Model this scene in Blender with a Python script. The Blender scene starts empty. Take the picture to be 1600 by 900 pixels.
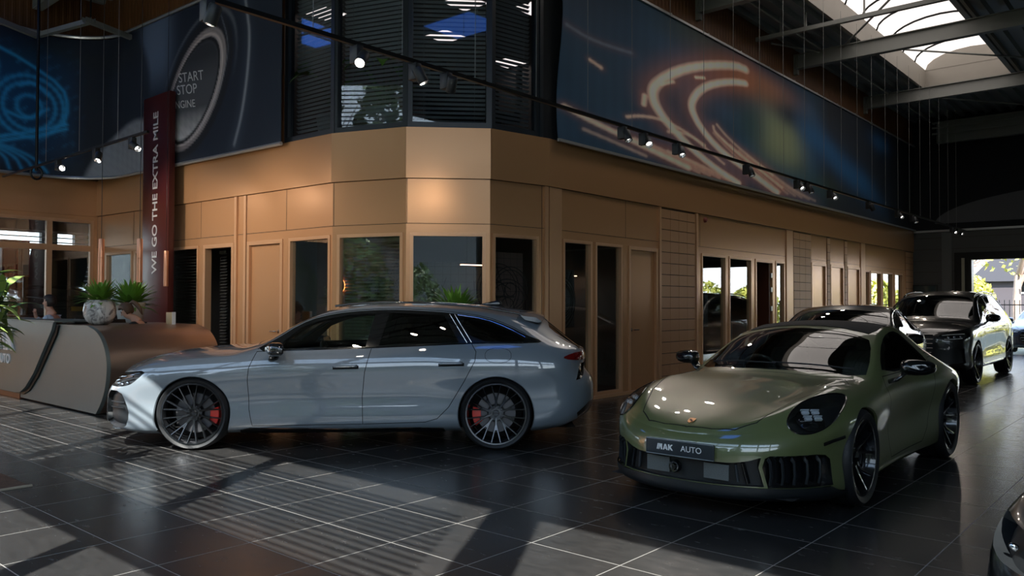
import bpy, bmesh, math, random
import numpy as np
from mathutils import Vector, Matrix
from mathutils.geometry import delaunay_2d_cdt
PI = math.pi
random.seed(7)
COL = bpy.context.scene.collection
SC = bpy.context.scene

# ---------------------------------------------------------------- camera
CAMH = 1.4276
YAW, PITCH, ROLL, FPX = math.radians(41.139), math.radians(1.1604), math.radians(0.1496), 1248.05
def cam_basis():
    cy, sy, cp, sp = math.cos(YAW), math.sin(YAW), math.cos(PITCH), math.sin(PITCH)
    F = Vector((cy*cp, sy*cp, sp)); R = Vector((sy, -cy, 0)); U = R.cross(F)
    cr, sr = math.cos(ROLL), math.sin(ROLL)
    return F, cr*R + sr*U, -sr*R + cr*U
F_, R_, U_ = cam_basis()
cam_data = bpy.data.cameras.new('camera')
cam_data.sensor_width = 36.0
cam_data.lens = 36.0*FPX/1600.0
cam_data.clip_end = 300
cam = bpy.data.objects.new('camera', cam_data)
COL.objects.link(cam)
cam.matrix_world = Matrix(((R_.x, U_.x, -F_.x, 0), (R_.y, U_.y, -F_.y, 0), (R_.z, U_.z, -F_.z, CAMH), (0, 0, 0, 1)))
SC.camera = cam
SC.view_settings.view_transform = 'Standard'
SC.view_settings.look = 'None'
SC.view_settings.exposure = 0.0
SC.view_settings.gamma = 1.0
SC.view_settings.use_curve_mapping = False
SC.cycles.caustics_reflective = False

# ---------------------------------------------------------------- sky, sun, daylight through the glazing
world = bpy.data.worlds.new('sky'); SC.world = world
world.use_nodes = True
wn, wl = world.node_tree.nodes, world.node_tree.links
wn.clear()
w_out = wn.new('ShaderNodeOutputWorld'); w_bg = wn.new('ShaderNodeBackground')
w_tc = wn.new('ShaderNodeTexCoord'); w_sep = wn.new('ShaderNodeSeparateXYZ'); w_ramp = wn.new('ShaderNodeValToRGB')
wl.new(w_tc.outputs['Generated'], w_sep.inputs[0]); wl.new(w_sep.outputs['Z'], w_ramp.inputs[0])
w_ramp.color_ramp.elements[0].position = 0.0; w_ramp.color_ramp.elements[0].color = (0.88, 0.93, 1.0, 1)
w_ramp.color_ramp.elements[1].position = 0.6; w_ramp.color_ramp.elements[1].color = (0.50, 0.68, 1.0, 1)
wl.new(w_ramp.outputs[0], w_bg.inputs['Color']); w_bg.inputs['Strength'].default_value = 5.4
wl.new(w_bg.outputs[0], w_out.inputs[0])

SUN_AZ = math.radians(31.5)      # direction in which the light travels, seen from above
SUN_EL = math.radians(45.0)
sun_d = bpy.data.lights.new('sun', 'SUN'); sun_d.energy = 23.0; sun_d.angle = math.radians(0.32); sun_d.color = (1.0, 0.93, 0.88)
sun = bpy.data.objects.new('sun', sun_d); COL.objects.link(sun)
sdir = Vector((math.cos(SUN_AZ)*math.cos(SUN_EL), math.sin(SUN_AZ)*math.cos(SUN_EL), -math.sin(SUN_EL)))
sun.rotation_euler = sdir.to_track_quat('-Z', 'Y').to_euler()

def portal(name, loc, direction, sx, sy):
    d = bpy.data.lights.new(name, 'AREA'); d.shape = 'RECTANGLE'; d.size = sx; d.size_y = sy; d.cycles.is_portal = True
    o = bpy.data.objects.new(name, d); COL.objects.link(o); o.location = loc; o.rotation_euler = Vector(direction).to_track_quat('-Z', 'Z').to_euler(); return o
portal('street_front_daylight', (-1.42, 3.5, 3.45), (1, 0, 0), 25.0, 6.6)
portal('gate_daylight', (27.0, 2.5, 1.4), (-1, 0, 0), 5.9, 2.8)
portal('garden_daylight', (22.3, -8.95, 1.8), (0, 1, 0), 9.6, 1.9)
def area_light(name, loc, direction, sx, sy, energy, color):
    d = bpy.data.lights.new(name, 'AREA'); d.shape = 'RECTANGLE'; d.size = sx; d.size_y = sy
    d.energy = energy; d.color = color
    o = bpy.data.objects.new(name, d); COL.objects.link(o); o.location = loc
    o.rotation_euler = Vector(direction).to_track_quat('-Z', 'Y').to_euler()
    return o

# ---------------------------------------------------------------- helpers
def put(o, label=None, cat=None, group=None, kind=None):
    if label: o['label'] = label
    if cat: o['category'] = cat
    if group: o['group'] = group
    if kind: o['kind'] = kind
    return o
def empty(name, loc=(0, 0, 0), rz=0, label=None, cat=None, group=None, kind=None):
    o = bpy.data.objects.new(name, None); COL.objects.link(o); o.location = loc; o.rotation_euler = (0, 0, rz)
    o.empty_display_size = 0.1
    return put(o, label, cat, group, kind)
def mesh_obj(name, verts, faces, mats, parent=None, smooth=False, fmat=None, normals=None):
    me = bpy.data.meshes.new(name)
    me.from_pydata([tuple(map(float, v)) for v in verts], [], [tuple(map(int, f)) for f in faces])
    for m in (mats if isinstance(mats, (list, tuple)) else [mats]): me.materials.append(m)
    if fmat is not None: me.polygons.foreach_set('material_index', np.asarray(fmat, dtype=np.int32))
    if smooth: me.polygons.foreach_set('use_smooth', [True]*len(me.polygons))
    me.update()
    if normals is not None: me.normals_split_custom_set_from_vertices([tuple(map(float, n)) for n in normals])
    o = bpy.data.objects.new(name, me); COL.objects.link(o)
    if parent: o.parent = parent
    return o
def bm_obj(name, bm, mats, parent=None, smooth=False, angle=None):
    me = bpy.data.meshes.new(name); bm.normal_update(); bm.to_mesh(me); bm.free()
    for m in (mats if isinstance(mats, (list, tuple)) else [mats]): me.materials.append(m)
    if smooth or angle:
        me.polygons.foreach_set('use_smooth', [True]*len(me.polygons))
        if angle: me.set_sharp_from_angle(angle=math.radians(angle))
    o = bpy.data.objects.new(name, me); COL.objects.link(o)
    if parent: o.parent = parent
    return o
def box(bm, x0, x1, y0, y1, z0, z1, M=None, mi=0):
    vs = [Vector((x, y, z)) for x in (x0, x1) for y in (y0, y1) for z in (z0, z1)]
    if M is not None: vs = [M @ v for v in vs]
    v = [bm.verts.new(p) for p in vs]
    for f in ((0, 1, 3, 2), (4, 6, 7, 5), (0, 4, 5, 1), (2, 3, 7, 6), (0, 2, 6, 4), (1, 5, 7, 3)):
        fa = bm.faces.new([v[i] for i in f]); fa.material_index = mi
    return v
def bbox_obj(name, x0, x1, y0, y1, z0, z1, mat, parent=None, bevel=0.0, M=None):
    bm = bmesh.new(); box(bm, min(x0, x1), max(x0, x1), min(y0, y1), max(y0, y1), min(z0, z1), max(z0, z1), M)
    if bevel: bmesh.ops.bevel(bm, geom=bm.edges[:], offset=bevel, segments=2, profile=0.5, affect='EDGES')
    bmesh.ops.recalc_face_normals(bm, faces=bm.faces[:])
    return bm_obj(name, bm, mat, parent, angle=35 if bevel else None)
def lathe(bm, prof, seg=32, M=None, mi=0, a0=0, a1=2*PI):
    """prof: list of (r, z) turned about local z"""
    full = abs(a1-a0-2*PI) < 1e-6
    n = seg if full else seg+1
    rows = []
    for r, z in prof:
        if r < 1e-6:
            p = Vector((0, 0, z)); rows.append([bm.verts.new(M @ p if M else p)])
        else:
            row = []
            for i in range(n):
                a = a0+(a1-a0)*i/seg
                p = Vector((r*math.cos(a), r*math.sin(a), z)); row.append(bm.verts.new(M @ p if M else p))
            rows.append(row)
    for a, b in zip(rows[:-1], rows[1:]):
        for i in range(seg):
            j = (i+1) % n if full else i+1
            if len(a) == 1 and len(b) == 1: continue
            if len(a) == 1: f = [a[0], b[j], b[i]]
            elif len(b) == 1: f = [a[i], a[j], b[0]]
            else: f = [a[i], a[j], b[j], b[i]]
            try: bm.faces.new(f).material_index = mi
            except ValueError: pass
def tube(bm, pts, r, seg=8, caps=True, mi=0, closed=False, flat=None):
    """sweep a circle (or ellipse, flat=(rx, rz)) along pts; r may be a list"""
    pts = [Vector(p) for p in pts]; n = len(pts)
    rs = r if isinstance(r, (list, tuple)) else [r]*n
    rings = []; up = None
    for i, p in enumerate(pts):
        if closed: t = pts[(i+1) % n]-pts[i-1]
        else: t = pts[min(i+1, n-1)]-pts[max(i-1, 0)]
        t.normalize()
        if up is None:
            up = Vector((0, 0, 1)) if abs(t.z) < 0.9 else Vector((1, 0, 0))
        a = t.cross(up)
        if a.length < 1e-4: a = t.cross(Vector((0, 1, 0)))
        a.normalize(); up2 = a.cross(t).normalized(); up = up2
        ring = []
        for k in range(seg):
            an = 2*PI*k/seg
            if flat: off = a*math.cos(an)*flat[0]+up2*math.sin(an)*flat[1]
            else: off = (a*math.cos(an)+up2*math.sin(an))*rs[i]
            ring.append(bm.verts.new(p+off))
        rings.append(ring)
    m = n if closed else n-1
    for i in range(m):
        A, B = rings[i], rings[(i+1) % n]
        for k in range(seg):
            bm.faces.new([A[k], A[(k+1) % seg], B[(k+1) % seg], B[k]]).material_index = mi
    if caps and not closed:
        bm.faces.new(list(reversed(rings[0]))).material_index = mi; bm.faces.new(rings[-1]).material_index = mi
def tube_obj(name, pts, r, mat, parent=None, seg=8, closed=False, flat=None):
    bm = bmesh.new(); tube(bm, pts, r, seg, closed=closed, flat=flat)
    bmesh.ops.recalc_face_normals(bm, faces=bm.faces[:])
    return bm_obj(name, bm, mat, parent, angle=50)
def prism(bm, poly, h0, h1, M=None, mi=0):
    """poly in local xy, extruded z h0..h1"""
    a = [bm.verts.new((M @ Vector((x, y, h0))) if M else (x, y, h0)) for x, y in poly]
    b = [bm.verts.new((M @ Vector((x, y, h1))) if M else (x, y, h1)) for x, y in poly]
    n = len(poly)
    bm.faces.new(list(reversed(a))).material_index = mi; bm.faces.new(b).material_index = mi
    for i in range(n): bm.faces.new([a[i], a[(i+1) % n], b[(i+1) % n], b[i]]).material_index = mi

def mat(name, color, rough=0.5, metal=0.0, coat=0.0, coat_rough=0.03, emit=None, estr=0.0, spec=0.5, noise=None, bump=None, alpha=None, trans=0.0, ior=1.45):
    m = bpy.data.materials.new(name); m.use_nodes = True
    nt = m.node_tree; b = nt.nodes['Principled BSDF']
    b.inputs['Base Color'].default_value = (*color, 1); b.inputs['Roughness'].default_value = rough
    b.inputs['Metallic'].default_value = metal; b.inputs['Coat Weight'].default_value = coat
    b.inputs['Coat Roughness'].default_value = coat_rough; b.inputs['Specular IOR Level'].default_value = spec
    b.inputs['IOR'].default_value = ior
    b.inputs['Transmission Weight'].default_value = trans
    if emit: b.inputs['Emission Color'].default_value = (*emit, 1); b.inputs['Emission Strength'].default_value = estr
    if noise:   # (scale, amount, detail)
        tc = nt.nodes.new('ShaderNodeTexCoord'); nz = nt.nodes.new('ShaderNodeTexNoise'); nz.inputs['Scale'].default_value = noise[0]
        nz.inputs['Detail'].default_value = noise[2] if len(noise) > 2 else 4
        mx = nt.nodes.new('ShaderNodeMix'); mx.data_type = 'RGBA'
        mx.inputs['A'].default_value = (*[c*(1-noise[1]) for c in color], 1); mx.inputs['B'].default_value = (*[min(1, c*(1+noise[1])) for c in color], 1)
        nt.links.new(tc.outputs['Object'], nz.inputs['Vector']); nt.links.new(nz.outputs['Fac'], mx.inputs['Factor']); nt.links.new(mx.outputs['Result'], b.inputs['Base Color'])
    if bump:    # (scale, strength)
        tc = nt.nodes.new('ShaderNodeTexCoord'); nz = nt.nodes.new('ShaderNodeTexNoise'); nz.inputs['Scale'].default_value = bump[0]
        bp = nt.nodes.new('ShaderNodeBump'); bp.inputs['Strength'].default_value = bump[1]; bp.inputs['Distance'].default_value = 0.01
        nt.links.new(tc.outputs['Object'], nz.inputs['Vector']); nt.links.new(nz.outputs['Fac'], bp.inputs['Height']); nt.links.new(bp.outputs[0], b.inputs['Normal'])
    return m
def glass_mat(name, tint, rough=0.0, extra=0.0, ior=1.5):
    """thin pane: tinted see-through plus mirror by angle, opaque share 'extra' """
    m = bpy.data.materials.new(name); m.use_nodes = True; nt = m.node_tree; nt.nodes.clear()
    out = nt.nodes.new('ShaderNodeOutputMaterial'); tr = nt.nodes.new('ShaderNodeBsdfTransparent'); gl = nt.nodes.new('ShaderNodeBsdfGlossy')
    tr.inputs[0].default_value = (*tint, 1); gl.inputs['Roughness'].default_value = rough; gl.inputs[0].default_value = (1, 1, 1, 1)
    fr = nt.nodes.new('ShaderNodeFresnel'); fr.inputs[0].default_value = ior
    ma = nt.nodes.new('ShaderNodeMath'); ma.operation = 'ADD'; ma.inputs[1].default_value = extra; ma.use_clamp = True
    mx = nt.nodes.new('ShaderNodeMixShader')
    # the fresnel node inverts its ior on back faces; feed a geometry-independent facing value instead
    lw = nt.nodes.new('ShaderNodeLayerWeight'); lw.inputs[0].default_value = 0.5
    pw = nt.nodes.new('ShaderNodeMath'); pw.operation = 'POWER'; pw.inputs[1].default_value = 4.0
    ml = nt.nodes.new('ShaderNodeMath'); ml.operation = 'MULTIPLY_ADD'; ml.inputs[1].default_value = 0.9; ml.inputs[2].default_value = 0.08+extra; ml.use_clamp = True
    nt.links.new(lw.outputs['Facing'], pw.inputs[0]); nt.links.new(pw.outputs[0], ml.inputs[0]); nt.links.new(ml.outputs[0], mx.inputs[0])
    nt.links.new(tr.outputs[0], mx.inputs[1]); nt.links.new(gl.outputs[0], mx.inputs[2]); nt.links.new(mx.outputs[0], out.inputs[0])
    nt.nodes.remove(fr); nt.nodes.remove(ma)
    return m
def text_mesh(name, txt, size, M, material, parent=None, extrude=0.002, align='CENTER', sx=1.0, offset=0.0, spacing=1.0, shear=0.0):
    cu = bpy.data.curves.new(name, 'FONT'); cu.body = txt; cu.size = size; cu.extrude = extrude; cu.align_x = align; cu.align_y = 'CENTER'
    cu.offset = offset; cu.space_character = spacing; cu.shear = shear
    tmp = bpy.data.objects.new(name, cu); COL.objects.link(tmp)
    dg = bpy.context.evaluated_depsgraph_get(); dg.update()
    me = bpy.data.meshes.new_from_object(tmp.evaluated_get(dg)); me.name = name
    bpy.data.objects.remove(tmp); bpy.data.curves.remove(cu)
    me.transform(Matrix.Diagonal((sx, 1, 1, 1))); me.transform(M)
    me.materials.clear(); me.materials.append(material)
    o = bpy.data.objects.new(name, me); COL.objects.link(o)
    if parent: o.parent = parent
    return o
def copy_tree(o, parent=None):
    c = o.copy(); COL.objects.link(c); c.parent = parent
    for ch in list(o.children): copy_tree(ch, c)
    return c
def frame_M(origin, xdir, ydir):
    x = Vector(xdir).normalized(); y = Vector(ydir).normalized(); z = x.cross(y).normalized()
    return Matrix(((x.x, y.x, z.x, origin[0]), (x.y, y.y, z.y, origin[1]), (x.z, y.z, z.z, origin[2]), (0, 0, 0, 1)))

# ---------------------------------------------------------------- car body builder
def sm(pts, x, sig=0.06):
    """smoothed piecewise curve through pts evaluated at x"""
    pts = np.array(pts, float); lo, hi = pts[0, 0]-0.6, pts[-1, 0]+0.6; g = np.arange(lo, hi, 0.01)
    # linear extrapolation keeps the ends where they are put
    y = np.interp(g, pts[:, 0], pts[:, 1])
    s0 = (pts[1, 1]-pts[0, 1])/(pts[1, 0]-pts[0, 0]); s1 = (pts[-1, 1]-pts[-2, 1])/(pts[-1, 0]-pts[-2, 0])
    y = np.where(g < pts[0, 0], pts[0, 1]+s0*(g-pts[0, 0]), y); y = np.where(g > pts[-1, 0], pts[-1, 1]+s1*(g-pts[-1, 0]), y)
    k = np.arange(-int(3*sig/0.01), int(3*sig/0.01)+1)*0.01; w = np.exp(-0.5*(k/sig)**2); w /= w.sum()
    yp = np.pad(y, len(k)//2, mode='reflect', reflect_type='odd'); y = np.convolve(yp, w, 'valid')
    return np.interp(x, g, y)
def sstep(t): t = np.clip(t, 0, 1); return t*t*(3-2*t)
def in_poly(px, py, poly):
    poly = np.asarray(poly); n = len(poly); c = np.zeros(px.shape, bool); j = n-1
    for i in range(n):
        xi, yi = poly[i]; xj, yj = poly[j]
        if yi != yj:
            c ^= ((yi > py) != (yj > py)) & (px < (xj-xi)*(py-yi)/(yj-yi)+xi)
        j = i
    return c
def dist_poly(px, py, pts):
    d = np.full(px.shape, 1e9)
    for a, b in zip(pts[:-1], pts[1:]):
        a = np.array(a); b = np.array(b); ab = b-a; L = ab@ab+1e-12
        t = np.clip(((px-a[0])*ab[0]+(py-a[1])*ab[1])/L, 0, 1)
        d = np.minimum(d, np.hypot(px-a[0]-t*ab[0], py-a[1]-t*ab[1]))
    return d
def densify(pts, step, closed):
    out = []; pts = [np.array(p, float) for p in pts]; m = len(pts) if closed else len(pts)-1
    for i in range(m):
        a, b = pts[i], pts[(i+1) % len(pts)]; n = max(1, int(np.linalg.norm(b-a)/step))
        for k in range(n): out.append(a+(b-a)*k/n)
    if not closed: out.append(pts[-1])
    return out
def smooth_pts(pts, closed=True, it=2):
    """Chaikin corner cutting"""
    for _ in range(it):
        q = []; n = len(pts); m = n if closed else n-1
        if not closed: q.append(pts[0])
        for i in range(m):
            a, b = np.array(pts[i], float), np.array(pts[(i+1) % n], float)
            q += [tuple(a*0.75+b*0.25), tuple(a*0.25+b*0.75)]
        if not closed: q.append(pts[-1])
        pts = q
    return pts
def arc_pts(cx, cz, r, a0, a1, n=24, rx=None):
    return [(cx+(rx or r)*math.cos(math.radians(a0+(a1-a0)*i/n)), cz+r*math.sin(math.radians(a0+(a1-a0)*i/n))) for i in range(n+1)]
AX = {'side': (0, 2), 'front': (1, 2), 'rear': (1, 2), 'top': (0, 1)}

class CarSkin:
    def __init__(s, P):
        s.P = P
        xf, xr, Lf, Lr = P['xf'], P['xr'], P['Lf'], P['Lr']; pf, prr = P.get('pf', 2.5), P.get('pr', 2.8)
        # plan curve of the widest ring, resampled by arc length
        ph = np.linspace(0, PI/2, 400)
        tF = 1-np.cos(ph)**(2/pf); nF = np.sin(ph)**(2/pf)
        tR = 1-np.cos(ph)**(2/prr); nR = np.sin(ph)**(2/prr)
        X = np.concatenate([xf+Lf*tF, np.linspace(xf+Lf, xr-Lr, 400)[1:-1], (xr-Lr*tR)[::-1]])
        N = np.concatenate([nF, np.ones(398), nR[::-1]])
        W = sm(P['W'], X, 0.15); Y = W*N
        ds = np.hypot(np.diff(X), np.diff(Y)); a = np.concatenate([[0], np.cumsum(ds)])
        nu = int(a[-1]/0.012); ua = np.linspace(0, a[-1], nu)
        X = np.interp(ua, a, X); Y = np.interp(ua, a, Y); N = np.interp(ua, a, N)
        N[0] = N[-1] = 0; Y[0] = Y[-1] = 0
        s.Lu = a[-1]; s.nu = nu
        wF = 1-sstep((X-xf)/(Lf*P.get('wf', 1.0))); wR = 1-sstep((xr-X)/(Lr*P.get('wr', 1.0)))
        zb = sm(P['zb'], X, 0.08); zS = sm(P['zS'], X, P.get('sS', 0.12)); Ws = sm(P['W'], X, 0.15)
        rings = []
        # side rings: (h, inset mid, inset front, inset rear, dxf, dxr)
        fr = 1-sstep((X-P['bx'][0])/(P['bx'][1]-P['bx'][0])); rr = sstep((X-P['bx'][2])/(P['bx'][3]-P['bx'][2]))
        for (h, im, if_, ir, dxf, dxr) in P['side']:
            ins = im*(1-fr)*(1-rr)+if_*fr+ir*rr
            z = zb+(zS-zb)*h
            w = Ws-ins
            for (xw, zw, sx_, sz_, am) in P.get('flare', []):
                w = w+am*np.exp(-((X-xw)/sx_)**4-((z-zw)/sz_)**2)
            rings.append(np.stack([X+dxf*wF+dxr*wR, w*N, z], 1))
        S = rings[-1]; xs, ys = S[:, 0], S[:, 1]
        s.vS = len(rings)-1
        zc = sm(P['zc'], xs, P.get('sc', 0.07))
        zR = sm(P['zR'], xs, P.get('sR', 0.08)); yR = sm(P['yR'], xs, 0.12)
        b = sstep((xs-P['cowl'][0])/(P['cowl'][1]-P['cowl'][0]))*(1-sstep((xs-P['tail'][0])/(P['tail'][1]-P['tail'][0])))
        # bonnet / tail shape
        he = P.get('hexp', 2.4); fe = 1-sstep((xs-xf)/0.5)
        zS_ = S[:, 2]
        endf = np.minimum(1, N*1.0)
        # the centre line must meet the shoulder ring at both poles
        zc2 = zS_+(zc-zS_)*sstep(np.minimum(1, N/0.38))
        def hood(k):
            hx = P.get('hump')
            z = zS_+(zc2-zS_)*(1-k**he)
            if hx is not None: z = z+hx(xs, k*ys, k)*np.minimum(1, N/0.6)
            return z
        s.zc2 = zc2
        for q in (0.10, 0.40, 0.70, 0.92):       # side glass
            kf = 1-q*0.22
            yg = ys+(yR-ys)*q+P.get('gbulge', 0.02)*4*q*(1-q); zg = zS_+(zR-zS_)*q
            rings.append(np.stack([xs, yg*b+(1-b)*ys*kf, zg*b+(1-b)*hood(kf)], 1))
        kf = 0.76
        rings.append(np.stack([xs, yR*b+(1-b)*ys*kf, zR*b+(1-b)*hood(kf)], 1)); s.vR = len(rings)-1
        ce = P.get('cexp', 2.3)
        for k in (0.95, 0.82, 0.62, 0.42, 0.2, 0.0):
            yt = yR*k; zt = zR+(zc-zR)*(1-k**ce); kk = kf*k
            rings.append(np.stack([xs, yt*b+(1-b)*ys*kk, zt*b+(1-b)*hood(kk)], 1))
        R = np.stack(rings, 1)      # nu, M, 3
        M = R.shape[1]
        pre = 2*R[:, :1]-R[:, 1:2]; post = R[:, M-2:M-1]*np.array([1, -1, 1])
        E = np.concatenate([pre, R, post], 1)
        sub = 6; rows = []
        for i in range(M-1):
            for k in range(sub):
                t = k/sub; w = [(1-t)**3/6, (3*t**3-6*t**2+4)/6, (-3*t**3+3*t**2+3*t+1)/6, t**3/6]
                rows.append(sum(w[j]*E[:, i+j] for j in range(4)))
        rows.append((E[:, M-1]+4*E[:, M]+E[:, M+1])/6)
        D = np.stack(rows, 1); D[:, -1, 1] = 0; D[0, :, 1] = 0; D[-1, :, 1] = 0
        s.D = D; s.nv = D.shape[1]; s.sub = sub
        # v metric by mean arc length in mid car
        m = D[nu//2-20:nu//2+20]; dv = np.linalg.norm(np.diff(m, axis=1), axis=2).mean(0)
        dv = np.maximum(dv, 0.006); s.va = np.concatenate([[0], np.cumsum(dv)]); s.Lv = s.va[-1]
        # normals
        du = np.gradient(D, axis=0); dvv = np.gradient(D, axis=1)
        du[0, :, 0] = 0; du[0, :, 2] = 0; du[-1, :, 0] = 0; du[-1, :, 2] = 0   # mirror symmetry at both ends
        dvv[:, -1, 0] = 0; dvv[:, -1, 2] = 0; dvv[:, -1, 1] = -np.abs(dvv[:, -1, 1])-1e-9
        n = np.cross(du, dvv); ln = np.linalg.norm(n, axis=2, keepdims=True)
        n = n/np.maximum(ln, 1e-12)
        n[0, :, 1] = 0; n[-1, :, 1] = 0
        for e in (0, 1, 2):      # poles: borrow
            bad = ln[e, :, 0] < 1e-8; n[e, bad] = n[3, bad]
            bad = ln[-1-e, :, 0] < 1e-8; n[-1-e, bad] = n[-4, bad]
        n /= np.maximum(np.linalg.norm(n, axis=2, keepdims=True), 1e-9)
        if n[nu//2, s.vS*sub//2, 1] < 0: n = -n
        s.N = n
    def uv2ij(s, U, V):
        i = np.clip(np.asarray(U)/s.Lu, 0, 1)*(s.nu-1); j = np.interp(V, s.va, np.arange(s.nv)); return i, j
    def _bil(s, A, i, j):
        i0 = np.clip(i.astype(int), 0, s.nu-2); j0 = np.clip(j.astype(int), 0, s.nv-2); a = (i-i0)[..., None]; b = (j-j0)[..., None]
        return A[i0, j0]*(1-a)*(1-b)+A[i0+1, j0]*a*(1-b)+A[i0, j0+1]*(1-a)*b+A[i0+1, j0+1]*a*b
    def at(s, U, V, off=0.0):
        i, j = s.uv2ij(np.atleast_1d(U), np.atleast_1d(V)); P = s._bil(s.D, i, j); N = s._bil(s.N, i, j)
        N /= np.maximum(np.linalg.norm(N, axis=-1, keepdims=True), 1e-9)
        return P+N*off, N
    def mask(s, proj):
        D, N = s.D, s.N; j = np.arange(s.nv)[None, :]
        if proj == 'side': return (j <= (s.vR+0.8)*s.sub) & (D[..., 0] > -1e9)
        if proj == 'front': return (N[..., 0] < -0.02) & (D[..., 0] < s.P['xf']+s.P['Lf']*1.5)
        if proj == 'rear': return (N[..., 0] > 0.02) & (D[..., 0] > s.P['xr']-s.P['Lr']*1.6)
        return (j >= s.vS*s.sub-2) & (D[..., 0] > -1e9)
    def inv(s, pts, proj):
        """2-D points in a projection -> (U, V)"""
        ax = AX[proj]; mk = s.mask(proj); ii, jj = np.nonzero(mk); Q = s.D[ii, jj][:, ax]
        out = []
        for p in pts:
            p = np.array(p, float); k = np.argmin(((Q-p)**2).sum(1)); i, j = float(ii[k]), float(jj[k])
            for _ in range(6):
                i0 = min(max(int(i), 0), s.nu-2); j0 = min(max(int(j), 0), s.nv-2)
                c = s._bil(s.D, np.array([i]), np.array([j]))[0][list(ax)]
                a = (s.D[i0+1, j0]-s.D[i0, j0])[list(ax)]; b = (s.D[i0, j0+1]-s.D[i0, j0])[list(ax)]
                J = np.array([a, b]).T; r = p-c
                try: d = np.linalg.solve(J.T@J+1e-9*np.eye(2), J.T@r)
                except Exception: break
                d = np.clip(d, -2, 2); i = min(max(i+d[0], 0), s.nu-1); j = min(max(j+d[1], 0), s.nv-1)
            out.append((i/(s.nu-1)*s.Lu, float(np.interp(j, np.arange(s.nv), s.va))))
        return out
    def surf(s, p, proj, off=0.0):
        u, v = s.inv([p], proj)[0]; P, N = s.at(u, v, off); return Vector(P[0]), Vector(N[0])
    def curve(s, pts, proj, off=0.0, step=0.03, closed=False):
        q = densify(pts, step, closed); uv = np.array(s.inv(q, proj)); P, N = s.at(uv[:, 0], uv[:, 1], off); return P, N

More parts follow.
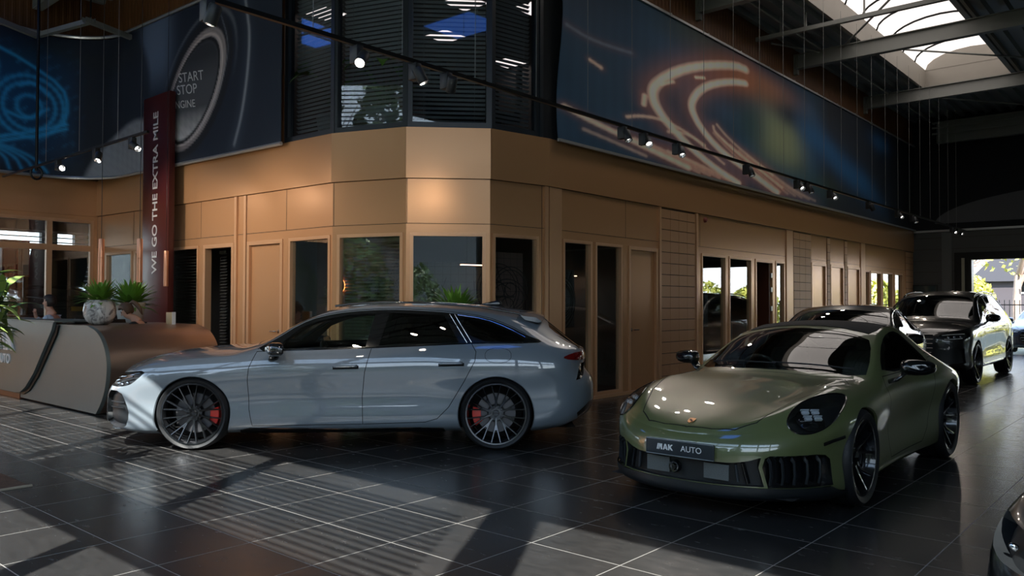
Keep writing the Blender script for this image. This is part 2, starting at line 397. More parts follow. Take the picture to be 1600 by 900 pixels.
def mirror_y(v): return [(x, -y, z) for x, y, z in v]
def build_skin(car, P, regions, lines, root, body_mat, liner_mat, gap_mat, cell=0.035, body_name='body', lining=True):
    """regions: dicts name, proj, poly, mat, off, depth, part ('split' = one object per side, 'whole'), hole, parent
       lines: (proj, pts, width)"""
    s = car
    du = cell; dv = cell
    nu = max(8, int(s.Lu/du)); nv = max(8, int(s.Lv/dv))
    us = np.linspace(0, s.Lu, nu+1); vs = np.linspace(0, s.Lv, nv+1)
    # keep ring positions of the sharp shoulders in the grid
    GU, GV = np.meshgrid(us, vs, indexing='ij')
    pts = np.stack([GU.ravel(), GV.ravel()], 1)
    edges_uv = []
    for r in regions:
        q = densify(r['poly'], r.get('step', 0.022), True); edges_uv.append((s.inv(q, r['proj']), True))
    for (proj, ln, w) in lines:
        ln = np.array(densify(ln, 0.03, False))
        t = np.gradient(ln, axis=0); t /= np.maximum(np.linalg.norm(t, axis=1, keepdims=True), 1e-9); nn = np.stack([-t[:, 1], t[:, 0]], 1)
        edges_uv.append((s.inv(ln+nn*w/2, proj), False)); edges_uv.append((s.inv(ln-nn*w/2, proj), False))
    # drop grid points too close to feature edges
    keep = np.ones(len(pts), bool)
    bnd = (pts[:, 0] < 1e-6) | (pts[:, 0] > s.Lu-1e-6) | (pts[:, 1] < 1e-6) | (pts[:, 1] > s.Lv-1e-6)
    allq = []
    for e, cl in edges_uv: allq += densify(e, 0.01, cl)
    if allq:
        allq = np.array(allq); key = {}
        for q in allq: key.setdefault((int(q[0]/0.012), int(q[1]/0.012)), 1)
        for k, p in enumerate(pts):
            if bnd[k]: continue
            a, b = int(p[0]/0.012), int(p[1]/0.012)
            if (a, b) in key: keep[k] = False
    vin = [Vector(p) for p in pts[keep]]; ein = []
    for e, cl in edges_uv:
        e = [(min(max(a, 0), s.Lu), min(max(b, 0), s.Lv)) for a, b in e]
        b0 = len(vin); vin += [Vector(p) for p in e]; n = len(e)
        for i in range(n if cl else n-1):
            if (vin[b0+i]-vin[b0+(i+1) % n]).length > 1e-5: ein.append((b0+i, b0+(i+1) % n))
    vo, eo, fo, *_ = delaunay_2d_cdt(vin, ein, [], 0, 1e-5, False)
    V2 = np.array([(v.x, v.y) for v in vo]); T = np.array([f for f in fo if len(f) == 3])
    C2 = V2[T].mean(1); C3, CN = s.at(C2[:, 0], C2[:, 1])
    ci, cj = s.uv2ij(C2[:, 0], C2[:, 1]); mki = {p: s.mask(p)[np.round(ci).astype(int), np.round(cj).astype(int)] for p in ('side', 'front', 'rear', 'top')}
    lab = np.full(len(T), -1)
    for k, r in enumerate(regions):
        ax = AX[r['proj']]; m = in_poly(C3[:, ax[0]], C3[:, ax[1]], np.array(r['poly'])) & mki[r['proj']]
        if r.get('over', True): lab[m] = k
        else: lab[m & (lab == -1)] = k
    gap = np.zeros(len(T), bool)
    for (proj, ln, w) in lines:
        ax = AX[proj]; gap |= (dist_poly(C3[:, ax[0]], C3[:, ax[1]], ln) < w*0.52) & mki[proj] & ((lab == -1) | np.array([False if l < 0 else regions[l].get('gaps', False) for l in lab]))
    objs = {}
    def emit(sel, name, mats, fm, parent, off, depth, split, lining_off=None, flip=False):
        tri = T[sel]
        if not len(tri): return []
        used, invx = np.unique(tri, return_inverse=True); tri = invx.reshape(-1, 3)
        Pq, Nq = s.at(V2[used, 0], V2[used, 1]); Pq = Pq+Nq*off
        nn = len(used)
        A = Pq; NA = Nq; F = [tuple(t) for t in tri]
        # orientation
        a, b, c = A[tri[:, 0]], A[tri[:, 1]], A[tri[:, 2]]; fn = np.cross(b-a, c-a); flipm = (fn*NA[tri[:, 0]]).sum(1) < 0
        F = [(t[0], t[2], t[1]) if fl else t for t, fl in zip(F, flipm)]
        fmat = list(fm[sel]) if fm is not None else [0]*len(F)
        if depth:      # recessed pocket: floor pushed in, walls along the border
            cnt = {}
            for t in F:
                for i in range(3):
                    e = (t[i], t[(i+1) % 3]); cnt[e] = 1
            border = [e for e in cnt if (e[1], e[0]) not in cnt]
            base = A.copy(); A = np.concatenate([A-NA*depth, base]); NA2 = np.concatenate([NA, NA])
            for e in border:
                pa, pb = base[e[0]], base[e[1]]
                if (abs(pa[1]) < 1e-4 and abs(pb[1]) < 1e-4): continue
                F.append((e[0], e[1], e[1]+nn)); F.append((e[0], e[1]+nn, e[0]+nn)); fmat += [0, 0]
            NA = None
        if flip: F = [(t[0], t[2], t[1]) for t in F]
        Am = A*np.array([1, -1, 1]); NM = None if NA is None else NA*np.array([1, -1, 1])
        Fm = [(t[0], t[2], t[1]) for t in F]
        res = []
        if split:
            for (vv, ff, nm) in ((A, F, NA), (Am, Fm, NM)):
                res.append(mesh_obj(name, vv, ff, mats, parent, True, fmat, nm))
        else:
            vv = np.concatenate([A, Am]); ff = F+[tuple(i+len(A) for i in t) for t in Fm]; nm = None if NA is None else np.concatenate([NA, NM])
            res.append(mesh_obj(name, vv, ff, mats, parent, True, fmat+fmat, nm))
        if NA is None:
            for o in res:
                o.data.set_sharp_from_angle(angle=math.radians(35))
        return res
    fmall = gap.astype(int)
    objs['body'] = emit(lab == -1, body_name, [body_mat, gap_mat], fmall, root, 0.0, 0, False)
    for k, r in enumerate(regions):
        if r.get('hole'): continue
        ms = [r['mat'], gap_mat]
        o = emit(lab == k, r['name'], ms, fmall, r.get('parent') or root, r.get('off', 0.0), r.get('depth', 0), r.get('split', False))
        objs.setdefault(r['key'] if 'key' in r else r['name'], []).extend(o)
    if lining:
        glassy = np.array([l >= 0 and (regions[l].get('hole', False) or regions[l].get('glass', False) or regions[l].get('depth', 0) > 0) for l in lab])
        emit(~glassy & (C2[:, 1] > s.va[2]), 'inner_lining', [liner_mat], None, root, -0.035, 0, False, flip=True)
    return objs

def arch_lip(s, cx, cz, r, a0, a1, depth, matl, parent, name='wheel_arch', tub=0.42, tubmat=None, rx=None):
    """return edge of the wheel opening and the liner inside, both sides"""
    pts = arc_pts(cx, cz, r, a0, a1, 40, rx); P, N = s.curve(pts, 'side', 0.0, step=9)
    for sg in (1, -1):
        verts = []; faces = []; fm = []; n = len(P)
        for p in P:
            d = np.array([p[0]-cx, 0, p[2]-cz]); d /= np.linalg.norm(d)+1e-9
            q = [p, p-np.array([0, 0.012, 0])-d*0.008, p-np.array([0, depth, 0])-d*0.004, np.array([p[0], p[1]-depth, p[2]])+d*0.02, np.array([p[0]+d[0]*0.02, max(0.2, p[1]-tub), p[2]+d[2]*0.02]), np.array([cx, max(0.2, p[1]-tub), cz])]
            for x in q: verts.append((x[0], sg*x[1], x[2]))
        for i in range(n-1):
            for k in range(5):
                a = i*6+k; f = (a, a+6, a+7, a+1); faces.append(f if sg > 0 else f[::-1]); fm.append(0 if k < 2 else 1)
        mesh_obj(name, verts, faces, [matl, tubmat], parent, True, fm).data.set_sharp_from_angle(angle=math.radians(40))

# ---------------------------------------------------------------- wheels
def make_wheel(root, name, R, width, rim_r, style, M_tyre, M_rim, M_dark, M_disc, M_caliper, cal_ang=0, hub='cap', side=1, M_face=None):
    """wheel axis = local y, outer face towards +y*side; origin at wheel centre"""
    w = bpy.data.objects.new(name, None); COL.objects.link(w); w.parent = root; w.empty_display_size = 0.05
    Mx = Matrix.Rotation(-PI/2*side, 4, 'X') if side > 0 else Matrix.Rotation(PI/2, 4, 'X')   # local z -> outward
    hw = width/2
    bm = bmesh.new()
    prof = [(rim_r-0.004, -hw+0.02), (rim_r+0.012, -hw+0.006), (rim_r+(R-rim_r)*0.55, -hw-0.002), (R-0.022, -hw+0.008), (R-0.006, -hw+0.026), (R, -hw+0.05)]
    for g in (-0.45, 0.0, 0.45):
        prof += [(R, g*hw-0.007), (R-0.008, g*hw-0.005), (R-0.008, g*hw+0.005), (R, g*hw+0.007)]
    prof += [(R, hw-0.05), (R-0.006, hw-0.026), (R-0.022, hw-0.008), (rim_r+(R-rim_r)*0.55, hw+0.002), (rim_r+0.012, hw-0.006), (rim_r-0.004, hw-0.02)]
    lathe(bm, prof, 72, Mx); bmesh.ops.recalc_face_normals(bm, faces=bm.faces[:])
    bm_obj('tyre', bm, M_tyre, w, angle=40)
    bm = bmesh.new()
    prof = [(rim_r-0.006, -hw+0.01), (rim_r-0.03, -hw+0.03), (rim_r-0.035, hw-0.05), (rim_r-0.022, hw-0.028), (rim_r-0.016, hw-0.012), (rim_r-0.002, hw-0.010), (rim_r+0.004, hw-0.016), (rim_r+0.004, -hw+0.01)]
    lathe(bm, prof, 72, Mx, mi=0)
    lathe(bm, [(rim_r-0.020, hw-0.0265), (rim_r-0.014, hw-0.0115), (rim_r-0.002, hw-0.0095)], 72, Mx, mi=1)
    rim = bm_obj('rim', bm, [M_rim, M_face or M_rim], w, angle=40)
    # spokes: sculpted prisms from hub to rim, dished inwards
    def spoke_pts(a0, a1, r0, r1, w0, w1, zi, zo, th):
        res = []
        for (r, a, wd, z) in ((r0, a0, w0, zi), ((r0+r1)/2, (a0+a1)/2, (w0+w1)/2, zi+(zo-zi)*0.35), (r1, a1, w1, zo)):
            res.append((r, a, wd, z))
        return res
    bm = bmesh.new(); face = hw-0.018; hubz = face-0.055
    def bar(path, th=0.03):
        rings = []
        for (r, a, wd, z) in path:
            c = Vector((r*math.cos(a), r*math.sin(a), 0)); t = Vector((-math.sin(a), math.cos(a), 0))
            rings.append([c+t*(-wd/2)+Vector((0, 0, z-th)), c+t*(-wd/2)+Vector((0, 0, z-0.006)), c+t*(-wd*0.28)+Vector((0, 0, z)), c+t*(wd*0.28)+Vector((0, 0, z)), c+t*(wd/2)+Vector((0, 0, z-0.006)), c+t*(wd/2)+Vector((0, 0, z-th))])
        vr = [[bm.verts.new(Mx @ p) for p in rg] for rg in rings]
        for A, B in zip(vr[:-1], vr[1:]):
            for k in range(6):
                f = bm.faces.new([A[k], A[(k+1) % 6], B[(k+1) % 6], B[k]]); f.material_index = 1 if k == 2 else 0
        bm.faces.new(vr[0][::-1]); bm.faces.new(vr[-1])
    re = rim_r-0.012
    if style == 'mesh10':        # ten arms, each splitting like a Y towards the rim
        for i in range(10):
            a = 2*PI*i/10+PI/2; d = 2*PI/40
            bar([(0.05, a, 0.030, hubz), (0.14, a, 0.020, hubz+0.012), (0.165, a, 0.018, hubz+0.018)])
            for sgn in (-1, 1):
                bar([(0.10, a, 0.015, hubz+0.005), (0.16, a+sgn*d*0.55, 0.013, hubz+0.018), (re, a+sgn*d*1.02, 0.013, face)])
    elif style == 'twin5':
        for i in range(5):
            a = 2*PI*i/5+PI/2
            for sgn in (-1, 1):
                bar([(0.05, a+sgn*0.25, 0.035, hubz), (0.15, a+sgn*0.17, 0.024, hubz+0.02), (re, a+sgn*0.20, 0.026, face)], 0.035)
    elif style == 'centerlock':
        for i in range(5):
            a = 2*PI*i/5+0.3
            for sgn in (-1, 1):
                bar([(0.055, a+sgn*0.28, 0.045, hubz-0.01), (0.15, a+sgn*0.20, 0.026, hubz+0.008), (re, a+sgn*0.30, 0.022, face)], 0.04)
    bmesh.ops.recalc_face_normals(bm, faces=bm.faces[:])
    bm_obj('spokes', bm, [M_rim, M_face or M_rim], w, angle=30)
    bm = bmesh.new()
    lathe(bm, [(0.0, hubz+0.004), (0.026, hubz+0.004), (0.030, hubz+0.001), (0.033, hubz-0.004), (0.075, hubz-0.006), (0.085, hubz-0.03), (0.085, hubz-0.05)], 32, Mx)
    for i in range(5):
        a = 2*PI*i/5+0.2
        lathe(bm, [(0.0, hubz+0.004), (0.009, hubz+0.004), (0.010, hubz-0.01)], 8, Mx @ Matrix.Translation((0.056*math.cos(a), 0.056*math.sin(a), 0)))
    if hub == 'lock':
        lathe(bm, [(0.0, hubz+0.03), (0.03, hubz+0.03), (0.036, hubz+0.02), (0.042, hubz-0.004)], 6, Mx)
    bmesh.ops.recalc_face_normals(bm, faces=bm.faces[:])
    bm_obj('hub_cap', bm, M_face or M_rim, w, angle=35)
    if hub == 'rings':
        bm = bmesh.new()
        for k in range(4):
            c = Vector(((k-1.5)*0.0115, 0, hubz+0.006)); tube(bm, [Mx @ (c+Vector((0.0085*math.cos(t), 0.0085*math.sin(t), 0))) for t in np.linspace(0, 2*PI, 16, endpoint=False)], 0.0016, 5, closed=True)
        bm_obj('ring_emblem', bm, M_disc, w, smooth=True)
    bm = bmesh.new()
    rd = rim_r*0.64
    lathe(bm, [(0.09, face-0.10), (rd, face-0.10), (rd, face-0.13), (0.09, face-0.13)], 48, Mx)
    bmesh.ops.recalc_face_normals(bm, faces=bm.faces[:])
    bm_obj('brake_disc', bm, M_disc, w, angle=40)
    # caliper
    bm = bmesh.new(); prof = []
    n = 10; a_half = 0.42
    out = []; 
    for z in (face-0.145, face-0.075):
        ring = []
        for i in range(n+1):
            a = -a_half+2*a_half*i/n; ring.append((rd*1.22, a, z))
        for i in range(n+1):
            a = a_half-2*a_half*i/n; ring.append((rd*0.78, a*0.85, z))
        out.append([bm.verts.new(Mx @ Vector((r*math.cos(a+cal_ang), r*math.sin(a+cal_ang), z))) for r, a, z in ring])
    m = len(out[0])
    for k in range(m): bm.faces.new([out[0][k], out[0][(k+1) % m], out[1][(k+1) % m], out[1][k]])
    bm.faces.new(out[1]); bm.faces.new(out[0][::-1])
    bmesh.ops.recalc_face_normals(bm, faces=bm.faces[:])
    bmesh.ops.bevel(bm, geom=bm.edges[:], offset=0.004, segments=1, affect='EDGES')
    bm_obj('brake_caliper', bm, M_caliper, w, angle=40)
    # dark inner backing (hub carrier) so one does not look through
    bm = bmesh.new(); lathe(bm, [(0.0, -hw+0.03), (rim_r-0.04, -hw+0.03)], 32, Mx); bm_obj('inner_disc', bm, M_dark, w)
    return w

# ---------------------------------------------------------------- materials shared by the cars
M_GREY = mat('grey_car_paint', (0.165, 0.195, 0.225), 0.35, 0.0, coat=1.0, coat_rough=0.02)
M_GREEN = mat('olive_car_paint', (0.118, 0.140, 0.055), 0.35, 0.0, coat=1.0, coat_rough=0.02)
M_BLACKP = mat('black_car_paint', (0.004, 0.005, 0.006), 0.3, 0.0, coat=1.0, coat_rough=0.01)
M_BLUEP = mat('dark_blue_car_paint', (0.015, 0.03, 0.055), 0.3, 0.3, coat=1.0, coat_rough=0.02)
M_GLOSSB = mat('gloss_black_trim', (0.006, 0.007, 0.008), 0.12, 0.0, coat=0.6)
M_SATB = mat('satin_black_plastic', (0.012, 0.014, 0.016), 0.45)
M_GAP = mat('shut_line', (0.004, 0.004, 0.005), 0.9)
M_LINER = mat('dark_cabin_lining', (0.010, 0.010, 0.012), 0.9)
M_TUB = mat('wheel_housing', (0.006, 0.006, 0.007), 0.95)
M_TYRE = mat('tyre_rubber', (0.013, 0.014, 0.016), 0.55, bump=(60, 0.15))
M_RIM = mat('dark_wheel_paint', (0.02, 0.022, 0.026), 0.25, 0.6, coat=0.7)
M_RIMF = mat('turned_wheel_face', (0.085, 0.09, 0.10), 0.22, 1.0)
M_RIMB = mat('black_wheel_paint', (0.010, 0.011, 0.013), 0.2, 0.3, coat=0.8)
M_STEEL = mat('brake_steel', (0.42, 0.43, 0.45), 0.35, 1.0)
M_RED = mat('red_caliper_paint', (0.80, 0.03, 0.02), 0.35, 0.0, coat=0.5)
M_DARKI = mat('black_leather', (0.014, 0.014, 0.016), 0.5)
M_BROWNI = mat('brown_leather', (0.05, 0.028, 0.020), 0.6)
M_CHROME = mat('chrome', (0.75, 0.77, 0.80), 0.08, 1.0)
M_LENSI = mat('lamp_reflector', (0.45, 0.50, 0.56), 0.12, 1.0)
M_LEDW = mat('lamp_lens_white', (0.75, 0.80, 0.85), 0.08, 0.3, coat=1.0)
M_TAIL = mat('red_tail_lamp', (0.14, 0.006, 0.006), 0.10, 0.0, coat=1.0)
M_GLASS_C = glass_mat('clear_car_glass', (0.66, 0.74, 0.70), extra=0.0)
M_GLASS_D = glass_mat('privacy_car_glass', (0.05, 0.055, 0.06), extra=0.0)
M_WHITE = mat('white_lettering', (0.80, 0.81, 0.80), 0.5)
M_LENS = glass_mat('lamp_cover', (0.92, 0.94, 0.95), extra=0.0)
M_CLOTHROOF = mat('black_roof_fabric', (0.008, 0.009, 0.011), 0.85, bump=(300, 0.2))

for m_ in (M_GREY, M_GREEN, M_BLACKP, M_BLUEP, M_GLOSSB):
    m_.node_tree.nodes['Principled BSDF'].inputs['Coat IOR'].default_value = 1.8
M_DISC = mat('brake_disc_grey', (0.10, 0.10, 0.11), 0.4, 0.8)

# ---------------------------------------------------------------- materials of the building
def floor_material():
    m = bpy.data.materials.new('dark_floor_tiles'); m.use_nodes = True; nt = m.node_tree; b = nt.nodes['Principled BSDF']; L = nt.links
    tc = nt.nodes.new('ShaderNodeTexCoord'); sp = nt.nodes.new('ShaderNodeSeparateXYZ'); L.new(tc.outputs['Object'], sp.inputs[0])
    def mth(op, a, b_=None, c_=None):
        n = nt.nodes.new('ShaderNodeMath'); n.operation = op
        for i, v in enumerate((a, b_, c_)):
            if v is None: continue
            if isinstance(v, (int, float)): n.inputs[i].default_value = v
            else: L.new(v, n.inputs[i])
        return n.outputs[0]
    def line(out, org, per, w):
        t = mth('DIVIDE', mth('SUBTRACT', out, org), per); f = mth('SUBTRACT', t, mth('FLOOR', t))
        d = mth('MINIMUM', f, mth('SUBTRACT', 1.0, f)); return mth('LESS_THAN', d, w/2/per), mth('FLOOR', t)
    lx, ix = line(sp.outputs['X'], 1.4733, 0.558, 0.0062); ly, iy = line(sp.outputs['Y'], 4.9646, 0.62947, 0.0062)
    g = mth('MAXIMUM', lx, ly)
    wn_ = nt.nodes.new('ShaderNodeTexWhiteNoise'); cb = nt.nodes.new('ShaderNodeCombineXYZ'); L.new(ix, cb.inputs[0]); L.new(iy, cb.inputs[1]); L.new(cb.outputs[0], wn_.inputs['Vector'])
    nz = nt.nodes.new('ShaderNodeTexNoise'); nz.inputs['Scale'].default_value = 9.0; nz.inputs['Detail'].default_value = 8; nz.inputs['Roughness'].default_value = 0.65
    mp = nt.nodes.new('ShaderNodeMapping'); mp.inputs['Scale'].default_value = (2.0, 0.6, 1); L.new(tc.outputs['Object'], mp.inputs[0]); L.new(mp.outputs[0], nz.inputs['Vector'])
    cr = nt.nodes.new('ShaderNodeValToRGB'); cr.color_ramp.elements[0].color = (0.0145, 0.0155, 0.0165, 1); cr.color_ramp.elements[1].color = (0.034, 0.0325, 0.032, 1); cr.color_ramp.elements[0].position = 0.25; cr.color_ramp.elements[1].position = 0.8
    L.new(mth('MULTIPLY_ADD', wn_.outputs['Value'], 0.16, nz.outputs['Fac']), cr.inputs[0])
    mx = nt.nodes.new('ShaderNodeMix'); mx.data_type = 'RGBA'; L.new(g, mx.inputs['Factor']); L.new(cr.outputs[0], mx.inputs['A']); mx.inputs['B'].default_value = (0.25, 0.235, 0.22, 1)
    L.new(mx.outputs['Result'], b.inputs['Base Color'])
    L.new(mth('MULTIPLY_ADD', nz.outputs['Fac'], 0.16, mth('MULTIPLY_ADD', g, 0.4, 0.17)), b.inputs['Roughness'])
    b.inputs['Specular IOR Level'].default_value = 0.42
    bp = nt.nodes.new('ShaderNodeBump'); bp.inputs['Strength'].default_value = 0.12; bp.inputs['Distance'].default_value = 0.004
    L.new(mth('SUBTRACT', nz.outputs['Fac'], mth('MULTIPLY', g, 0.5)), bp.inputs['Height']); L.new(bp.outputs[0], b.inputs['Normal'])
    return m
M_FLOOR = floor_material()
M_BRONZE = mat('bronze_panel', (0.62, 0.325, 0.155), 0.27, 0.3, spec=0.5)
M_BRONZE2 = mat('bronze_frame', (0.66, 0.37, 0.195), 0.32, 0.25)
M_SEAM = mat('panel_joint', (0.05, 0.03, 0.018), 0.8)
M_BLOCK = mat('painted_blockwork', (0.50, 0.26, 0.125), 0.5, 0.1)
M_UPBROWN = mat('brown_corrugated_cladding', (0.17, 0.07, 0.025), 0.5)
M_DFRAME = mat('anthracite_window_frame', (0.022, 0.028, 0.036), 0.35)
M_PANE = glass_mat('window_pane', (0.80, 0.84, 0.83), extra=0.0)
M_PANE_D = glass_mat('upper_window_pane', (0.72, 0.76, 0.80), extra=-0.035)
M_DARKWALL = mat('dark_wall', (0.010, 0.012, 0.015), 0.85)
M_GREYPANEL = mat('grey_wall_panel', (0.085, 0.088, 0.085), 0.55)
M_OFFW = mat('office_wall', (0.16, 0.15, 0.14), 0.8)
M_OFFC = mat('office_ceiling', (0.20, 0.20, 0.20), 0.8)
M_CARPET = mat('office_carpet', (0.07, 0.04, 0.03), 0.9)
M_DECK = mat('roof_deck_steel', (0.24, 0.26, 0.27), 0.5, 0.2)
M_BEAM = mat('painted_steel_beam', (0.27, 0.275, 0.26), 0.5)
M_CURB = mat('skylight_upstand', (0.30, 0.275, 0.24), 0.6, noise=(1.3, 0.12))
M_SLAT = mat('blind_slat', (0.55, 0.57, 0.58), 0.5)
M_ALU = mat('aluminium_rail', (0.50, 0.51, 0.51), 0.35, 0.6)
M_BLACKM = mat('black_metal', (0.010, 0.011, 0.012), 0.35, 0.3)
M_LEDP = mat('ceiling_light_diffuser', (0.9, 0.9, 0.9), 0.5, emit=(1.0, 0.80, 0.72), estr=2.2)
M_OPAL = mat('opal_skylight', (0.8, 0.8, 0.8), 0.4, emit=(1.0, 0.91, 0.85), estr=1.3)
M_SKYGLOW = mat('blue_sky_glow', (0.3, 0.4, 0.6), 0.3, emit=(0.05, 0.22, 1.0), estr=2.0)  # glow stands in for blue sky
M_STEELG = mat('galvanised_steel', (0.42, 0.43, 0.41), 0.45, 0.4)

RX0, RX1, RY0, RY1, RZ = -1.5, 27.1, -9.0, 16.07, 7.25
def structure(o): o['kind'] = 'structure'; return o
# floor of the hall and of the rooms behind it
structure(bbox_obj('floor', RX0, RX1, RY0, RY1, -0.12, 0.0, M_FLOOR))

FA, FB, FC, FD, FE, FF = Vector((6.29, 16.07)), Vector((6.605, 9.037)), Vector((6.989, 7.959)), Vector((7.782, 7.188)), Vector((8.774, 7.0)), Vector((27.1, 6.99))
ZB, ZU = 3.08, 3.76
WIN_N = [0]; DOOR_N = [0]
def fmat(p0, p1):
    d = (p1-p0).normalized(); return frame_M((p0.x, p0.y, 0), (d.x, d.y, 0), (0, 0, 1))
def lbox(bm, M, s0, s1, z0, z1, d0, d1, mi=0): box(bm, s0, s1, z0, z1, d0, d1, M, mi)
def window(M, s0, s1, z0, z1, fw=0.045, pane=None, frame=None, mids=(), hmids=(), depth=0.07):
    WIN_N[0] += 1
    w = empty('window_%d' % WIN_N[0], kind='structure')
    bm = bmesh.new(); d0, d1 = -depth, 0.012
    lbox(bm, M, s0, s0+fw, z0, z1, d0, d1); lbox(bm, M, s1-fw, s1, z0, z1, d0, d1)
    lbox(bm, M, s0+fw, s1-fw, z1-fw, z1, d0, d1); lbox(bm, M, s0+fw, s1-fw, z0, z0+fw, d0, d1)
    for s in mids: lbox(bm, M, s-fw*.8, s+fw*.8, z0+fw, z1-fw, d0, d1-0.002)
    for z in hmids: lbox(bm, M, s0+fw, s1-fw, z-fw*.9, z+fw*.9, d0, d1-0.004)
    bmesh.ops.recalc_face_normals(bm, faces=bm.faces[:])
    bm_obj('window_frame', bm, frame or M_BRONZE2, w)
    bm = bmesh.new(); lbox(bm, M, s0+fw*.8, s1-fw*.8, z0+fw*.8, z1-fw*.8, -0.040, -0.034); bmesh.ops.recalc_face_normals(bm, faces=bm.faces[:])
    bm_obj('pane', bm, pane or M_PANE, w)
    return w
def door(M, s0, s1, z1, hside=1, material=None, openq=False):
    DOOR_N[0] += 1
    w = empty('door_%d' % DOOR_N[0], kind='structure')
    bm = bmesh.new(); fw = 0.06
    lbox(bm, M, s0, s0+fw, 0, z1, -.1, .014); lbox(bm, M, s1-fw, s1, 0, z1, -.1, .014); lbox(bm, M, s0+fw, s1-fw, z1-fw, z1, -.1, .014)
    bmesh.ops.recalc_face_normals(bm, faces=bm.faces[:]); bm_obj('door_frame', bm, M_BRONZE2, w)
    if openq: return w
    bm = bmesh.new(); lbox(bm, M, s0+fw+.004, s1-fw-.004, 0.01, z1-fw-.004, -.085, -.030); bmesh.ops.recalc_face_normals(bm, faces=bm.faces[:])
    leaf = bm_obj('door_leaf', bm, material or M_BRONZE, w)
    hs = s0+fw+.07 if hside < 0 else s1-fw-.07
    bm = bmesh.new(); lathe(bm, [(0, -.03), (.026, -.03), (.026, -.022), (0, -.020)], 20, M @ Matrix.Translation((hs, 1.02, 0)))
    tube(bm, [M @ Vector((hs, 1.02, -.03)), M @ Vector((hs, 1.02, .025)), M @ Vector((hs-hside*.03, 1.02, .035)), M @ Vector((hs-hside*.13, 1.02, .035))], .009, 8)
    bmesh.ops.recalc_face_normals(bm, faces=bm.faces[:]); bm_obj('door_handle', bm, M_CHROME_B, leaf, angle=40)
    return w
M_CHROME_B = mat('satin_nickel', (0.55, 0.53, 0.50), 0.25, 1.0)
def blinds(M, s0, s1, z0, z1, pitch=.055, depth=-.16, tilt=20, label='', group=None, m=None, sag=0.0):
    bm = bmesh.new(); n = int((z1-z0)/pitch); hw = .024
    c, s_ = math.cos(math.radians(tilt))*hw, math.sin(math.radians(tilt))*hw
    for i in range(n):
        z = z1-.05-i*pitch
        v = [bm.verts.new(M @ Vector(p)) for p in ((s0, z-s_, depth+c), (s1, z-s_, depth+c), (s1, z+.003, depth), (s0, z+.003, depth), (s1, z+s_, depth-c), (s0, z+s_, depth-c))]
        bm.faces.new((v[0], v[1], v[2], v[3])); bm.faces.new((v[3], v[2], v[4], v[5]))
    lbox(bm, M, s0, s1, z1-.045, z1, depth-.03, depth+.03)
    for s in (s0+(s1-s0)*.15, s0+(s1-s0)*.85): lbox(bm, M, s-.002, s+.002, z0, z1-.04, depth+.024, depth+.026)
    o = bm_obj('venetian_blind', bm, m or M_SLAT); put(o, label, 'blind', group); return o

def solid_wall(name, M, L, holes, z0, z1, material, th=.12, extras=None):
    """wall with rectangular holes (s0, s1, za, zb)"""
    bm = bmesh.new(); hs = sorted(holes); cur = 0.0
    for (a, b, za, zb) in hs:
        if a > cur+1e-4: lbox(bm, M, cur, a, z0, z1, -th, 0)
        if za > z0+1e-4: lbox(bm, M, a, b, z0, za, -th, 0)
        if zb < z1-1e-4: lbox(bm, M, a, b, zb, z1, -th, 0)
        cur = b
    if cur < L-1e-4: lbox(bm, M, cur, L, z0, z1, -th, 0)
    if extras: extras(bm)
    bmesh.ops.recalc_face_normals(bm, faces=bm.faces[:])
    return structure(bm_obj(name, bm, material))
def battens(name, M, items, material):
    bm = bmesh.new()
    for (s0, s1, z0, z1, d) in items: lbox(bm, M, s0, s1, z0, z1, 0.0005, d)
    bmesh.ops.recalc_face_normals(bm, faces=bm.faces[:]); return structure(bm_obj(name, bm, material))

MAB, MBC, MCD, MDE, MEF = fmat(FA, FB), fmat(FB, FC), fmat(FC, FD), fmat(FD, FE), fmat(FE, FF)
LAB, LBC, LCD, LDE, LEF = [(b-a).length for a, b in ((FA, FB), (FB, FC), (FC, FD), (FD, FE), (FE, FF))]
WT = 2.37
# left front, three facets of the corner, right front
solid_wall('wall_left', MAB, LAB, [(.37, 1.40, 0.05, WT), (1.50, 2.55, .05, WT), (2.62, 3.64, .05, WT), (3.79, 4.66, 0, WT), (5.02, 5.92, 0, WT), (6.06, 7.0, .05, WT)], 0, ZB, M_BRONZE)
solid_wall('wall_corner', MBC, LBC, [(.08, 1.10, .05, WT)], 0, ZB, M_BRONZE)
solid_wall('wall_corner', MCD, LCD, [(.05, 1.05, .05, WT)], 0, ZB, M_BRONZE)
solid_wall('wall_corner', MDE, LDE, [(.04, .84, .05, WT)], 0, ZB, M_BRONZE)
X0 = FE.x
holes = [(9.12-X0, 9.84-X0, .05, WT), (9.92-X0, 10.66-X0, .05, WT), (10.84-X0, 11.74-X0, 0, WT), (13.27-X0, 14.26-X0, .05, WT), (14.38-X0, 15.40-X0, .05, WT), (15.56-X0, 16.46-X0, 0, WT), (16.58-X0, 17.06-X0, .05, WT),
         (18.62-X0, 19.57-X0, 0, WT+.05), (19.87-X0, 20.80-X0, 0, WT+.05), (21.08-X0, 22.03-X0, 0, WT+.05), (22.45-X0, 22.86-X0, .05, WT), (22.91-X0, 23.87-X0, 0, WT), (23.96-X0, 24.92-X0, .05, WT), (25.12-X0, 25.95-X0, .05, WT)]
solid_wall('wall_right', MEF, LEF, holes, 0, ZB, M_BRONZE)
for M, (a, b) in [(MAB, (.37, 1.40)), (MAB, (1.50, 2.55)), (MAB, (2.62, 3.64)), (MAB, (6.06, 7.0)), (MBC, (.08, 1.10)), (MCD, (.05, 1.05)), (MDE, (.04, .84))]: window(M, a, b, .05, WT)
for a, b in ((9.12, 9.84), (9.92, 10.66), (13.27, 14.26), (14.38, 15.40), (16.58, 17.06), (22.45, 22.86), (23.96, 24.92), (25.12, 25.95)): window(MEF, a-X0, b-X0, .05, WT)
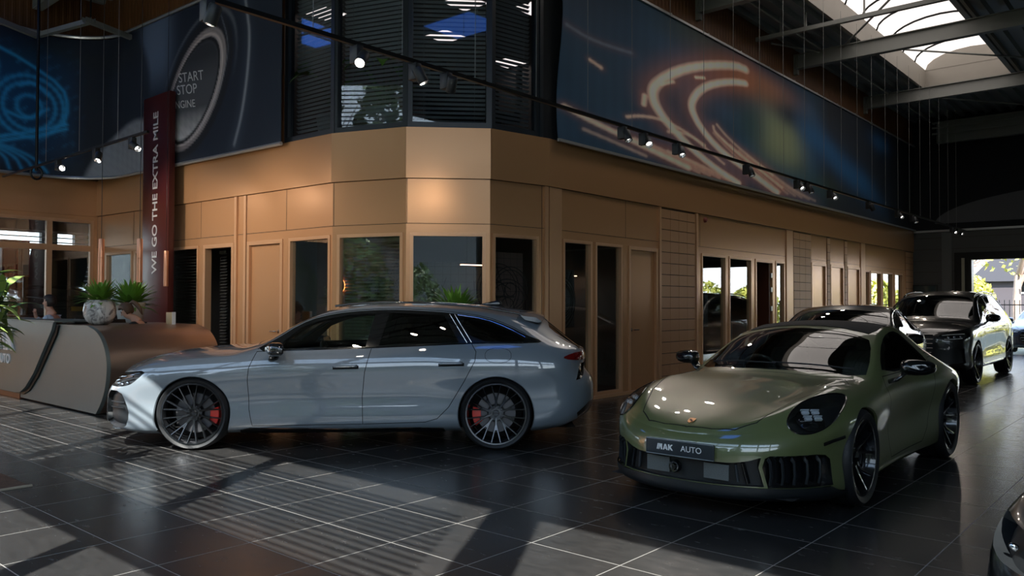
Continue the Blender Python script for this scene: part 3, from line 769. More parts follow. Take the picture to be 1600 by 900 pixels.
door(MAB, 3.79, 4.66, WT, openq=True); door(MAB, 5.02, 5.92, WT, 1)
door(MEF, 10.84-X0, 11.74-X0, WT, -1); door(MEF, 15.56-X0, 16.46-X0, WT, openq=True); door(MEF, 22.91-X0, 23.87-X0, WT, openq=True)
for a, b in ((18.62, 19.57), (19.87, 20.80), (21.08, 22.03)): door(MEF, a-X0, b-X0, WT+.05, 1)
# dark red leaf standing open, with its hinges
leaf = bbox_obj('door_leaf', 16.30, 16.345, 7.02, 7.85, .01, 2.30, mat('dark_red_brown_door', (0.09, 0.028, 0.014), .4), None); structure(leaf); leaf.name = 'door_6'
for z in (.3, 1.35, 1.75, 2.05): bbox_obj('hinge', 16.345, 16.40, 6.985, 7.03, z-.05, z+.05, M_ALU, leaf)
# panel joints above the windows and the shadow gap under the fascia
def joints(M, ss, L, z0=WT+.12, extra=()):
    it = [(s-.004, s+.004, z0, ZB, .0015) for s in ss]+[(0, L, z0-.004, z0+.004, .0015)]+list(extra)
    battens('trim_1', M, it, M_SEAM)
joints(MAB, [.0+.02, 1.44, 2.58, 3.70, 5.0, 6.0], LAB, extra=[(4.995, 5.003, 0, WT+.12, .0015)]); joints(MBC, [.02], LBC); joints(MCD, [.01], LCD); joints(MDE, [.90], LDE, extra=[(.895, .903, 0, WT+.12, .0015)])
joints(MEF, [9.02-X0, 10.76-X0, 11.80-X0, 13.05-X0, 13.22-X0, 17.1-X0], 17.5-X0)
joints(MEF, [17.5-X0, 19.6-X0, 19.84-X0, 20.83-X0, 21.05-X0, 22.06-X0, 22.4-X0, 26.2-X0], LEF)
battens('trim_2', MAB, [(4.70, 4.76, 0, ZB, .03), (4.93, 4.99, 0, ZB, .015)], M_BRONZE2); battens('trim_2', MDE, [(.94, 1.0, 0, ZB, .03)], M_BRONZE2)
battens('trim_2', MEF, [(.02, .30, 0, ZB, .02), (11.76-X0, 11.82-X0, 0, ZB, .03), (13.04-X0, 13.10-X0, 0, ZB, .03), (17.14-X0, 17.50-X0, 0, ZB, .02), (22.08-X0, 22.42-X0, 0, ZB, .025)], M_BRONZE2)
battens('trim_3', MEF, [(8.8-X0, 17.1-X0, 0, .05, .03)], M_BRONZE2)
# blockwork panels: stacked courses with open joints
def blockwork(M, s0, s1, name='wall_right_blockwork', hh=.192, ww=.30):
    bm = bmesh.new(); z = 0.02; k = 0
    while z < ZB-.03:
        h = min(hh, ZB-.02-z); s = s0; n = max(1, round((s1-s0)/ww)); w = (s1-s0)/n
        for i in range(n): lbox(bm, M, s0+i*w+.003, s0+(i+1)*w-.003, z+.006, z+h-.006, .002, .016)
        z += hh; k += 1
    bmesh.ops.recalc_face_normals(bm, faces=bm.faces[:]); structure(bm_obj(name, bm, M_BLOCK))
    battens(name+'_joints', M, [(s0, s1, 0, ZB-.005, .0015)], M_SEAM)
blockwork(MEF, 11.84-X0, 13.02-X0); blockwork(MEF, 17.54-X0, 18.58-X0); blockwork(MEF, 26.25-X0, 27.05-X0)
blockwork(MEF, 19.62-X0, 19.82-X0, ww=.2); blockwork(MEF, 20.85-X0, 21.03-X0, ww=.2)
sw = bbox_obj('light_switch', 18.22, 18.34, 6.955, 6.975, 1.08, 1.24, mat('switch_plastic', (.7, .7, .66), .4), None, .004); put(sw, 'white switch plate on the painted blockwork panel of the right wall', 'switch')
bbox_obj('rocker', 18.25, 18.31, 6.948, 6.956, 1.12, 1.20, mat('switch_rocker', (.78, .78, .74), .3), sw)
al = empty('alarm_sounder', (13.33, 6.96, 2.98), 0, 'small reddish alarm sounder under the fascia of the right wall', 'alarm')
bm = bmesh.new(); lathe(bm, [(0, .05), (.03, .048), (.045, .03), (.05, 0)], 16, Matrix.Rotation(PI/2, 4, 'X')); bm_obj('sounder_body', bm, mat('alarm_red', (.25, .05, .03), .4), al, angle=40)

# fascia band between the floors and the upper facade
for i, (M, L) in enumerate(((MAB, LAB), (MBC, LBC), (MCD, LCD), (MDE, LDE), (MEF, LEF))):
    bm = bmesh.new(); lbox(bm, M, -.005, L+.005, ZB+.008, ZU, -.12, .03); bmesh.ops.recalc_face_normals(bm, faces=bm.faces[:])
    structure(bm_obj('wall_fascia', bm, M_BRONZE))
    bm = bmesh.new(); lbox(bm, M, 0, L, ZB-.02, ZB+.008, -.10, -.004); structure(bm_obj('trim_4', bm, M_SEAM))
# upper windows of the corner office
UZ0, UZ1 = ZU, 6.95
def upwin(M, s0, s1): return window(M, s0, s1, UZ0, UZ1, fw=.075, pane=M_PANE_D, frame=M_DFRAME, depth=.10)
upwin(MAB, 5.95, LAB+.03); upwin(MBC, 0, LBC+.02); upwin(MCD, 0, LCD+.02); upwin(MDE, 0, .86)
bm = bmesh.new(); lbox(bm, MDE, .86, LDE, UZ0, RZ, -.1, .0); lbox(bm, MEF, 0, .35, UZ0, RZ, -.1, 0.0); structure(bm_obj('wall_upper_corner', bm, M_DARKWALL))
bm = bmesh.new(); lbox(bm, MDE, .84, .90, UZ0, UZ1, 0, .03); structure(bm_obj('trim_5', bm, M_DFRAME))
for k, (M, a, b, lb) in enumerate(((MAB, 6.0, LAB-.03, 'horizontal blind in the upper corner window nearest the start button banner'), (MBC, .07, LBC-.06, 'horizontal blind in the upper window behind the first track spotlight pair'), (MCD, .07, LCD-.06, 'horizontal blind in the upper window facing the camera squarely'), (MDE, .06, .80, 'horizontal blind in the rightmost upper corner window'))):
    blinds(M, a, b, UZ0+.05, UZ1-.08, pitch=.060, depth=-.17, tilt=-32, label=lb, group='blinds of the upper office')
# upper walls
def corr(M, s0, s1, z0, z1, name, material, pitch=.12):
    bm = bmesh.new(); n = max(1, round((s1-s0)/pitch)); k_ = (s1-s0)/(n*.12)
    for i in range(n):
        a = s0+i*.12*k_; pts = [(a, 0), (a+.05, 0), (a+.065, .005), (a+.105, .005), (a+.12*k_, 0)]
        for (u0, d0), (u1, d1) in zip(pts[:-1], pts[1:]):
            v = [bm.verts.new(M @ Vector(p)) for p in ((u0, z0, d0), (u1, z0, d1), (u1, z1, d1), (u0, z1, d0))]; bm.faces.new(v)
    bmesh.ops.remove_doubles(bm, verts=bm.verts[:], dist=1e-4); structure(bm_obj(name, bm, material))
corr(MEF, .35, LEF, ZU, RZ, 'wall_upper_right', M_UPBROWN); corr(MAB, 0, 5.92, ZU, RZ, 'wall_upper_left', M_UPBROWN)
MBK = fmat(Vector((-1.5, 16.07)), FA)
# far left wall with the workshop window
LBK = (FA-Vector((-1.5, 16.07))).length
solid_wall('wall_back', MBK, LBK, [(2.0, 4.4, 1.0, 3.0), (4.55, 7.72, .95, 3.0)], 0, ZB, M_BRONZE)
window(MBK, 4.55, 7.72, .95, 3.0, fw=.06, mids=(6.95,), hmids=(2.46,)); window(MBK, 2.0, 4.4, 1.0, 3.0, fw=.06)
bm = bmesh.new(); lbox(bm, MBK, 0, LBK, ZB, ZU, -.12, .02); structure(bm_obj('wall_fascia', bm, M_BRONZE))
corr(MBK, 0, LBK, ZU, RZ, 'wall_upper_back', M_UPBROWN)
# far end wall with the gate
G0, G1, GZ = 5.42, -.4, 2.80
bm = bmesh.new()
box(bm, RX1, RX1+.25, G0, 6.99, 0, 3.72); box(bm, RX1, RX1+.25, G1, G0, GZ, 3.72); box(bm, RX1, RX1+.25, RY0, G1, 0, 3.72); structure(bm_obj('wall_far', bm, M_GREYPANEL))
bm = bmesh.new(); box(bm, RX1-.02, RX1+.25, RY0, 6.99, 3.72, RZ); structure(bm_obj('wall_far_upper', bm, M_DARKWALL))
bm = bmesh.new()
for z in [.35*i for i in range(1, 11)]: box(bm, RX1-.006, RX1-.0005, G0+.08 if z < GZ else RY0, 6.99, z-.004, z+.004)
structure(bm_obj('trim_6', bm, M_SEAM))
bm = bmesh.new(); box(bm, RX1-.05, RX1-.01, RY0, 6.95, 3.68, 3.74); structure(bm_obj('trim_7', bm, M_ALU))
gate = empty('door_7', kind='structure')
bm = bmesh.new(); box(bm, RX1-.06, RX1+.25, G0-.06, G0+.40, 0, GZ+.22); box(bm, RX1-.06, RX1+.25, G1, G0-.06, GZ, GZ+.22); bm_obj('door_frame', bm, M_BLACKM, gate)
bm = bmesh.new(); box(bm, RX1-.10, RX1-.06, G0+.12, G0+.20, 0, GZ+.05); bm_obj('door_rail', bm, mat('pale_gate_rail', (.45, .43, .33), .4), gate)
bm = bmesh.new(); box(bm, RX1-.03, RX1+.02, G0+.48, G0+.75, 0, 3.66); structure(bm_obj('wall_far_downpipe', bm, mat('grey_duct', (.13, .14, .14), .4)))
# pale arched shape painted high on the far wall
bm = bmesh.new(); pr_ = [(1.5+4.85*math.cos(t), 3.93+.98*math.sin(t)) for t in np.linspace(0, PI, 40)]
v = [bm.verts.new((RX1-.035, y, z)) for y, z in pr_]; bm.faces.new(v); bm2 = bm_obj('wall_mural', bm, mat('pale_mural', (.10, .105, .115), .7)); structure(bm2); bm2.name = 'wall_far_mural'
# side wall away from the offices, glazed only towards the far end
GW = (17.56, 27.1, .9, 2.7)
bm = bmesh.new()
box(bm, RX0, RX1, RY0-.2, RY0, 0, GW[2]); box(bm, RX0, RX1, RY0-.2, RY0, GW[3], RZ); box(bm, RX0, GW[0], RY0-.2, RY0, GW[2], GW[3])
for x in (17.56, 22.33, 27.1): box(bm, x-.15, min(x+.15, RX1), RY0-.2, RY0, GW[2], GW[3])
structure(bm_obj('wall_garden_side', bm, M_GREYPANEL))
MGS = frame_M((RX1, RY0, 0), (-1, 0, 0), (0, 0, 1))
for i in range(2): window(MGS, 4.76*i+.15, 4.76*i+4.61, GW[2], GW[3], fw=.06, pane=M_PANE, frame=M_DFRAME, mids=(4.76*i+2.38,))
# street front behind the camera: mullions, transom and outside sun louvres
SX = RX0
bm = bmesh.new()
for y, hw in ((.10, .17), (2.95, .055), (5.72, .055), (8.5, .055), (11.3, .055), (14.0, .055), (-3.0, .06), (-6.0, .06)): box(bm, SX-.12, SX+.05, y-hw, y+hw, 0, RZ)
box(bm, SX-.12, SX+.05, RY0, RY1, 4.17, 4.77); box(bm, SX-.12, SX+.05, RY0, RY1, 0, .25); box(bm, SX-.12, SX+.05, RY0, RY1, 6.72, RZ)
structure(bm_obj('wall_street_front', bm, M_DFRAME))
MSF = frame_M((SX, RY0, 0), (0, 1, 0), (0, 0, 1))
for a, b in ((-9, -6), (-6, -3), (-3, .1), (.1, 2.95), (2.95, 5.72), (5.72, 8.5), (8.5, 11.3), (11.3, 14.0)):
    window(MSF, a+9+.05, b+9-.05, .25, 4.17, fw=.04, pane=glass_mat('front_glazing', (.9, .93, .92)) if 'front_glazing' not in bpy.data.materials else bpy.data.materials['front_glazing'], frame=M_DFRAME)
    window(MSF, a+9+.05, b+9-.05, 4.77, 6.72, fw=.02, pane=bpy.data.materials['front_glazing'], frame=M_DFRAME)
bm = bmesh.new()
for i in range(18):
    z = 4.84+.105*i; box(bm, SX-.34, SX-.325, .32, 15.9, z, z+.030)
lv = structure(bm_obj('window_louvres', bm, M_STEELG))

# ---------------------------------------------------------------- roof
SKY = (8.6, 23.1, 3.48, 5.62)
bm = bmesh.new(); per = .333; y = RY0
while y < 17.0:
    x1s = [(RX0, RX1)]
    if SKY[2]-.05 < y < SKY[3]+.02: x1s = [(RX0, SKY[0]), (SKY[1], RX1)]
    for (xa, xb) in x1s:
        pts = [(y, RZ), (y+.17, RZ), (y+.20, RZ-.10), (y+.303, RZ-.10), (y+.333, RZ)]
        for (a, za), (b, zb_) in zip(pts[:-1], pts[1:]):
            v = [bm.verts.new(p) for p in ((xa, a, za), (xb, a, za), (xb, b, zb_), (xa, b, zb_))]; bm.faces.new(v)
    y += per
bmesh.ops.remove_doubles(bm, verts=bm.verts[:], dist=1e-4); bmesh.ops.recalc_face_normals(bm, faces=bm.faces[:]); structure(bm_obj('ceiling', bm, M_DECK))
bm = bmesh.new(); box(bm, RX0-.3, RX1+.3, RY0-.3, SKY[2]-.05, RZ+.02, RZ+.3); box(bm, RX0-.3, RX1+.3, SKY[3]+.05, 17, RZ+.02, RZ+.3); box(bm, RX0-.3, SKY[0]-.03, SKY[2]-.05, SKY[3]+.05, RZ+.02, RZ+.3); box(bm, SKY[1]+.03, RX1+.3, SKY[2]-.05, SKY[3]+.05, RZ+.02, RZ+.3)
structure(bm_obj('ceiling_insulation', bm, M_DARKWALL))
def ibeam(x, y0, y1, z0=6.72, z1=7.04, w=.16, name='ceiling_beam'):
    bm = bmesh.new(); box(bm, x-.010, x+.010, y0, y1, z0+.012, z1-.012); box(bm, x-w/2, x+w/2, y0, y1, z0, z0+.014); box(bm, x-w/2, x+w/2, y0, y1, z1-.014, z1)
    box(bm, x-w/2, x+w/2, y1-.012, y1, z0, z1)
    o = structure(bm_obj(name, bm, M_BEAM)); return o
for x in (13.1, 17.65, 22.45): ibeam(x, RY0, 6.93)
ibeam(8.3, RY0, 6.9); ibeam(26.8, RY0, 6.2, 6.35, 7.0, .2); ibeam(5.14, 7.3 if False else RY0, 15.9)
bm = bmesh.new()
for x in (13.1, 17.65, 22.45, 8.3): box(bm, x-.05, x+.05, 6.9, 6.99, 6.60, 7.05)
for z, r in ((6.95, .03), (6.8, .03), (6.62, .03)): tube(bm, [(26.6, 6.3, z), (26.6, RY0, z)], r, 8)
structure(bm_obj('ceiling_edge_rails', bm, M_BEAM))
# pipes and braces under the deck
bm = bmesh.new()
tube(bm, [(9.0, 6.35, 7.02), (RX1, 6.35, 7.02)], .022, 8)
tube(bm, [(17.7, 5.9, 7.05), (22.3, 2.2, 7.05)], .022, 8); tube(bm, [(17.6, 5.9, 7.0), (13.4, 2.9, 7.0)], .022, 8); tube(bm, [(17.55, 6.4, 6.98), (16.3, 6.95, 6.98)], .022, 8)
tube(bm, [(22.5, 6.1, 6.98), (26.7, 3.2, 6.98)], .022, 8); structure(bm_obj('ceiling_bracing', bm, M_BEAM))
def strut(name, p0, p1, w=.041, h=.041):
    bm = bmesh.new(); p0 = Vector(p0); p1 = Vector(p1); d = (p1-p0); M = frame_M(p0, d, Vector((0, 0, 1)).cross(d)); L = d.length
    box(bm, 0, L, -w, w, -h, -h+.006, M); box(bm, 0, L, -w, -w+.005, -h, h, M); box(bm, 0, L, w-.005, w, -h, h, M)
    bmesh.ops.recalc_face_normals(bm, faces=bm.faces[:]); return bm_obj(name, bm, M_BEAM)
st = strut('cable_tray', (15.45, 6.9, 6.82), (15.5, 1.2, 6.82)); put(st, 'long grey steel channel hung under the roof beside the skylight', 'cable tray')
for yy in (6.4, 5.9, 4.8): bbox_obj('hanger', 15.46, 15.49, yy-.015, yy+.015, 6.8, 7.18, M_BEAM, st)
# skylight: upstand, arched bars and opal panels
ska = structure(empty('window_skylight', (0, 0, 0))); sz = RZ+.42
bm = bmesh.new(); a, b, c, d = SKY
box(bm, a-.06, b+.06, c-.06, c, RZ-.10, sz); box(bm, a-.06, b+.06, d, d+.06, RZ-.10, sz); box(bm, b, b+.06, c, d, RZ-.10, sz); box(bm, a-.06, a, c, d, RZ-.10, sz); bm_obj('upstand', bm, M_CURB, ska)
ym, hw, rise = (c+d)/2, (d-c)/2, .42
def arcp(t): return ym-hw*math.cos(t*PI), sz+rise*math.sin(t*PI)
nb = 14; xs_ = [a+(b-a)*i/nb for i in range(nb+1)]
bm = bmesh.new()
for i in range(nb):
    for k in range(10):
        (y0, z0), (y1, z1) = arcp(k/10), arcp((k+1)/10); v = [bm.verts.new(p) for p in ((xs_[i], y0, z0), (xs_[i+1], y0, z0), (xs_[i+1], y1, z1), (xs_[i], y1, z1))]; bm.faces.new(v)
bmesh.ops.remove_doubles(bm, verts=bm.verts[:], dist=1e-4)
bm_obj('opal_panel', bm, M_OPAL, ska, smooth=True)
for x in xs_[1:-1]:
    bm = bmesh.new(); tube(bm, [(x, arcp(k/12)[0], arcp(k/12)[1]-.02) for k in range(13)], .026, 6); bm_obj('arched_bar', bm, M_BLACKM, ska, smooth=True)
bm = bmesh.new(); 
for x0_, x1_ in ((a-.06, a+.01), (b-.01, b+.06)): prism(bm, [(ym-(hw+.06)*math.cos(k/12*PI), sz-.02+(rise+.06)*math.sin(k/12*PI)) for k in range(13)], x0_, x1_, Matrix(((0, 0, 1, 0), (1, 0, 0, 0), (0, 1, 0, 0), (0, 0, 0, 1))))
bmesh.ops.recalc_face_normals(bm, faces=bm.faces[:])
bm_obj('end_panel', bm, M_CURB, ska)

skb = structure(empty('window_skylight'))  # unseen panels added under the deck, glowing blue to be mirrored in the windows
bm = bmesh.new(); box(bm, 2.3, 3.9, 13.3, 14.6, RZ-.115, RZ-.105); box(bm, 3.0, 4.6, 2.8, 3.8, RZ-.115, RZ-.105); bm_obj('opal_panel', bm, M_SKYGLOW, skb)
bm = bmesh.new()
for x in (2.25, 3.05, 3.9): box(bm, x, x+.06, 13.25, 14.65, RZ-.14, RZ-.10)
for y in (13.25, 13.9, 14.6): box(bm, 2.25, 3.96, y, y+.06, RZ-.14, RZ-.10)
for x in (2.85, 4.7): box(bm, x, x+.06, 2.65, 3.95, RZ-.14, RZ-.10)
for y in (2.65, 3.9): box(bm, 2.85, 4.76, y, y+.06, RZ-.14, RZ-.10)
bm_obj('window_frame', bm, M_CURB, skb)
# ---------------------------------------------------------------- rooms behind the glazing
bm = bmesh.new()
box(bm, 6.75, 9.0, 14.9, 15.0, 0, 3.0); box(bm, 8.9, 13.0, 12.2, 12.3, 0, 3.0); box(bm, 8.9, 9.0, 12.3, 14.9, 0, 3.0); box(bm, 12.0, 27, 10.9, 11.0, 0, 3.0); box(bm, 10.6, 10.7, 7.2, 12.2, 0, 3.0) if False else None
box(bm, 11.72, 11.80, 7.12, 11.0, 0, 3.0); box(bm, 17.3, 17.38, 7.12, 11.0, 0, 3.0)
structure(bm_obj('wall_office_partitions', bm, M_OFFW))
bm = bmesh.new(); v = [bm.verts.new(p) for p in ((6.5, 16, 3.0), (6.75, 9.06, 3.0), (7.1, 8.05, 3.0), (7.85, 7.3, 3.0), (8.8, 7.13, 3.0), (27, 7.13, 3.0), (27, 16, 3.0))]; bm.faces.new(v); structure(bm_obj('ceiling_office', bm, M_OFFC))
bm = bmesh.new(); v = [bm.verts.new(p) for p in ((6.75, 16, .004), (6.75, 9.06, .004), (7.1, 8.05, .004), (7.85, 7.3, .004), (8.8, 7.13, .004), (27, 7.13, .004), (27, 16, .004))]; bm.faces.new(v); structure(bm_obj('floor_office', bm, M_CARPET))
bm = bmesh.new(); v = [bm.verts.new(p) for p in ((6.5, 16, 3.70), (6.7, 9.06, 3.70), (7.1, 8.05, 3.70), (7.85, 7.3, 3.70), (8.8, 7.13, 3.70), (27, 7.13, 3.70), (27, 16, 3.70))]; bm.faces.new(v); structure(bm_obj('floor_upper_office', bm, M_CARPET))
bm = bmesh.new(); v = [bm.verts.new(p) for p in ((6.5, 16, 6.96), (6.7, 9.06, 6.96), (7.1, 8.05, 6.96), (7.85, 7.3, 6.96), (8.8, 7.13, 6.96), (27, 7.13, 6.96), (27, 16, 6.96))]; bm.faces.new(v); structure(bm_obj('ceiling_upper_office', bm, M_OFFC))
bm = bmesh.new(); box(bm, 6.5, 15, 13.0, 13.1, 3.7, 6.96); box(bm, 14.0, 14.1, 7.1, 13, 3.7, 6.96); structure(bm_obj('wall_upper_office', bm, M_OFFW))
# workshop behind the far left wall
bm = bmesh.new(); box(bm, -1.5, 11.5, 24.0, 24.2, 0, 1.0); box(bm, -1.5, 11.5, 24, 24.2, 3.35, 5)
for x in (-1.5, 3.9, 5.6, 6.75, 8.15, 9.0, 11.2): box(bm, x-.2, x+.2, 24, 24.2, 1, 3.6)
box(bm, 11.4, 11.6, 16.2, 24.2, 0, 5); box(bm, 6.4, 11.5, 16.15, 16.25, 0, 5); box(bm, -1.7, -1.5, 16.2, 24.2, 0, 5); box(bm, -1.7, 11.5, 16.2, 24.2, 5, 5.1); box(bm, -1.7, 11.5, 16.2, 24.2, -.1, 0); structure(bm_obj('wall_workshop', bm, M_GREYPANEL))

# ---------------------------------------------------------------- grey estate car
def seat(root, x, y, M, headrest=True, z0=0.30, name='seat', tilt=0.25, h=0.62):
    bm = bmesh.new()
    def pad(cx, cz, w, d, t, ang, taper=0.9):
        Mx = Matrix.Translation((cx, y, cz)) @ Matrix.Rotation(ang, 4, 'Y')
        pts = []
        for k, (fx, s_) in enumerate(((-d/2, 0.9), (-d/2+0.04, 1.0), (d/2-0.06, 1.0*taper+0.05), (d/2, taper*0.9))):
            rg = [(-w/2*s_, -t/2*0.6), (-w/2*s_, t/2), (-w*0.3*s_, t/2*0.8), (w*0.3*s_, t/2*0.8), (w/2*s_, t/2), (w/2*s_, -t/2*0.6)]
            pts.append([bm.verts.new(Mx @ Vector((fx, a, b))) for a, b in rg])
        for A, B in zip(pts[:-1], pts[1:]):
            for i in range(6): bm.faces.new([A[i], A[(i+1) % 6], B[(i+1) % 6], B[i]])
        bm.faces.new(pts[0][::-1]); bm.faces.new(pts[-1])
    pad(x, z0+0.10, 0.52, 0.52, 0.16, 0.08)
    pad(x+0.30, z0+0.16+h/2, 0.50, h, 0.13, -PI/2+tilt, 0.75)
    if headrest: pad(x+0.30+0.16, z0+0.22+h, 0.25, 0.19, 0.10, -PI/2+tilt, 0.9)
    bmesh.ops.recalc_face_normals(bm, faces=bm.faces[:])
    o = bm_obj(name, bm, M, root, smooth=True)
    sb = o.modifiers.new('soft', 'SUBSURF'); sb.levels = 2; sb.render_levels = 2
    return o
def steering_wheel(root, x, y, z, M, r=0.185, tilt=0.42):
    bm = bmesh.new(); Mx = Matrix.Translation((x, y, z)) @ Matrix.Rotation(PI/2-tilt, 4, 'Y')
    tube(bm, [Mx @ Vector((r*math.cos(a), r*math.sin(a), 0)) for a in np.linspace(0, 2*PI, 40, endpoint=False)], 0.016, 8, closed=True)
    for a in (0, PI*0.5, PI*1.5): tube(bm, [Mx @ Vector((0, 0, 0)), Mx @ Vector((r*math.cos(a), r*math.sin(a), 0))], 0.014, 6)
    lathe(bm, [(0, 0.02), (0.05, 0.018), (0.065, 0), (0.05, -0.02), (0, -0.02)], 20, Mx)
    bmesh.ops.recalc_face_normals(bm, faces=bm.faces[:])
    return bm_obj('steering_wheel', bm, M, root, angle=50)
def loft_obj(name, rings, M, parent, closed=True, smooth=True, angle=None, sub=0):
    bm = bmesh.new(); vr = [[bm.verts.new(p) for p in r] for r in rings]; n = len(vr[0])
    for A, B in zip(vr[:-1], vr[1:]):
        for i in range(n if closed else n-1): bm.faces.new([A[i], A[(i+1) % n], B[(i+1) % n], B[i]])
    if closed: bm.faces.new(vr[0][::-1]); bm.faces.new(vr[-1])
    bmesh.ops.recalc_face_normals(bm, faces=bm.faces[:])
    o = bm_obj(name, bm, M, parent, smooth=smooth, angle=angle)
    if sub: m = o.modifiers.new('soft', 'SUBSURF'); m.levels = sub; m.render_levels = sub
    return o
def mirror_part(root, x, y, z, L, H, D, M, M_glass, sy, arm=True, name='door_mirror'):
    """shell points forward (-x); sy = side"""
    rings = []
    for (t, s_) in ((0.0, 0.35), (0.08, 0.72), (0.35, 0.98), (0.7, 1.0), (0.93, 0.93), (1.0, 0.88)):
        ring = []
        for k in range(16):
            a = 2*PI*k/16; cx = math.cos(a); cz = math.sin(a)
            e = 0.7
            yy = math.copysign(abs(cx)**e, cx)*L/2*s_; zz = math.copysign(abs(cz)**e, cz)*H/2*s_*(1.0-0.18*(cx*1.0))
            ring.append(Vector((x+D*(t-0.5)+0.15*abs(yy+0)*0+0.03*(cx), sy*(y+yy), z+zz)))
        rings.append(ring)
    o = loft_obj(name, rings, M, root)
    g = []
    gm = mesh_obj('mirror_glass', [(p.x+0.002, p.y*1.0, p.z) for p in rings[-1]], [list(range(16))], M_glass, o)
    if arm:
        bm = bmesh.new(); tube(bm, [(x-0.02, sy*(y-L*0.35), z-H*0.35), (x-0.04, sy*(y-L*0.55), z-H*0.75), (x-0.05, sy*(y-L*0.8), z-H*0.95)], 0.03, 8, flat=(0.05, 0.018)); bm_obj('mirror_arm', bm, M, o, smooth=True)
    return o

def build_wagon():
    P = dict(xf=-1.05, xr=3.99, Lf=0.78, Lr=0.50, pf=2.9, pr=3.0, wf=0.9, wr=0.9,
        W=[(-1, 0.925), (-0.3, 0.93), (0.4, 0.93), (1.5, 0.925), (2.6, 0.935), (3.1, 0.94), (3.6, 0.915), (4.0, 0.88)],
        zb=[(-1.0, 0.185), (-0.6, 0.15), (-0.4, 0.15), (0.5, 0.165), (2.5, 0.18), (3.35, 0.175), (3.7, 0.235), (4.0, 0.30)],
        zS=[(-1.0, 0.71), (-0.85, 0.735), (-0.55, 0.815), (-0.1, 0.875), (0.4, 0.915), (0.7, 0.935), (1.6, 0.968), (2.65, 1.015), (3.25, 1.03), (3.6, 0.99), (3.85, 0.945), (4.0, 0.93)],
        bx=(-0.95, -0.35, 3.35, 3.95),
        side=[(0.00, .10, .14, .12, .10, -.12), (0.035, .035, .06, .06, .05, -.07), (0.09, .012, .02, .03, .02, -.03), (0.17, .004, .005, .01, .0, -.01),
              (0.27, .012, .0, .0, .0, .0), (0.38, .030, .0, .0, .0, .0), (0.50, .030, .004, .0, .0, .0), (0.62, .015, .012, .008, .0, -.02),
              (0.72, .003, .02, .015, .02, -.09), (0.80, .004, .03, .012, .045, -.11), (0.88, .022, .05, .03, .07, -.09), (0.95, .045, .08, .055, .10, -.085), (1.0, .075, .11, .085, .135, -.095)],
        flare=[(0.0, 0.66, 0.55, 0.17, 0.010), (2.95, 0.70, 0.60, 0.17, 0.018)],
        zc=[(-1.0, 0.71), (-0.93, 0.765), (-0.8, 0.83), (-0.6, 0.895), (-0.3, 0.95), (0.1, 0.985), (0.42, 1.00), (0.62, 1.10), (0.9, 1.25), (1.2, 1.375), (1.45, 1.43), (1.9, 1.458), (2.4, 1.452), (2.9, 1.415), (3.25, 1.37), (3.42, 1.34), (3.52, 1.25), (3.80, 1.02), (3.87, 0.965), (4.0, 0.93)],
        zR=[(0.3, 0.945), (0.55, 0.965), (0.78, 1.10), (0.99, 1.235), (1.2, 1.325), (1.46, 1.38), (1.9, 1.402), (2.4, 1.385), (2.8, 1.345), (3.1, 1.29), (3.3, 1.235), (3.5, 1.145), (3.75, 1.01), (3.9, 0.955)],
        yR=[(0.3, .80), (0.55, .775), (0.9, .70), (1.2, .65), (1.6, .61), (2.2, .60), (2.8, .585), (3.3, .565), (3.6, .62), (3.9, .72)],
        cowl=(0.30, 0.66), tail=(3.66, 3.93), sc=0.06, sR=0.06, sS=0.10, gbulge=0.018)
    s = CarSkin(P)
    root = empty('estate_car', (0, 0, 0), 0, 'light grey estate car in side view with dark multi-spoke wheels and red brake calipers', 'car')
    dlo = smooth_pts([(.555, .952), (.78, 1.085), (.99, 1.222), (1.18, 1.297), (1.46, 1.348), (1.85, 1.370), (2.15, 1.362), (2.5, 1.338), (2.85, 1.288), (3.08, 1.205), (3.26, 1.115), (3.42, 1.062), (3.36, 1.040), (2.7, 1.037), (1.7, .992), (1.0, .965)], True, 1)
    inset_c = [(.80, .985), (.86, 1.06), (1.01, 1.19), (1.2, 1.262), (1.46, 1.312), (1.735, 1.332), (1.665, 1.003)]
    gR = [(1.875, 1.338), (2.43, 1.315), (2.585, 1.052), (1.795, 1.015)]
    gQ = smooth_pts([(2.565, 1.298), (2.83, 1.262), (3.06, 1.172), (3.23, 1.085), (3.21, 1.058), (2.735, 1.055)], True, 1)
    fd = [(.60, .955), (.545, .80), (.535, .67), (.55, .40), (.585, .238), (1.655, .255), (1.645, .52), (1.67, .76), (1.725, .992)]
    rd = [(1.725, .992), (1.67, .76), (1.645, .52), (1.655, .255), (2.26, .275), (2.38, .31), (2.49, .42), (2.64, .67), (2.745, .87), (2.755, .96), (2.71, 1.037)]
    archF = arc_pts(0, 0.345, 0.375, -30, 210, 40); archF = [(0.330, 0.0)]+archF+[(-0.330, 0.0)]
    archR = arc_pts(2.954, 0.345, 0.378, -30, 210, 40); archR = [(2.954+0.33, 0.0)]+archR+[(2.954-0.33, 0.0)]
    head = smooth_pts([(-1.06, .672), (-.88, .715), (-.70, .748), (-.44, .775), (-.54, .68), (-.62, .625), (-.78, .602), (-1.06, .612)], True, 1)
    intake = smooth_pts([(-.93, .565), (-.72, .57), (-.655, .46), (-.61, .33), (-.66, .205), (-.86, .195), (-.98, .25)], True, 1)
    tail = smooth_pts([(3.60, .902), (3.70, .94), (3.85, .952), (4.05, .95), (4.05, .872), (3.8, .868), (3.68, .878)], True, 1)
    vent = [(3.80, .838), (3.745, .678), (3.80, .69), (3.83, .72), (3.875, .83)]
    diff = [(3.755, .355), (3.90, .46), (4.05, .47), (4.05, .1), (3.80, .20), (3.78, .25)]
    fuel = smooth_pts([(2.845, .855), (3.10, .855), (3.10, .995), (2.845, .995)], True, 2)
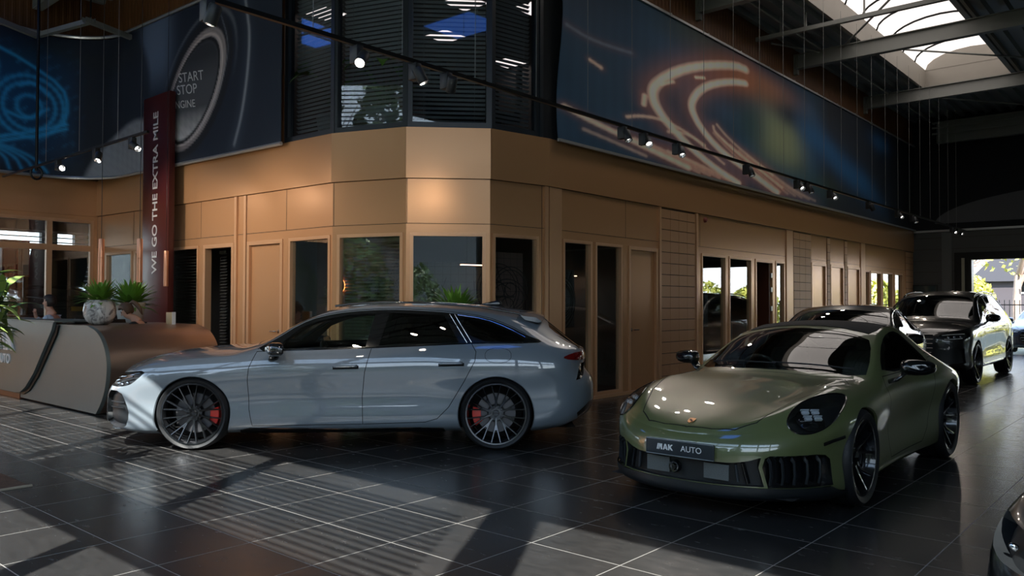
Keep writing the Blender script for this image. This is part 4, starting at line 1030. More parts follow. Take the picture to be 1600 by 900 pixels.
    skirt = [(.44, .10), (.46, .195), (.56, .218), (1.4, .208), (2.2, .222), (2.44, .215), (2.50, .10)]
    wind = [(0.0, 0.50), (0.0, 0.44)]
    WS = [(.0, 0), ]
    # windscreen and rear window in top view (x, y)
    ws = [(.50, -.02), (.50, .35), (.55, .60), (.615, .700), (.80, .665), (1.0, .62), (1.20, .580), (1.31, .52), (1.37, .3), (1.385, -.02)]
    rw = [(3.50, -.02), (3.50, .48), (3.56, .54), (3.72, .60), (3.80, .62), (3.825, .4), (3.83, -.02)]
    reg = [
        dict(name='front_door', proj='side', poly=fd, mat=M_GREY, split=True, gaps=True, key='fd'),
        dict(name='rear_door', proj='side', poly=rd, mat=M_GREY, split=True, gaps=True, key='rd'),
        dict(name='window_surround', proj='side', poly=dlo, mat=M_GLOSSB, split=True, off=0.0, key='dlo'),
        dict(name='side_window', proj='side', poly=inset_c, mat=M_GLASS_C, split=True, glass=True, off=-0.003, key='g1'),
        dict(name='tinted_side_window', proj='side', poly=gR, mat=M_GLASS_D, split=True, glass=True, off=-0.003, key='g2'),
        dict(name='tinted_side_window', proj='side', poly=gQ, mat=M_GLASS_D, split=True, glass=True, off=-0.003, key='g3'),
        dict(name='windscreen', proj='top', poly=ws, mat=M_GLASS_C, glass=True, off=-0.003),
        dict(name='rear_window', proj='top', poly=rw, mat=M_GLASS_D, glass=True, off=-0.003),
        dict(name='wheel_opening', proj='side', poly=archF, mat=M_GREY, hole=True),
        dict(name='wheel_opening', proj='side', poly=archR, mat=M_GREY, hole=True),
        dict(name='headlight', proj='side', poly=head, mat=M_SATB, split=True, depth=0.05, key='hl'),
        dict(name='air_intake', proj='side', poly=intake, mat=M_SATB, split=True, depth=0.05, key='ai'),
        dict(name='front_grille', proj='front', poly=[(-.02, .63), (.44, .63), (.52, .52), (.42, .30), (-.02, .28)], mat=M_SATB, depth=0.04),
        dict(name='tail_light', proj='side', poly=tail, mat=M_TAIL, split=True, off=0.004, key='tl'),
        dict(name='rear_bumper_vent', proj='side', poly=vent, mat=M_GLOSSB, split=True, depth=0.02, key='rv'),
        dict(name='rear_window_edge', proj='side', poly=[(3.36, 1.25), (3.46, 1.31), (3.60, 1.18), (3.82, 1.02), (3.77, 1.005), (3.66, 1.055)], mat=M_GLOSSB, split=True, key='rwe'),
        dict(name='rear_diffuser', proj='side', poly=diff, mat=M_GLOSSB, off=0.0),
        dict(name='side_skirt', proj='side', poly=skirt, mat=M_GLOSSB, split=True, off=0.010, key='sk'),
    ]
    lines = [('side', fd+[fd[0]], 0.007), ('side', rd+[rd[0]], 0.007), ('side', fuel+[fuel[0]], 0.004),
             ('top', [(-.72, .55), (-.4, .70), (0.0, .765), (0.35, .775), (.42, .70)], 0.006),
             ('side', [(1.85, 1.36), (1.755, 1.0)], 0.012), ('side', [(3.18, 1.31), (3.16, 1.26)], 0.004)]
    ob = build_skin(s, P, reg, lines, root, M_GREY, M_LINER, M_GAP, cell=0.033)
    for side in (0, 1):
        ob['g1'][side].parent = ob['fd'][side]; ob['g2'][side].parent = ob['rd'][side]
    arch_lip(s, 0, 0.345, 0.375, -24, 204, 0.035, M_GREY, root, tubmat=M_TUB)
    arch_lip(s, 2.954, 0.345, 0.378, -24, 204, 0.035, M_GREY, root, tubmat=M_TUB)
    # bright window line, handles, lamps
    for sg in (1, -1):
        def side_tube(name, pts, r, M, par, off=0.004, step=0.03, flat=None):
            Pp, N = s.curve(pts, 'side', off, step=step)
            return tube_obj(name, [(p[0], sg*p[1], p[2]) for p in Pp], r, M, par, 6, flat=flat)
        k = 0 if sg > 0 else 1
        side_tube('window_trim_strip', [(.80, .975), (1.7, .997), (2.7, 1.042), (3.22, 1.046)], 0.0035, M_GLOSSB, root)
        side_tube('window_trim_strip', smooth_pts([(.60, .975), (.78, 1.098), (.99, 1.233), (1.18, 1.306), (1.46, 1.358), (1.85, 1.380), (2.15, 1.372), (2.5, 1.349), (2.85, 1.299), (3.08, 1.216), (3.25, 1.128)], False, 1), 0.0035, M_SATB, root)
        side_tube('pillar_trim', [(2.48, 1.325), (2.665, 1.045)], 0.0016, M_CHROME, root, off=0.001)
        side_tube('pillar_trim', [(2.53, 1.322), (2.71, 1.047)], 0.0016, M_CHROME, root, off=0.001)
        side_tube('pillar_trim', smooth_pts([(2.56, 1.318), (2.84, 1.277), (3.07, 1.190), (3.24, 1.10)], False, 1), 0.0022, M_CHROME, root, off=0.001)
        for (x0, z0, x1, z1, par) in ((1.37, .812, 1.60, .818, ob['fd'][k]), (2.40, .842, 2.63, .848, ob['rd'][k])):
            Pp, N = s.curve([(x0, z0), (x1, z1)], 'side', 0.016, step=0.03)
            bm = bmesh.new(); rr = [0.010+0.006*math.sin(PI*i/(len(Pp)-1)) for i in range(len(Pp))]
            tube(bm, [(p[0], sg*p[1], p[2]) for p in Pp], 0.013, 8, flat=(0.010, 0.014)); bmesh.ops.recalc_face_normals(bm, faces=bm.faces[:])
            bm_obj('door_handle', bm, M_GREY, par, smooth=True)
            Pp, N = s.curve([(x0-0.01, z0-0.010), (x1+0.01, z1-0.010)], 'side', 0.002, step=0.03)
            bm = bmesh.new(); tube(bm, [(p[0], sg*p[1], p[2]) for p in Pp], 0.01, 6, flat=(0.004, 0.018)); bm_obj('handle_recess', bm, M_GAP, par, smooth=True)
        # headlight cluster
        lens = ob['hl'][k]
        Pp, N = s.surf((-.62, .735), 'side', -0.012)
        for (pts, r) in (([(-.93, .668), (-.80, .70), (-.66, .727), (-.52, .752)], 0.006), ([(-.86, .655), (-.74, .685), (-.60, .715)], 0.010)):
            Pq, N = s.curve(pts, 'side', -0.012, step=0.03); tube_obj('light_strip', [(p[0], sg*p[1], p[2]) for p in Pq], r, M_LENSI, lens, 6)
        for (x, z, r) in ((-.84, .645, .020), (-.76, .640, .020), (-.68, .655, .018)):
            p, n = s.surf((x, z), 'side', -0.030); n.y *= sg; p.y *= sg
            bm = bmesh.new(); lathe(bm, [(0, 0.012), (r*0.6, 0.009), (r, 0.0), (r, -0.01)], 16, Matrix.Translation(p) @ n.to_track_quat('Z', 'Y').to_matrix().to_4x4()); bm_obj('lamp_projector', bm, M_LENSI, lens, smooth=True)
        uv = np.array(s.inv(densify(head, 0.02, True), 'side')); c = uv.mean(0)
        # honeycomb edge of the intake
        bm = bmesh.new()
        for i in range(22):
            t = i/21; x = -.925+0.0*t-.03*t*(1-t)*0+(-.03)*t; z = .55-.30*t
            p, n = s.surf((x+0.02, z), 'side', 0.001); bmesh.ops.create_uvsphere(bm, u_segments=6, v_segments=4, radius=0.006, matrix=Matrix.Translation((p.x, sg*p.y, p.z)))
        bm_obj('intake_mesh', bm, M_GLOSSB, ob['ai'][k], smooth=True)
        for t in (0.30, 0.45):
            Pq, N = s.curve([(-.90, .56-.35*t), (-.70, .56-.35*t)], 'side', -0.03, step=0.03); tube_obj('intake_bar', [(p[0], sg*p[1], p[2]) for p in Pq], 0.005, M_SATB, ob['ai'][k], 6)
        Pq, N = s.curve([(-1.0, .185), (-.95, .190), (-.86, .192), (-.76, .205)], 'side', 0.010, step=0.03)
        tube_obj('bumper_blade', [(p[0], sg*p[1], p[2]) for p in Pq], 0.012, M_GREY, root, 8, flat=(0.03, 0.008))
        # door mirror
        mp = mirror_part(root, .82, 1.005, .985, .19, .135, .15, M_GLOSSB, M_CHROME, sg)
        # roof rail
        pts = [(1.32, 1.392), (1.45, 1.412), (1.8, 1.435), (2.3, 1.425), (2.8, 1.385), (3.15, 1.325), (3.22, 1.30)]
        yy = sm(P['yR'], np.array([p[0] for p in pts]), 0.1)-0.025
        tube_obj('roof_rail', [(p[0], sg*y_, p[1]+0.012) for p, y_ in zip(pts, yy)], 0.011, M_GLOSSB, root, 8)
    # aerial fin, roof spoiler, wipers
    loft_obj('aerial_fin', [[Vector((x, w*sx_, z)) for sx_, z in ((-1, zb), (-0.3, zt), (0.3, zt), (1, zb))] for x, w, zb, zt in ((2.78, .012, 1.42, 1.43), (2.88, .022, 1.41, 1.455), (2.98, .02, 1.40, 1.475), (3.01, .012, 1.40, 1.47))], M_GLOSSB, root, sub=1)
    rings = []
    for y in np.linspace(-0.60, 0.60, 17):
        e = (abs(y)/0.60)**3; x1 = 3.475-0.06*e; zt = 1.335-0.055*(abs(y)/0.60)**2.2
        rings.append([Vector((3.20, y*0.97, zt+0.030)), Vector((3.36, y, zt+0.014)), Vector((x1, y, zt-0.025)), Vector((x1-0.004, y, zt-0.036)), Vector((3.38, y, zt-0.040)), Vector((3.25, y*0.97, zt-0.015))])
    loft_obj('roof_spoiler', rings, M_GREY, root, angle=40)
    for y0, y1 in ((-0.55, 0.10), (0.05, 0.62)):
        pts = [(.50+0.12*(abs(y0+(y1-y0)*t)/0.6)**2+0.06*t, y0+(y1-y0)*t, 1.035+0.02*t-0.05*(abs(y0+(y1-y0)*t)/.6)**2) for t in np.linspace(0, 1, 6)]
        tube_obj('wiper', pts, 0.008, M_SATB, root, 6)
    # cabin
    mesh_obj('floor_pan', [(-.8, -.75, .2), (3.75, -.75, .2), (3.75, .75, .2), (-.8, .75, .2)], [(0, 1, 2, 3)], M_TUB, root)
    bbox_obj('engine_bay_block', -.62, .45, -.55, .55, .20, .80, M_TUB, root, 0.05)
    loft_obj('dashboard', [[Vector((.55, y, .78)), Vector((.60, y, .90)), Vector((.90, y, .93)), Vector((1.08, y, .90)), Vector((1.12, y, .78)), Vector((1.0, y, .5)), Vector((.6, y, .5))] for y in (-.74, -.4, 0, .4, .74)], M_DARKI, root)
    steering_wheel(root, 1.22, -.38, .86, M_DARKI)
    for y in (-.38, .38):
        seat(root, 1.65, y, M_DARKI); seat(root, 2.55, y, M_DARKI, z0=.33)
    wheels = []
    for (x, y, sd) in ((0, .80, 1), (2.954, .80, 1), (0, -.80, -1), (2.954, -.80, -1)):
        w = make_wheel(root, 'wheel', 0.352, 0.255, 0.302, 'mesh10', M_TYRE, M_RIM, M_TUB, M_DISC, M_RED, cal_ang=0.0, hub='rings', side=sd, M_face=M_RIMF)
        w.location = (x, y, 0.352)
        for ch in w.children:
            if ch.name.startswith('brake_caliper'):
                # front calipers sit behind the axle, rear ones in front of it
                ch.rotation_euler = (0, 0.15 if x < 1 else PI-0.15, 0)
    return root
wagon = build_wagon()

# ---------------------------------------------------------------- olive green sports car
def letter_M(bm, M4, w, h, d):
    """slanted M of the lettering: two leaning strokes and an upright"""
    for poly in ([(0, 0), (.20*w, 0), (.40*w, h), (.20*w, h)], [(.30*w, .0), (.47*w, 0), (.66*w, h), (.46*w, h)], [(.74*w, 0), (.98*w, 0), (.98*w, h), (.74*w, h)], [(.46*w, h), (.66*w, h), (.80*w, .38*h), (.70*w, .20*h)]):
        prism(bm, poly, 0, d, M4)
def mak_auto(parent, M, h, mat_, auto=True, ext=0.002, stacked=False):
    """lettering MAK AUTO; local x along the text, origin left baseline"""
    bm = bmesh.new(); letter_M(bm, M, h*1.12, h, ext); bmesh.ops.recalc_face_normals(bm, faces=bm.faces[:])
    bm_obj('letter', bm, mat_, parent)
    # A and K as heavy shapes
    bm = bmesh.new(); x = h*1.22
    a = [(0, 0), (.26, 0), (.33, .20), (.67, .20), (.74, 0), (1.0, 0), (.66, 1), (.34, 1)]
    prism(bm, [(x+px*h*0.95, py*h) for px, py in a], 0, ext, M)
    bmesh.ops.recalc_face_normals(bm, faces=bm.faces[:]); bm_obj('letter', bm, mat_, parent)
    bm = bmesh.new(); prism(bm, [(x+px*h*0.95, py*h) for px, py in [(.42, .36), (.58, .36), (.50, .66)]], ext, ext+0.0008, M)
    bm_obj('letter_counter', bm, M_SATB if mat_ is M_WHITE else M_SATB, parent)
    bm = bmesh.new(); x = h*2.24
    prism(bm, [(x, 0), (x+.26*h, 0), (x+.26*h, h), (x, h)], 0, ext, M)
    prism(bm, [(x+.26*h, .38*h), (x+.26*h, .66*h), (x+.58*h, h), (x+.90*h, h), (x+.50*h, .56*h), (x+.94*h, 0), (x+.62*h, 0)], 0, ext, M)
    bmesh.ops.recalc_face_normals(bm, faces=bm.faces[:]); bm_obj('letter', bm, mat_, parent)

def build_sports():
    def amp(x): return np.interp(x, [-1.0, -.75, -.45, 0, .4, .8], [0, .03, .060, .060, .035, 0])
    def hump(xs, y, k): return amp(xs)*np.exp(-((k-.78)/.17)**2)-amp(xs)*0.25*np.exp(-(k/.4)**2)
    P = dict(xf=-1.04, xr=3.52, Lf=1.0, Lr=0.9, pf=2.25, pr=2.3, wf=0.8, wr=0.8,
        W=[(-1.0, 0.905), (-0.3, 0.905), (0.1, 0.905), (0.6, 0.885), (1.2, 0.870), (1.7, 0.885), (2.1, 0.915), (2.5, 0.925), (3.0, 0.915), (3.5, 0.87)],
        zb=[(-1.04, 0.135), (-0.5, 0.125), (0.4, 0.14), (2.0, 0.15), (2.9, 0.17), (3.5, 0.24)],
        zS=[(-1.04, 0.545), (-0.8, 0.595), (-0.5, 0.67), (0.0, 0.74), (0.5, 0.77), (0.9, 0.79), (1.5, 0.815), (2.0, 0.845), (2.45, 0.85), (2.9, 0.80), (3.3, 0.72), (3.55, 0.66)],
        bx=(-1.0, -0.35, 2.8, 3.4),
        side=[(0.00, .07, .10, .12, .10, -.15), (0.04, .03, .02, .06, .01, -.08), (0.12, .015, .0, .03, -.005, -.04), (0.24, .012, .0, .01, .0, -.01),
              (0.38, .022, .0, .0, .0, .0), (0.52, .030, .0, .0, .0, .0), (0.64, .022, .0, .0, -.005, .0), (0.74, .010, .004, .0, -.004, .0),
              (0.83, .004, .014, .005, .005, -.01), (0.90, .010, .030, .02, .018, -.04), (0.96, .028, .055, .045, .035, -.07), (1.0, .055, .075, .075, .055, -.10)],
        flare=[(0.0, 0.56, 0.52, 0.20, 0.012), (2.45, 0.62, 0.62, 0.22, 0.022)],
        zc=[(-1.04, 0.545), (-0.97, 0.585), (-0.8, 0.655), (-0.5, 0.735), (-0.2, 0.79), (0.1, 0.835), (0.40, 0.870), (0.55, 0.93), (0.85, 1.08), (1.15, 1.205), (1.35, 1.255), (1.75, 1.283), (2.1, 1.268), (2.5, 1.19), (2.9, 1.065), (3.2, 0.935), (3.4, 0.83), (3.55, 0.66)],
        zR=[(0.3, 0.80), (0.62, 0.835), (0.85, 0.96), (1.1, 1.09), (1.3, 1.165), (1.6, 1.225), (1.9, 1.235), (2.2, 1.20), (2.6, 1.08), (3.0, 0.94), (3.3, 0.80)],
        yR=[(0.3, .78), (0.62, .76), (0.9, .70), (1.25, .62), (1.6, .575), (2.0, .555), (2.5, .53), (3.0, .50), (3.3, .50)],
        cowl=(0.32, 0.70), tail=(2.9, 3.3), sc=0.06, sR=0.06, sS=0.10, gbulge=0.012, hump=hump, hexp=2.6, cexp=2.2)
    s = CarSkin(P)
    root = empty('sports_car', (0, 0, 0), 0, 'olive green sports car with black roof and an advertising plate on its nose', 'car')
    side_win = smooth_pts([(.83, .875), (1.0, 1.0), (1.25, 1.115), (1.55, 1.185), (1.86, 1.195), (1.98, 1.10), (2.08, .93), (2.02, .885)], True, 1)
    glass1 = smooth_pts([(.87, .895), (1.02, 1.0), (1.26, 1.10), (1.55, 1.168), (1.83, 1.178), (1.94, 1.09), (2.03, .93), (1.99, .905)], True, 1)
    rq = smooth_pts([(2.20, 1.17), (2.32, .93), (2.62, .925), (2.85, .96), (2.75, 1.02), (2.5, 1.10)], True, 1)
    ws = [(.47, -.02), (.48, .30), (.55, .60), (.66, .70), (.84, .675), (1.04, .625), (1.16, .575), (1.20, .45), (1.215, .2), (1.22, -.02)]
    roof = [(1.305, -.02), (1.300, .30), (1.285, .535), (1.45, .555), (1.7, .540), (2.04, .53), (2.06, -.02)]
    rear_w = [(2.26, -.02), (2.24, .50), (2.6, .50), (2.95, .47), (3.0, -.02)]
    door = [(.80, .86), (.70, .74), (.665, .55), (.675, .34), (.72, .245), (1.62, .255), (1.76, .36), (1.87, .56), (1.94, .76), (2.04, .885)]
    archF = arc_pts(0, 0.338, 0.366, -35, 215, 40); archF = [(0.30, 0.0)]+archF+[(-0.30, 0.0)]
    archR = arc_pts(2.45, 0.352, 0.388, -35, 215, 40); archR = [(2.45+.32, 0.0)]+archR+[(2.45-.32, 0.0)]
    lampo = [(.715+.118*math.cos(t), .685+.112*math.sin(t)-.10*.118*math.cos(t)*0) for t in np.linspace(0, 2*PI, 36, endpoint=False)]
    centre = [(-.02, .383), (.30, .383), (.36, .385), (.44, .40), (.515, .425), (.50, .36), (.53, .235), (-.02, .235)]
    outer = [(.520, .36), (.535, .420), (.56, .437), (.77, .438), (.80, .43), (.815, .40), (.83, .225), (.55, .228)]
    lip = [(-.02, .232), (.30, .230), (.82, .222), (.86, .16), (.96, .15), (.96, .05), (-.02, .05)]
    hood = [(-.955, -.02), (-.94, .18), (-.90, .33), (-.80, .44), (-.45, .565), (-.1, .655), (.25, .70), (.40, .62), (.43, -.02)]
    reg = [
        dict(name='door', proj='side', poly=door, mat=M_GREEN, split=True, gaps=True, key='door'),
        dict(name='bonnet', proj='top', poly=hood, mat=M_GREEN, gaps=True),
        dict(name='window_surround', proj='side', poly=side_win, mat=M_GLOSSB, split=True, key='dlo'),
        dict(name='side_window', proj='side', poly=glass1, mat=M_GLASS_D, split=True, glass=True, off=-0.003, key='g1'),
        dict(name='rear_quarter_glass', proj='side', poly=rq, mat=M_GLASS_D, split=True, glass=True, key='g2'),
        dict(name='windscreen', proj='top', poly=ws, mat=M_GLASS_C, glass=True, off=-0.003),
        dict(name='roof_panel', proj='top', poly=roof, mat=M_CLOTHROOF, off=0.004),
        dict(name='rear_window', proj='top', poly=rear_w, mat=M_GLASS_D, glass=True, off=-0.002),
        dict(name='wheel_opening', proj='side', poly=archF, mat=M_GREEN, hole=True),
        dict(name='wheel_opening', proj='side', poly=archR, mat=M_GREEN, hole=True),
        dict(name='headlight', proj='front', poly=lampo, mat=M_SATB, split=True, depth=0.07, key='hl', step=0.012),
        dict(name='lower_grille', proj='front', poly=centre, mat=M_SATB, depth=0.06, step=0.015),
        dict(name='side_intake', proj='front', poly=outer, mat=M_GLOSSB, split=True, depth=0.05, key='si', step=0.015),
        dict(name='front_spoiler_lip', proj='front', poly=lip, mat=M_SATB, off=0.012),
        dict(name='tail_light_bar', proj='rear', poly=[(-.02, .70), (.95, .70), (.95, .65), (-.02, .65)], mat=M_TAIL),
    ]
    lines = [('side', door+[door[0]], 0.007), ('top', hood, 0.007),
             ('top', [(2.08, -.02), (2.07, .30), (2.06, .53)], 0.008),
             ('side', [(-.36, .55), (-.55, .42)], 0.0005)]
    ob = build_skin(s, P, reg, lines, root, M_GREEN, M_LINER, M_GAP, cell=0.030)
    arch_lip(s, 0, 0.338, 0.366, -28, 208, 0.04, M_GREEN, root, tubmat=M_TUB)
    arch_lip(s, 2.45, 0.352, 0.388, -28, 208, 0.05, M_GREEN, root, tubmat=M_TUB)
    for sg in (1, -1):
        k = 0 if sg > 0 else 1
        ob['g1'][k].parent = ob['door'][k]
        # headlight: clear cover, ring and four light blocks
        lampuv = s.inv(lampo, 'front')
        Pl, Nl = s.at(np.array([q[0] for q in lampuv]), np.array([q[1] for q in lampuv]), 0.003)
        ring = [(p[0], sg*p[1], p[2]) for p in Pl]; tube_obj('lamp_rim', ring, 0.0055, M_GLOSSB, ob['hl'][k], 6, closed=True)
        cP = Pl.mean(0); verts = [(cP[0], sg*cP[1], cP[2])]; nring = 5; cc, nn_ = s.surf((.715, .685), 'front', 0.012)
        vs_ = []; fs_ = []
        vs_.append((cc.x, sg*cc.y, cc.z))
        for r in range(1, nring+1):
            t = r/nring
            for p in Pl:
                q = np.array([cc.x, cc.y, cc.z])*(1-t)+p*t; q = q+np.array([nn_.x, nn_.y, nn_.z])*0.010*(1-t*t)
                vs_.append((q[0], sg*q[1], q[2]))
        m = len(Pl)
        for r in range(nring):
            for i in range(m):
                j = (i+1) % m
                if r == 0: fs_.append((0, 1+i, 1+j))
                else:
                    a = 1+(r-1)*m; b = 1+r*m; fs_.append((a+i, b+i, b+j, a+j))
        mesh_obj('lamp_cover', vs_, fs_, M_LENS, ob['hl'][k], True)
        Mq = Matrix.Translation((cc.x, sg*cc.y, cc.z)) @ Vector((nn_.x, sg*nn_.y, nn_.z)).to_track_quat('Z', 'Y').to_matrix().to_4x4()
        up = Vector((0, 0, 1)); n3 = Vector((nn_.x, sg*nn_.y, nn_.z)).normalized(); xr_ = up.cross(n3).normalized(); yr_ = n3.cross(xr_)
        for (dx, dy) in ((-.035, .032), (.035, .032), (-.035, -.026), (.035, -.026)):
            Mb = frame_M(Vector((cc.x, sg*cc.y, cc.z))+xr_*dx+yr_*dy-n3*0.036, xr_, yr_)
            bm = bmesh.new(); box(bm, -.026, .026, -.014, .014, 0, .024, Mb); bmesh.ops.bevel(bm, geom=bm.edges[:], offset=0.006, segments=2, affect='EDGES'); bm_obj('light_block', bm, M_LEDW, ob['hl'][k], angle=30)
            bm = bmesh.new(); box(bm, -.030, .030, .017, .020, 0.01, .028, Mb); bm_obj('light_blade', bm, M_LEDW, ob['hl'][k])
        Mb = frame_M(Vector((cc.x, sg*cc.y, cc.z))+xr_*0-yr_*0.075-n3*0.03, xr_*0.8+yr_*0.5*sg, yr_)
        bm = bmesh.new(); lathe(bm, [(0, .008), (.03, .006), (.06, 0), (.10, -.004)], 24, frame_M(Vector((cc.x, sg*cc.y, cc.z))-n3*0.062, xr_, yr_)); bm_obj('reflector_bowl', bm, M_GLOSSB, ob['hl'][k], smooth=True)
        # flaps in the side intake
        for y in (.575, .635, .690, .745, .795):
            Pp, N = s.curve([(y-.012, .245), (y-.006, .30), (y-.010, .39), (y-.022, .415)], 'front', -0.012, step=0.02)
            tube_obj('intake_flap', [(p[0], sg*p[1], p[2]) for p in Pp], 0.01, M_FLAP, ob['si'][k], 8, flat=(0.006, 0.022))
        Pp, N = s.curve([(-.36, .535), (-.47, .52), (-.56, .50)], 'side', 0.001, step=0.02)
        tube_obj('side_marker', [(p[0], sg*p[1], p[2]) for p in Pp], 0.01, M_GLOSSB, root, 8, flat=(0.006, 0.012))
        mirror_part(root, .92, 1.01, .935, .25, .125, .14, M_GLOSSB, M_CHROME, sg)
        # small inlet beside the plate
        Pp, N = s.curve([(.445, .255), (.415, .39)], 'front', -0.006, step=0.02)
        tube_obj('inlet_divider', [(p[0], sg*p[1], p[2]) for p in Pp], 0.01, M_GLOSSB, root, 8, flat=(0.014, 0.02))
        Pp, N = s.curve([(.385, .26), (.37, .37)], 'front', -0.02, step=0.02)
        tube_obj('inlet_divider', [(p[0], sg*p[1], p[2]) for p in Pp], 0.01, M_FLAP, root, 8, flat=(0.010, 0.014))
        # roll bar slots
        for i in range(3):
            Pp, N = s.curve([(2.13+.02*i, 1.02-.035*i), (2.22+.02*i, 1.02-.035*i)], 'side', 0.001, step=0.02)
            tube_obj('roll_bar_slot', [(p[0], sg*p[1], p[2]) for p in Pp], 0.004, M_GAP, root, 6)
    # radiators, camera and blade behind the lower opening
    p0, n0 = s.surf((0.0, .31), 'front')
    for y in (-.24, .20):
        bbox_obj('radiator_panel', p0.x+.045, p0.x+.055, y-.09, y+.09, .262, .365, M_RAD, root)
    bm = bmesh.new(); lathe(bm, [(0, .02), (.018, .018), (.026, .008), (.036, .010), (.042, .0), (.042, -.03)], 24, Matrix.Translation((p0.x+.02, 0.06, .312)) @ Matrix.Rotation(-PI/2, 4, 'Y')); bm_obj('radar_sensor', bm, M_GLOSSB, root, angle=40)
    # number plate
    pp, pn = s.surf((0.0, .445), 'front')
    px = min(s.surf((y, z), 'front')[0].x for y in (0, .1, .2) for z in (.40, .44, .49))-0.012
    plate = bbox_obj('number_plate', px-.006, px+.004, -.26, .26, .388, .500, M_PLATE, root, 0.004)
    fr = [(-.255, .393), (.255, .393), (.255, .495), (-.255, .495)]
    tube_obj('plate_frame', [(px-.007, y, z) for y, z in fr], 0.0028, M_FRAME, plate, 6, closed=True)
    bbox_obj('plate_bracket', px, px+.06, -.20, .20, .40, .49, M_SATB, root)
    # text reads from the front: local +y is on the left when looking at the nose from ahead? nose points to -x, viewer at -x looks to +x, left is +y
    Mt = frame_M((px-.0075, .172, .426), (0, -1, 0), (0, 0, 1))
    mak_auto(plate, Mt, .040, M_WHITE, ext=0.0012)
    text_mesh('plate_letters', 'AUTO', .056, frame_M((px-.0085, -.092, .4465), (0, -1, 0), (0, 0, 1)), M_WHITE, plate, extrude=0.0006, sx=1.0)
    # crest
    pc, nc = s.surf((-.885, 0.0), 'top', 0.002); nc = nc.normalized(); yv = (Vector((0.2, 0, 1))-nc*(Vector((.2, 0, 1)).dot(nc))).normalized(); xv = yv.cross(nc)
    Mc = frame_M(pc, xv, yv)
    bm = bmesh.new(); sh = [(-.024, .030), (0, .034), (.024, .030), (.025, 0), (.018, -.022), (0, -.036), (-.018, -.022), (-.025, 0)]
    prism(bm, sh, 0, 0.003, Mc); bmesh.ops.recalc_face_normals(bm, faces=bm.faces[:]); crest = bm_obj('bonnet_crest', bm, M_GOLD, root)
    for (ax_, ay, c_) in ((-.011, .012, M_REDE), (.011, -.012, M_REDE), (0.0, .0, M_GAP)):
        bm = bmesh.new(); box(bm, ax_-.007, ax_+.007, ay-.008, ay+.008, .003, .0036, Mc); bm_obj('crest_field', bm, c_, crest)
    for y0, y1 in ((-0.62, 0.02), (-0.02, 0.60)):
        pts = []
        for t in np.linspace(0, 1, 8):
            y = y0+(y1-y0)*t; q, n = s.surf((.545+0.10*(abs(y)/.6)**2+.015*t, abs(y)), 'top', 0.018); pts.append((q.x, y, q.z))
        tube_obj('wiper', pts, 0.007, M_SATB, root, 6)
    mesh_obj('floor_pan', [(-.85, -.7, .16), (3.2, -.7, .16), (3.2, .7, .16), (-.85, .7, .16)], [(0, 1, 2, 3)], M_TUB, root)
    loft_obj('dashboard', [[Vector((.56, y, .70)), Vector((.62, y, .815-.03*abs(y))), Vector((.9, y, .85-.04*abs(y))), Vector((1.05, y, .82)), Vector((1.08, y, .7)), Vector((.95, y, .4)), Vector((.6, y, .4))] for y in (-.70, -.4, 0, .4, .70)], M_BROWNI, root)
    steering_wheel(root, 1.14, .36, .80, M_DARKI, 0.18)
    for y in (-.36, .36): seat(root, 1.45, y, M_DARKI, z0=.20, h=.66)
    for (x, y, sd, R, wd, rr) in ((0, .775, 1, .345, .245, .272), (2.45, .77, 1, .362, .305, .286), (0, -.775, -1, .345, .245, .272), (2.45, -.77, -1, .362, .305, .286)):
        w = make_wheel(root, 'wheel', R, wd, rr, 'centerlock', M_TYRE, M_RIMB, M_TUB, M_DSTEEL, M_SATB, hub='lock', side=sd)
        w.location = (x, y, R)
    return root
M_FLAP = mat('grey_intake_flap', (0.035, 0.040, 0.046), 0.35)
M_RAD = mat('radiator_grey', (0.10, 0.11, 0.11), 0.6, noise=(180, 0.5))
M_PLATE = mat('dark_plate', (0.018, 0.025, 0.032), 0.3)
M_FRAME = mat('plate_edge', (0.25, 0.28, 0.29), 0.4)
M_GOLD = mat('crest_gold', (0.55, 0.28, 0.12), 0.3, 0.8)
M_REDE = mat('crest_red', (0.10, 0.02, 0.01), 0.4)
M_DSTEEL = mat('dark_brake_disc', (0.06, 0.06, 0.065), 0.4, 1.0)
sports = build_sports()
place_sports = (5.93, 2.745)

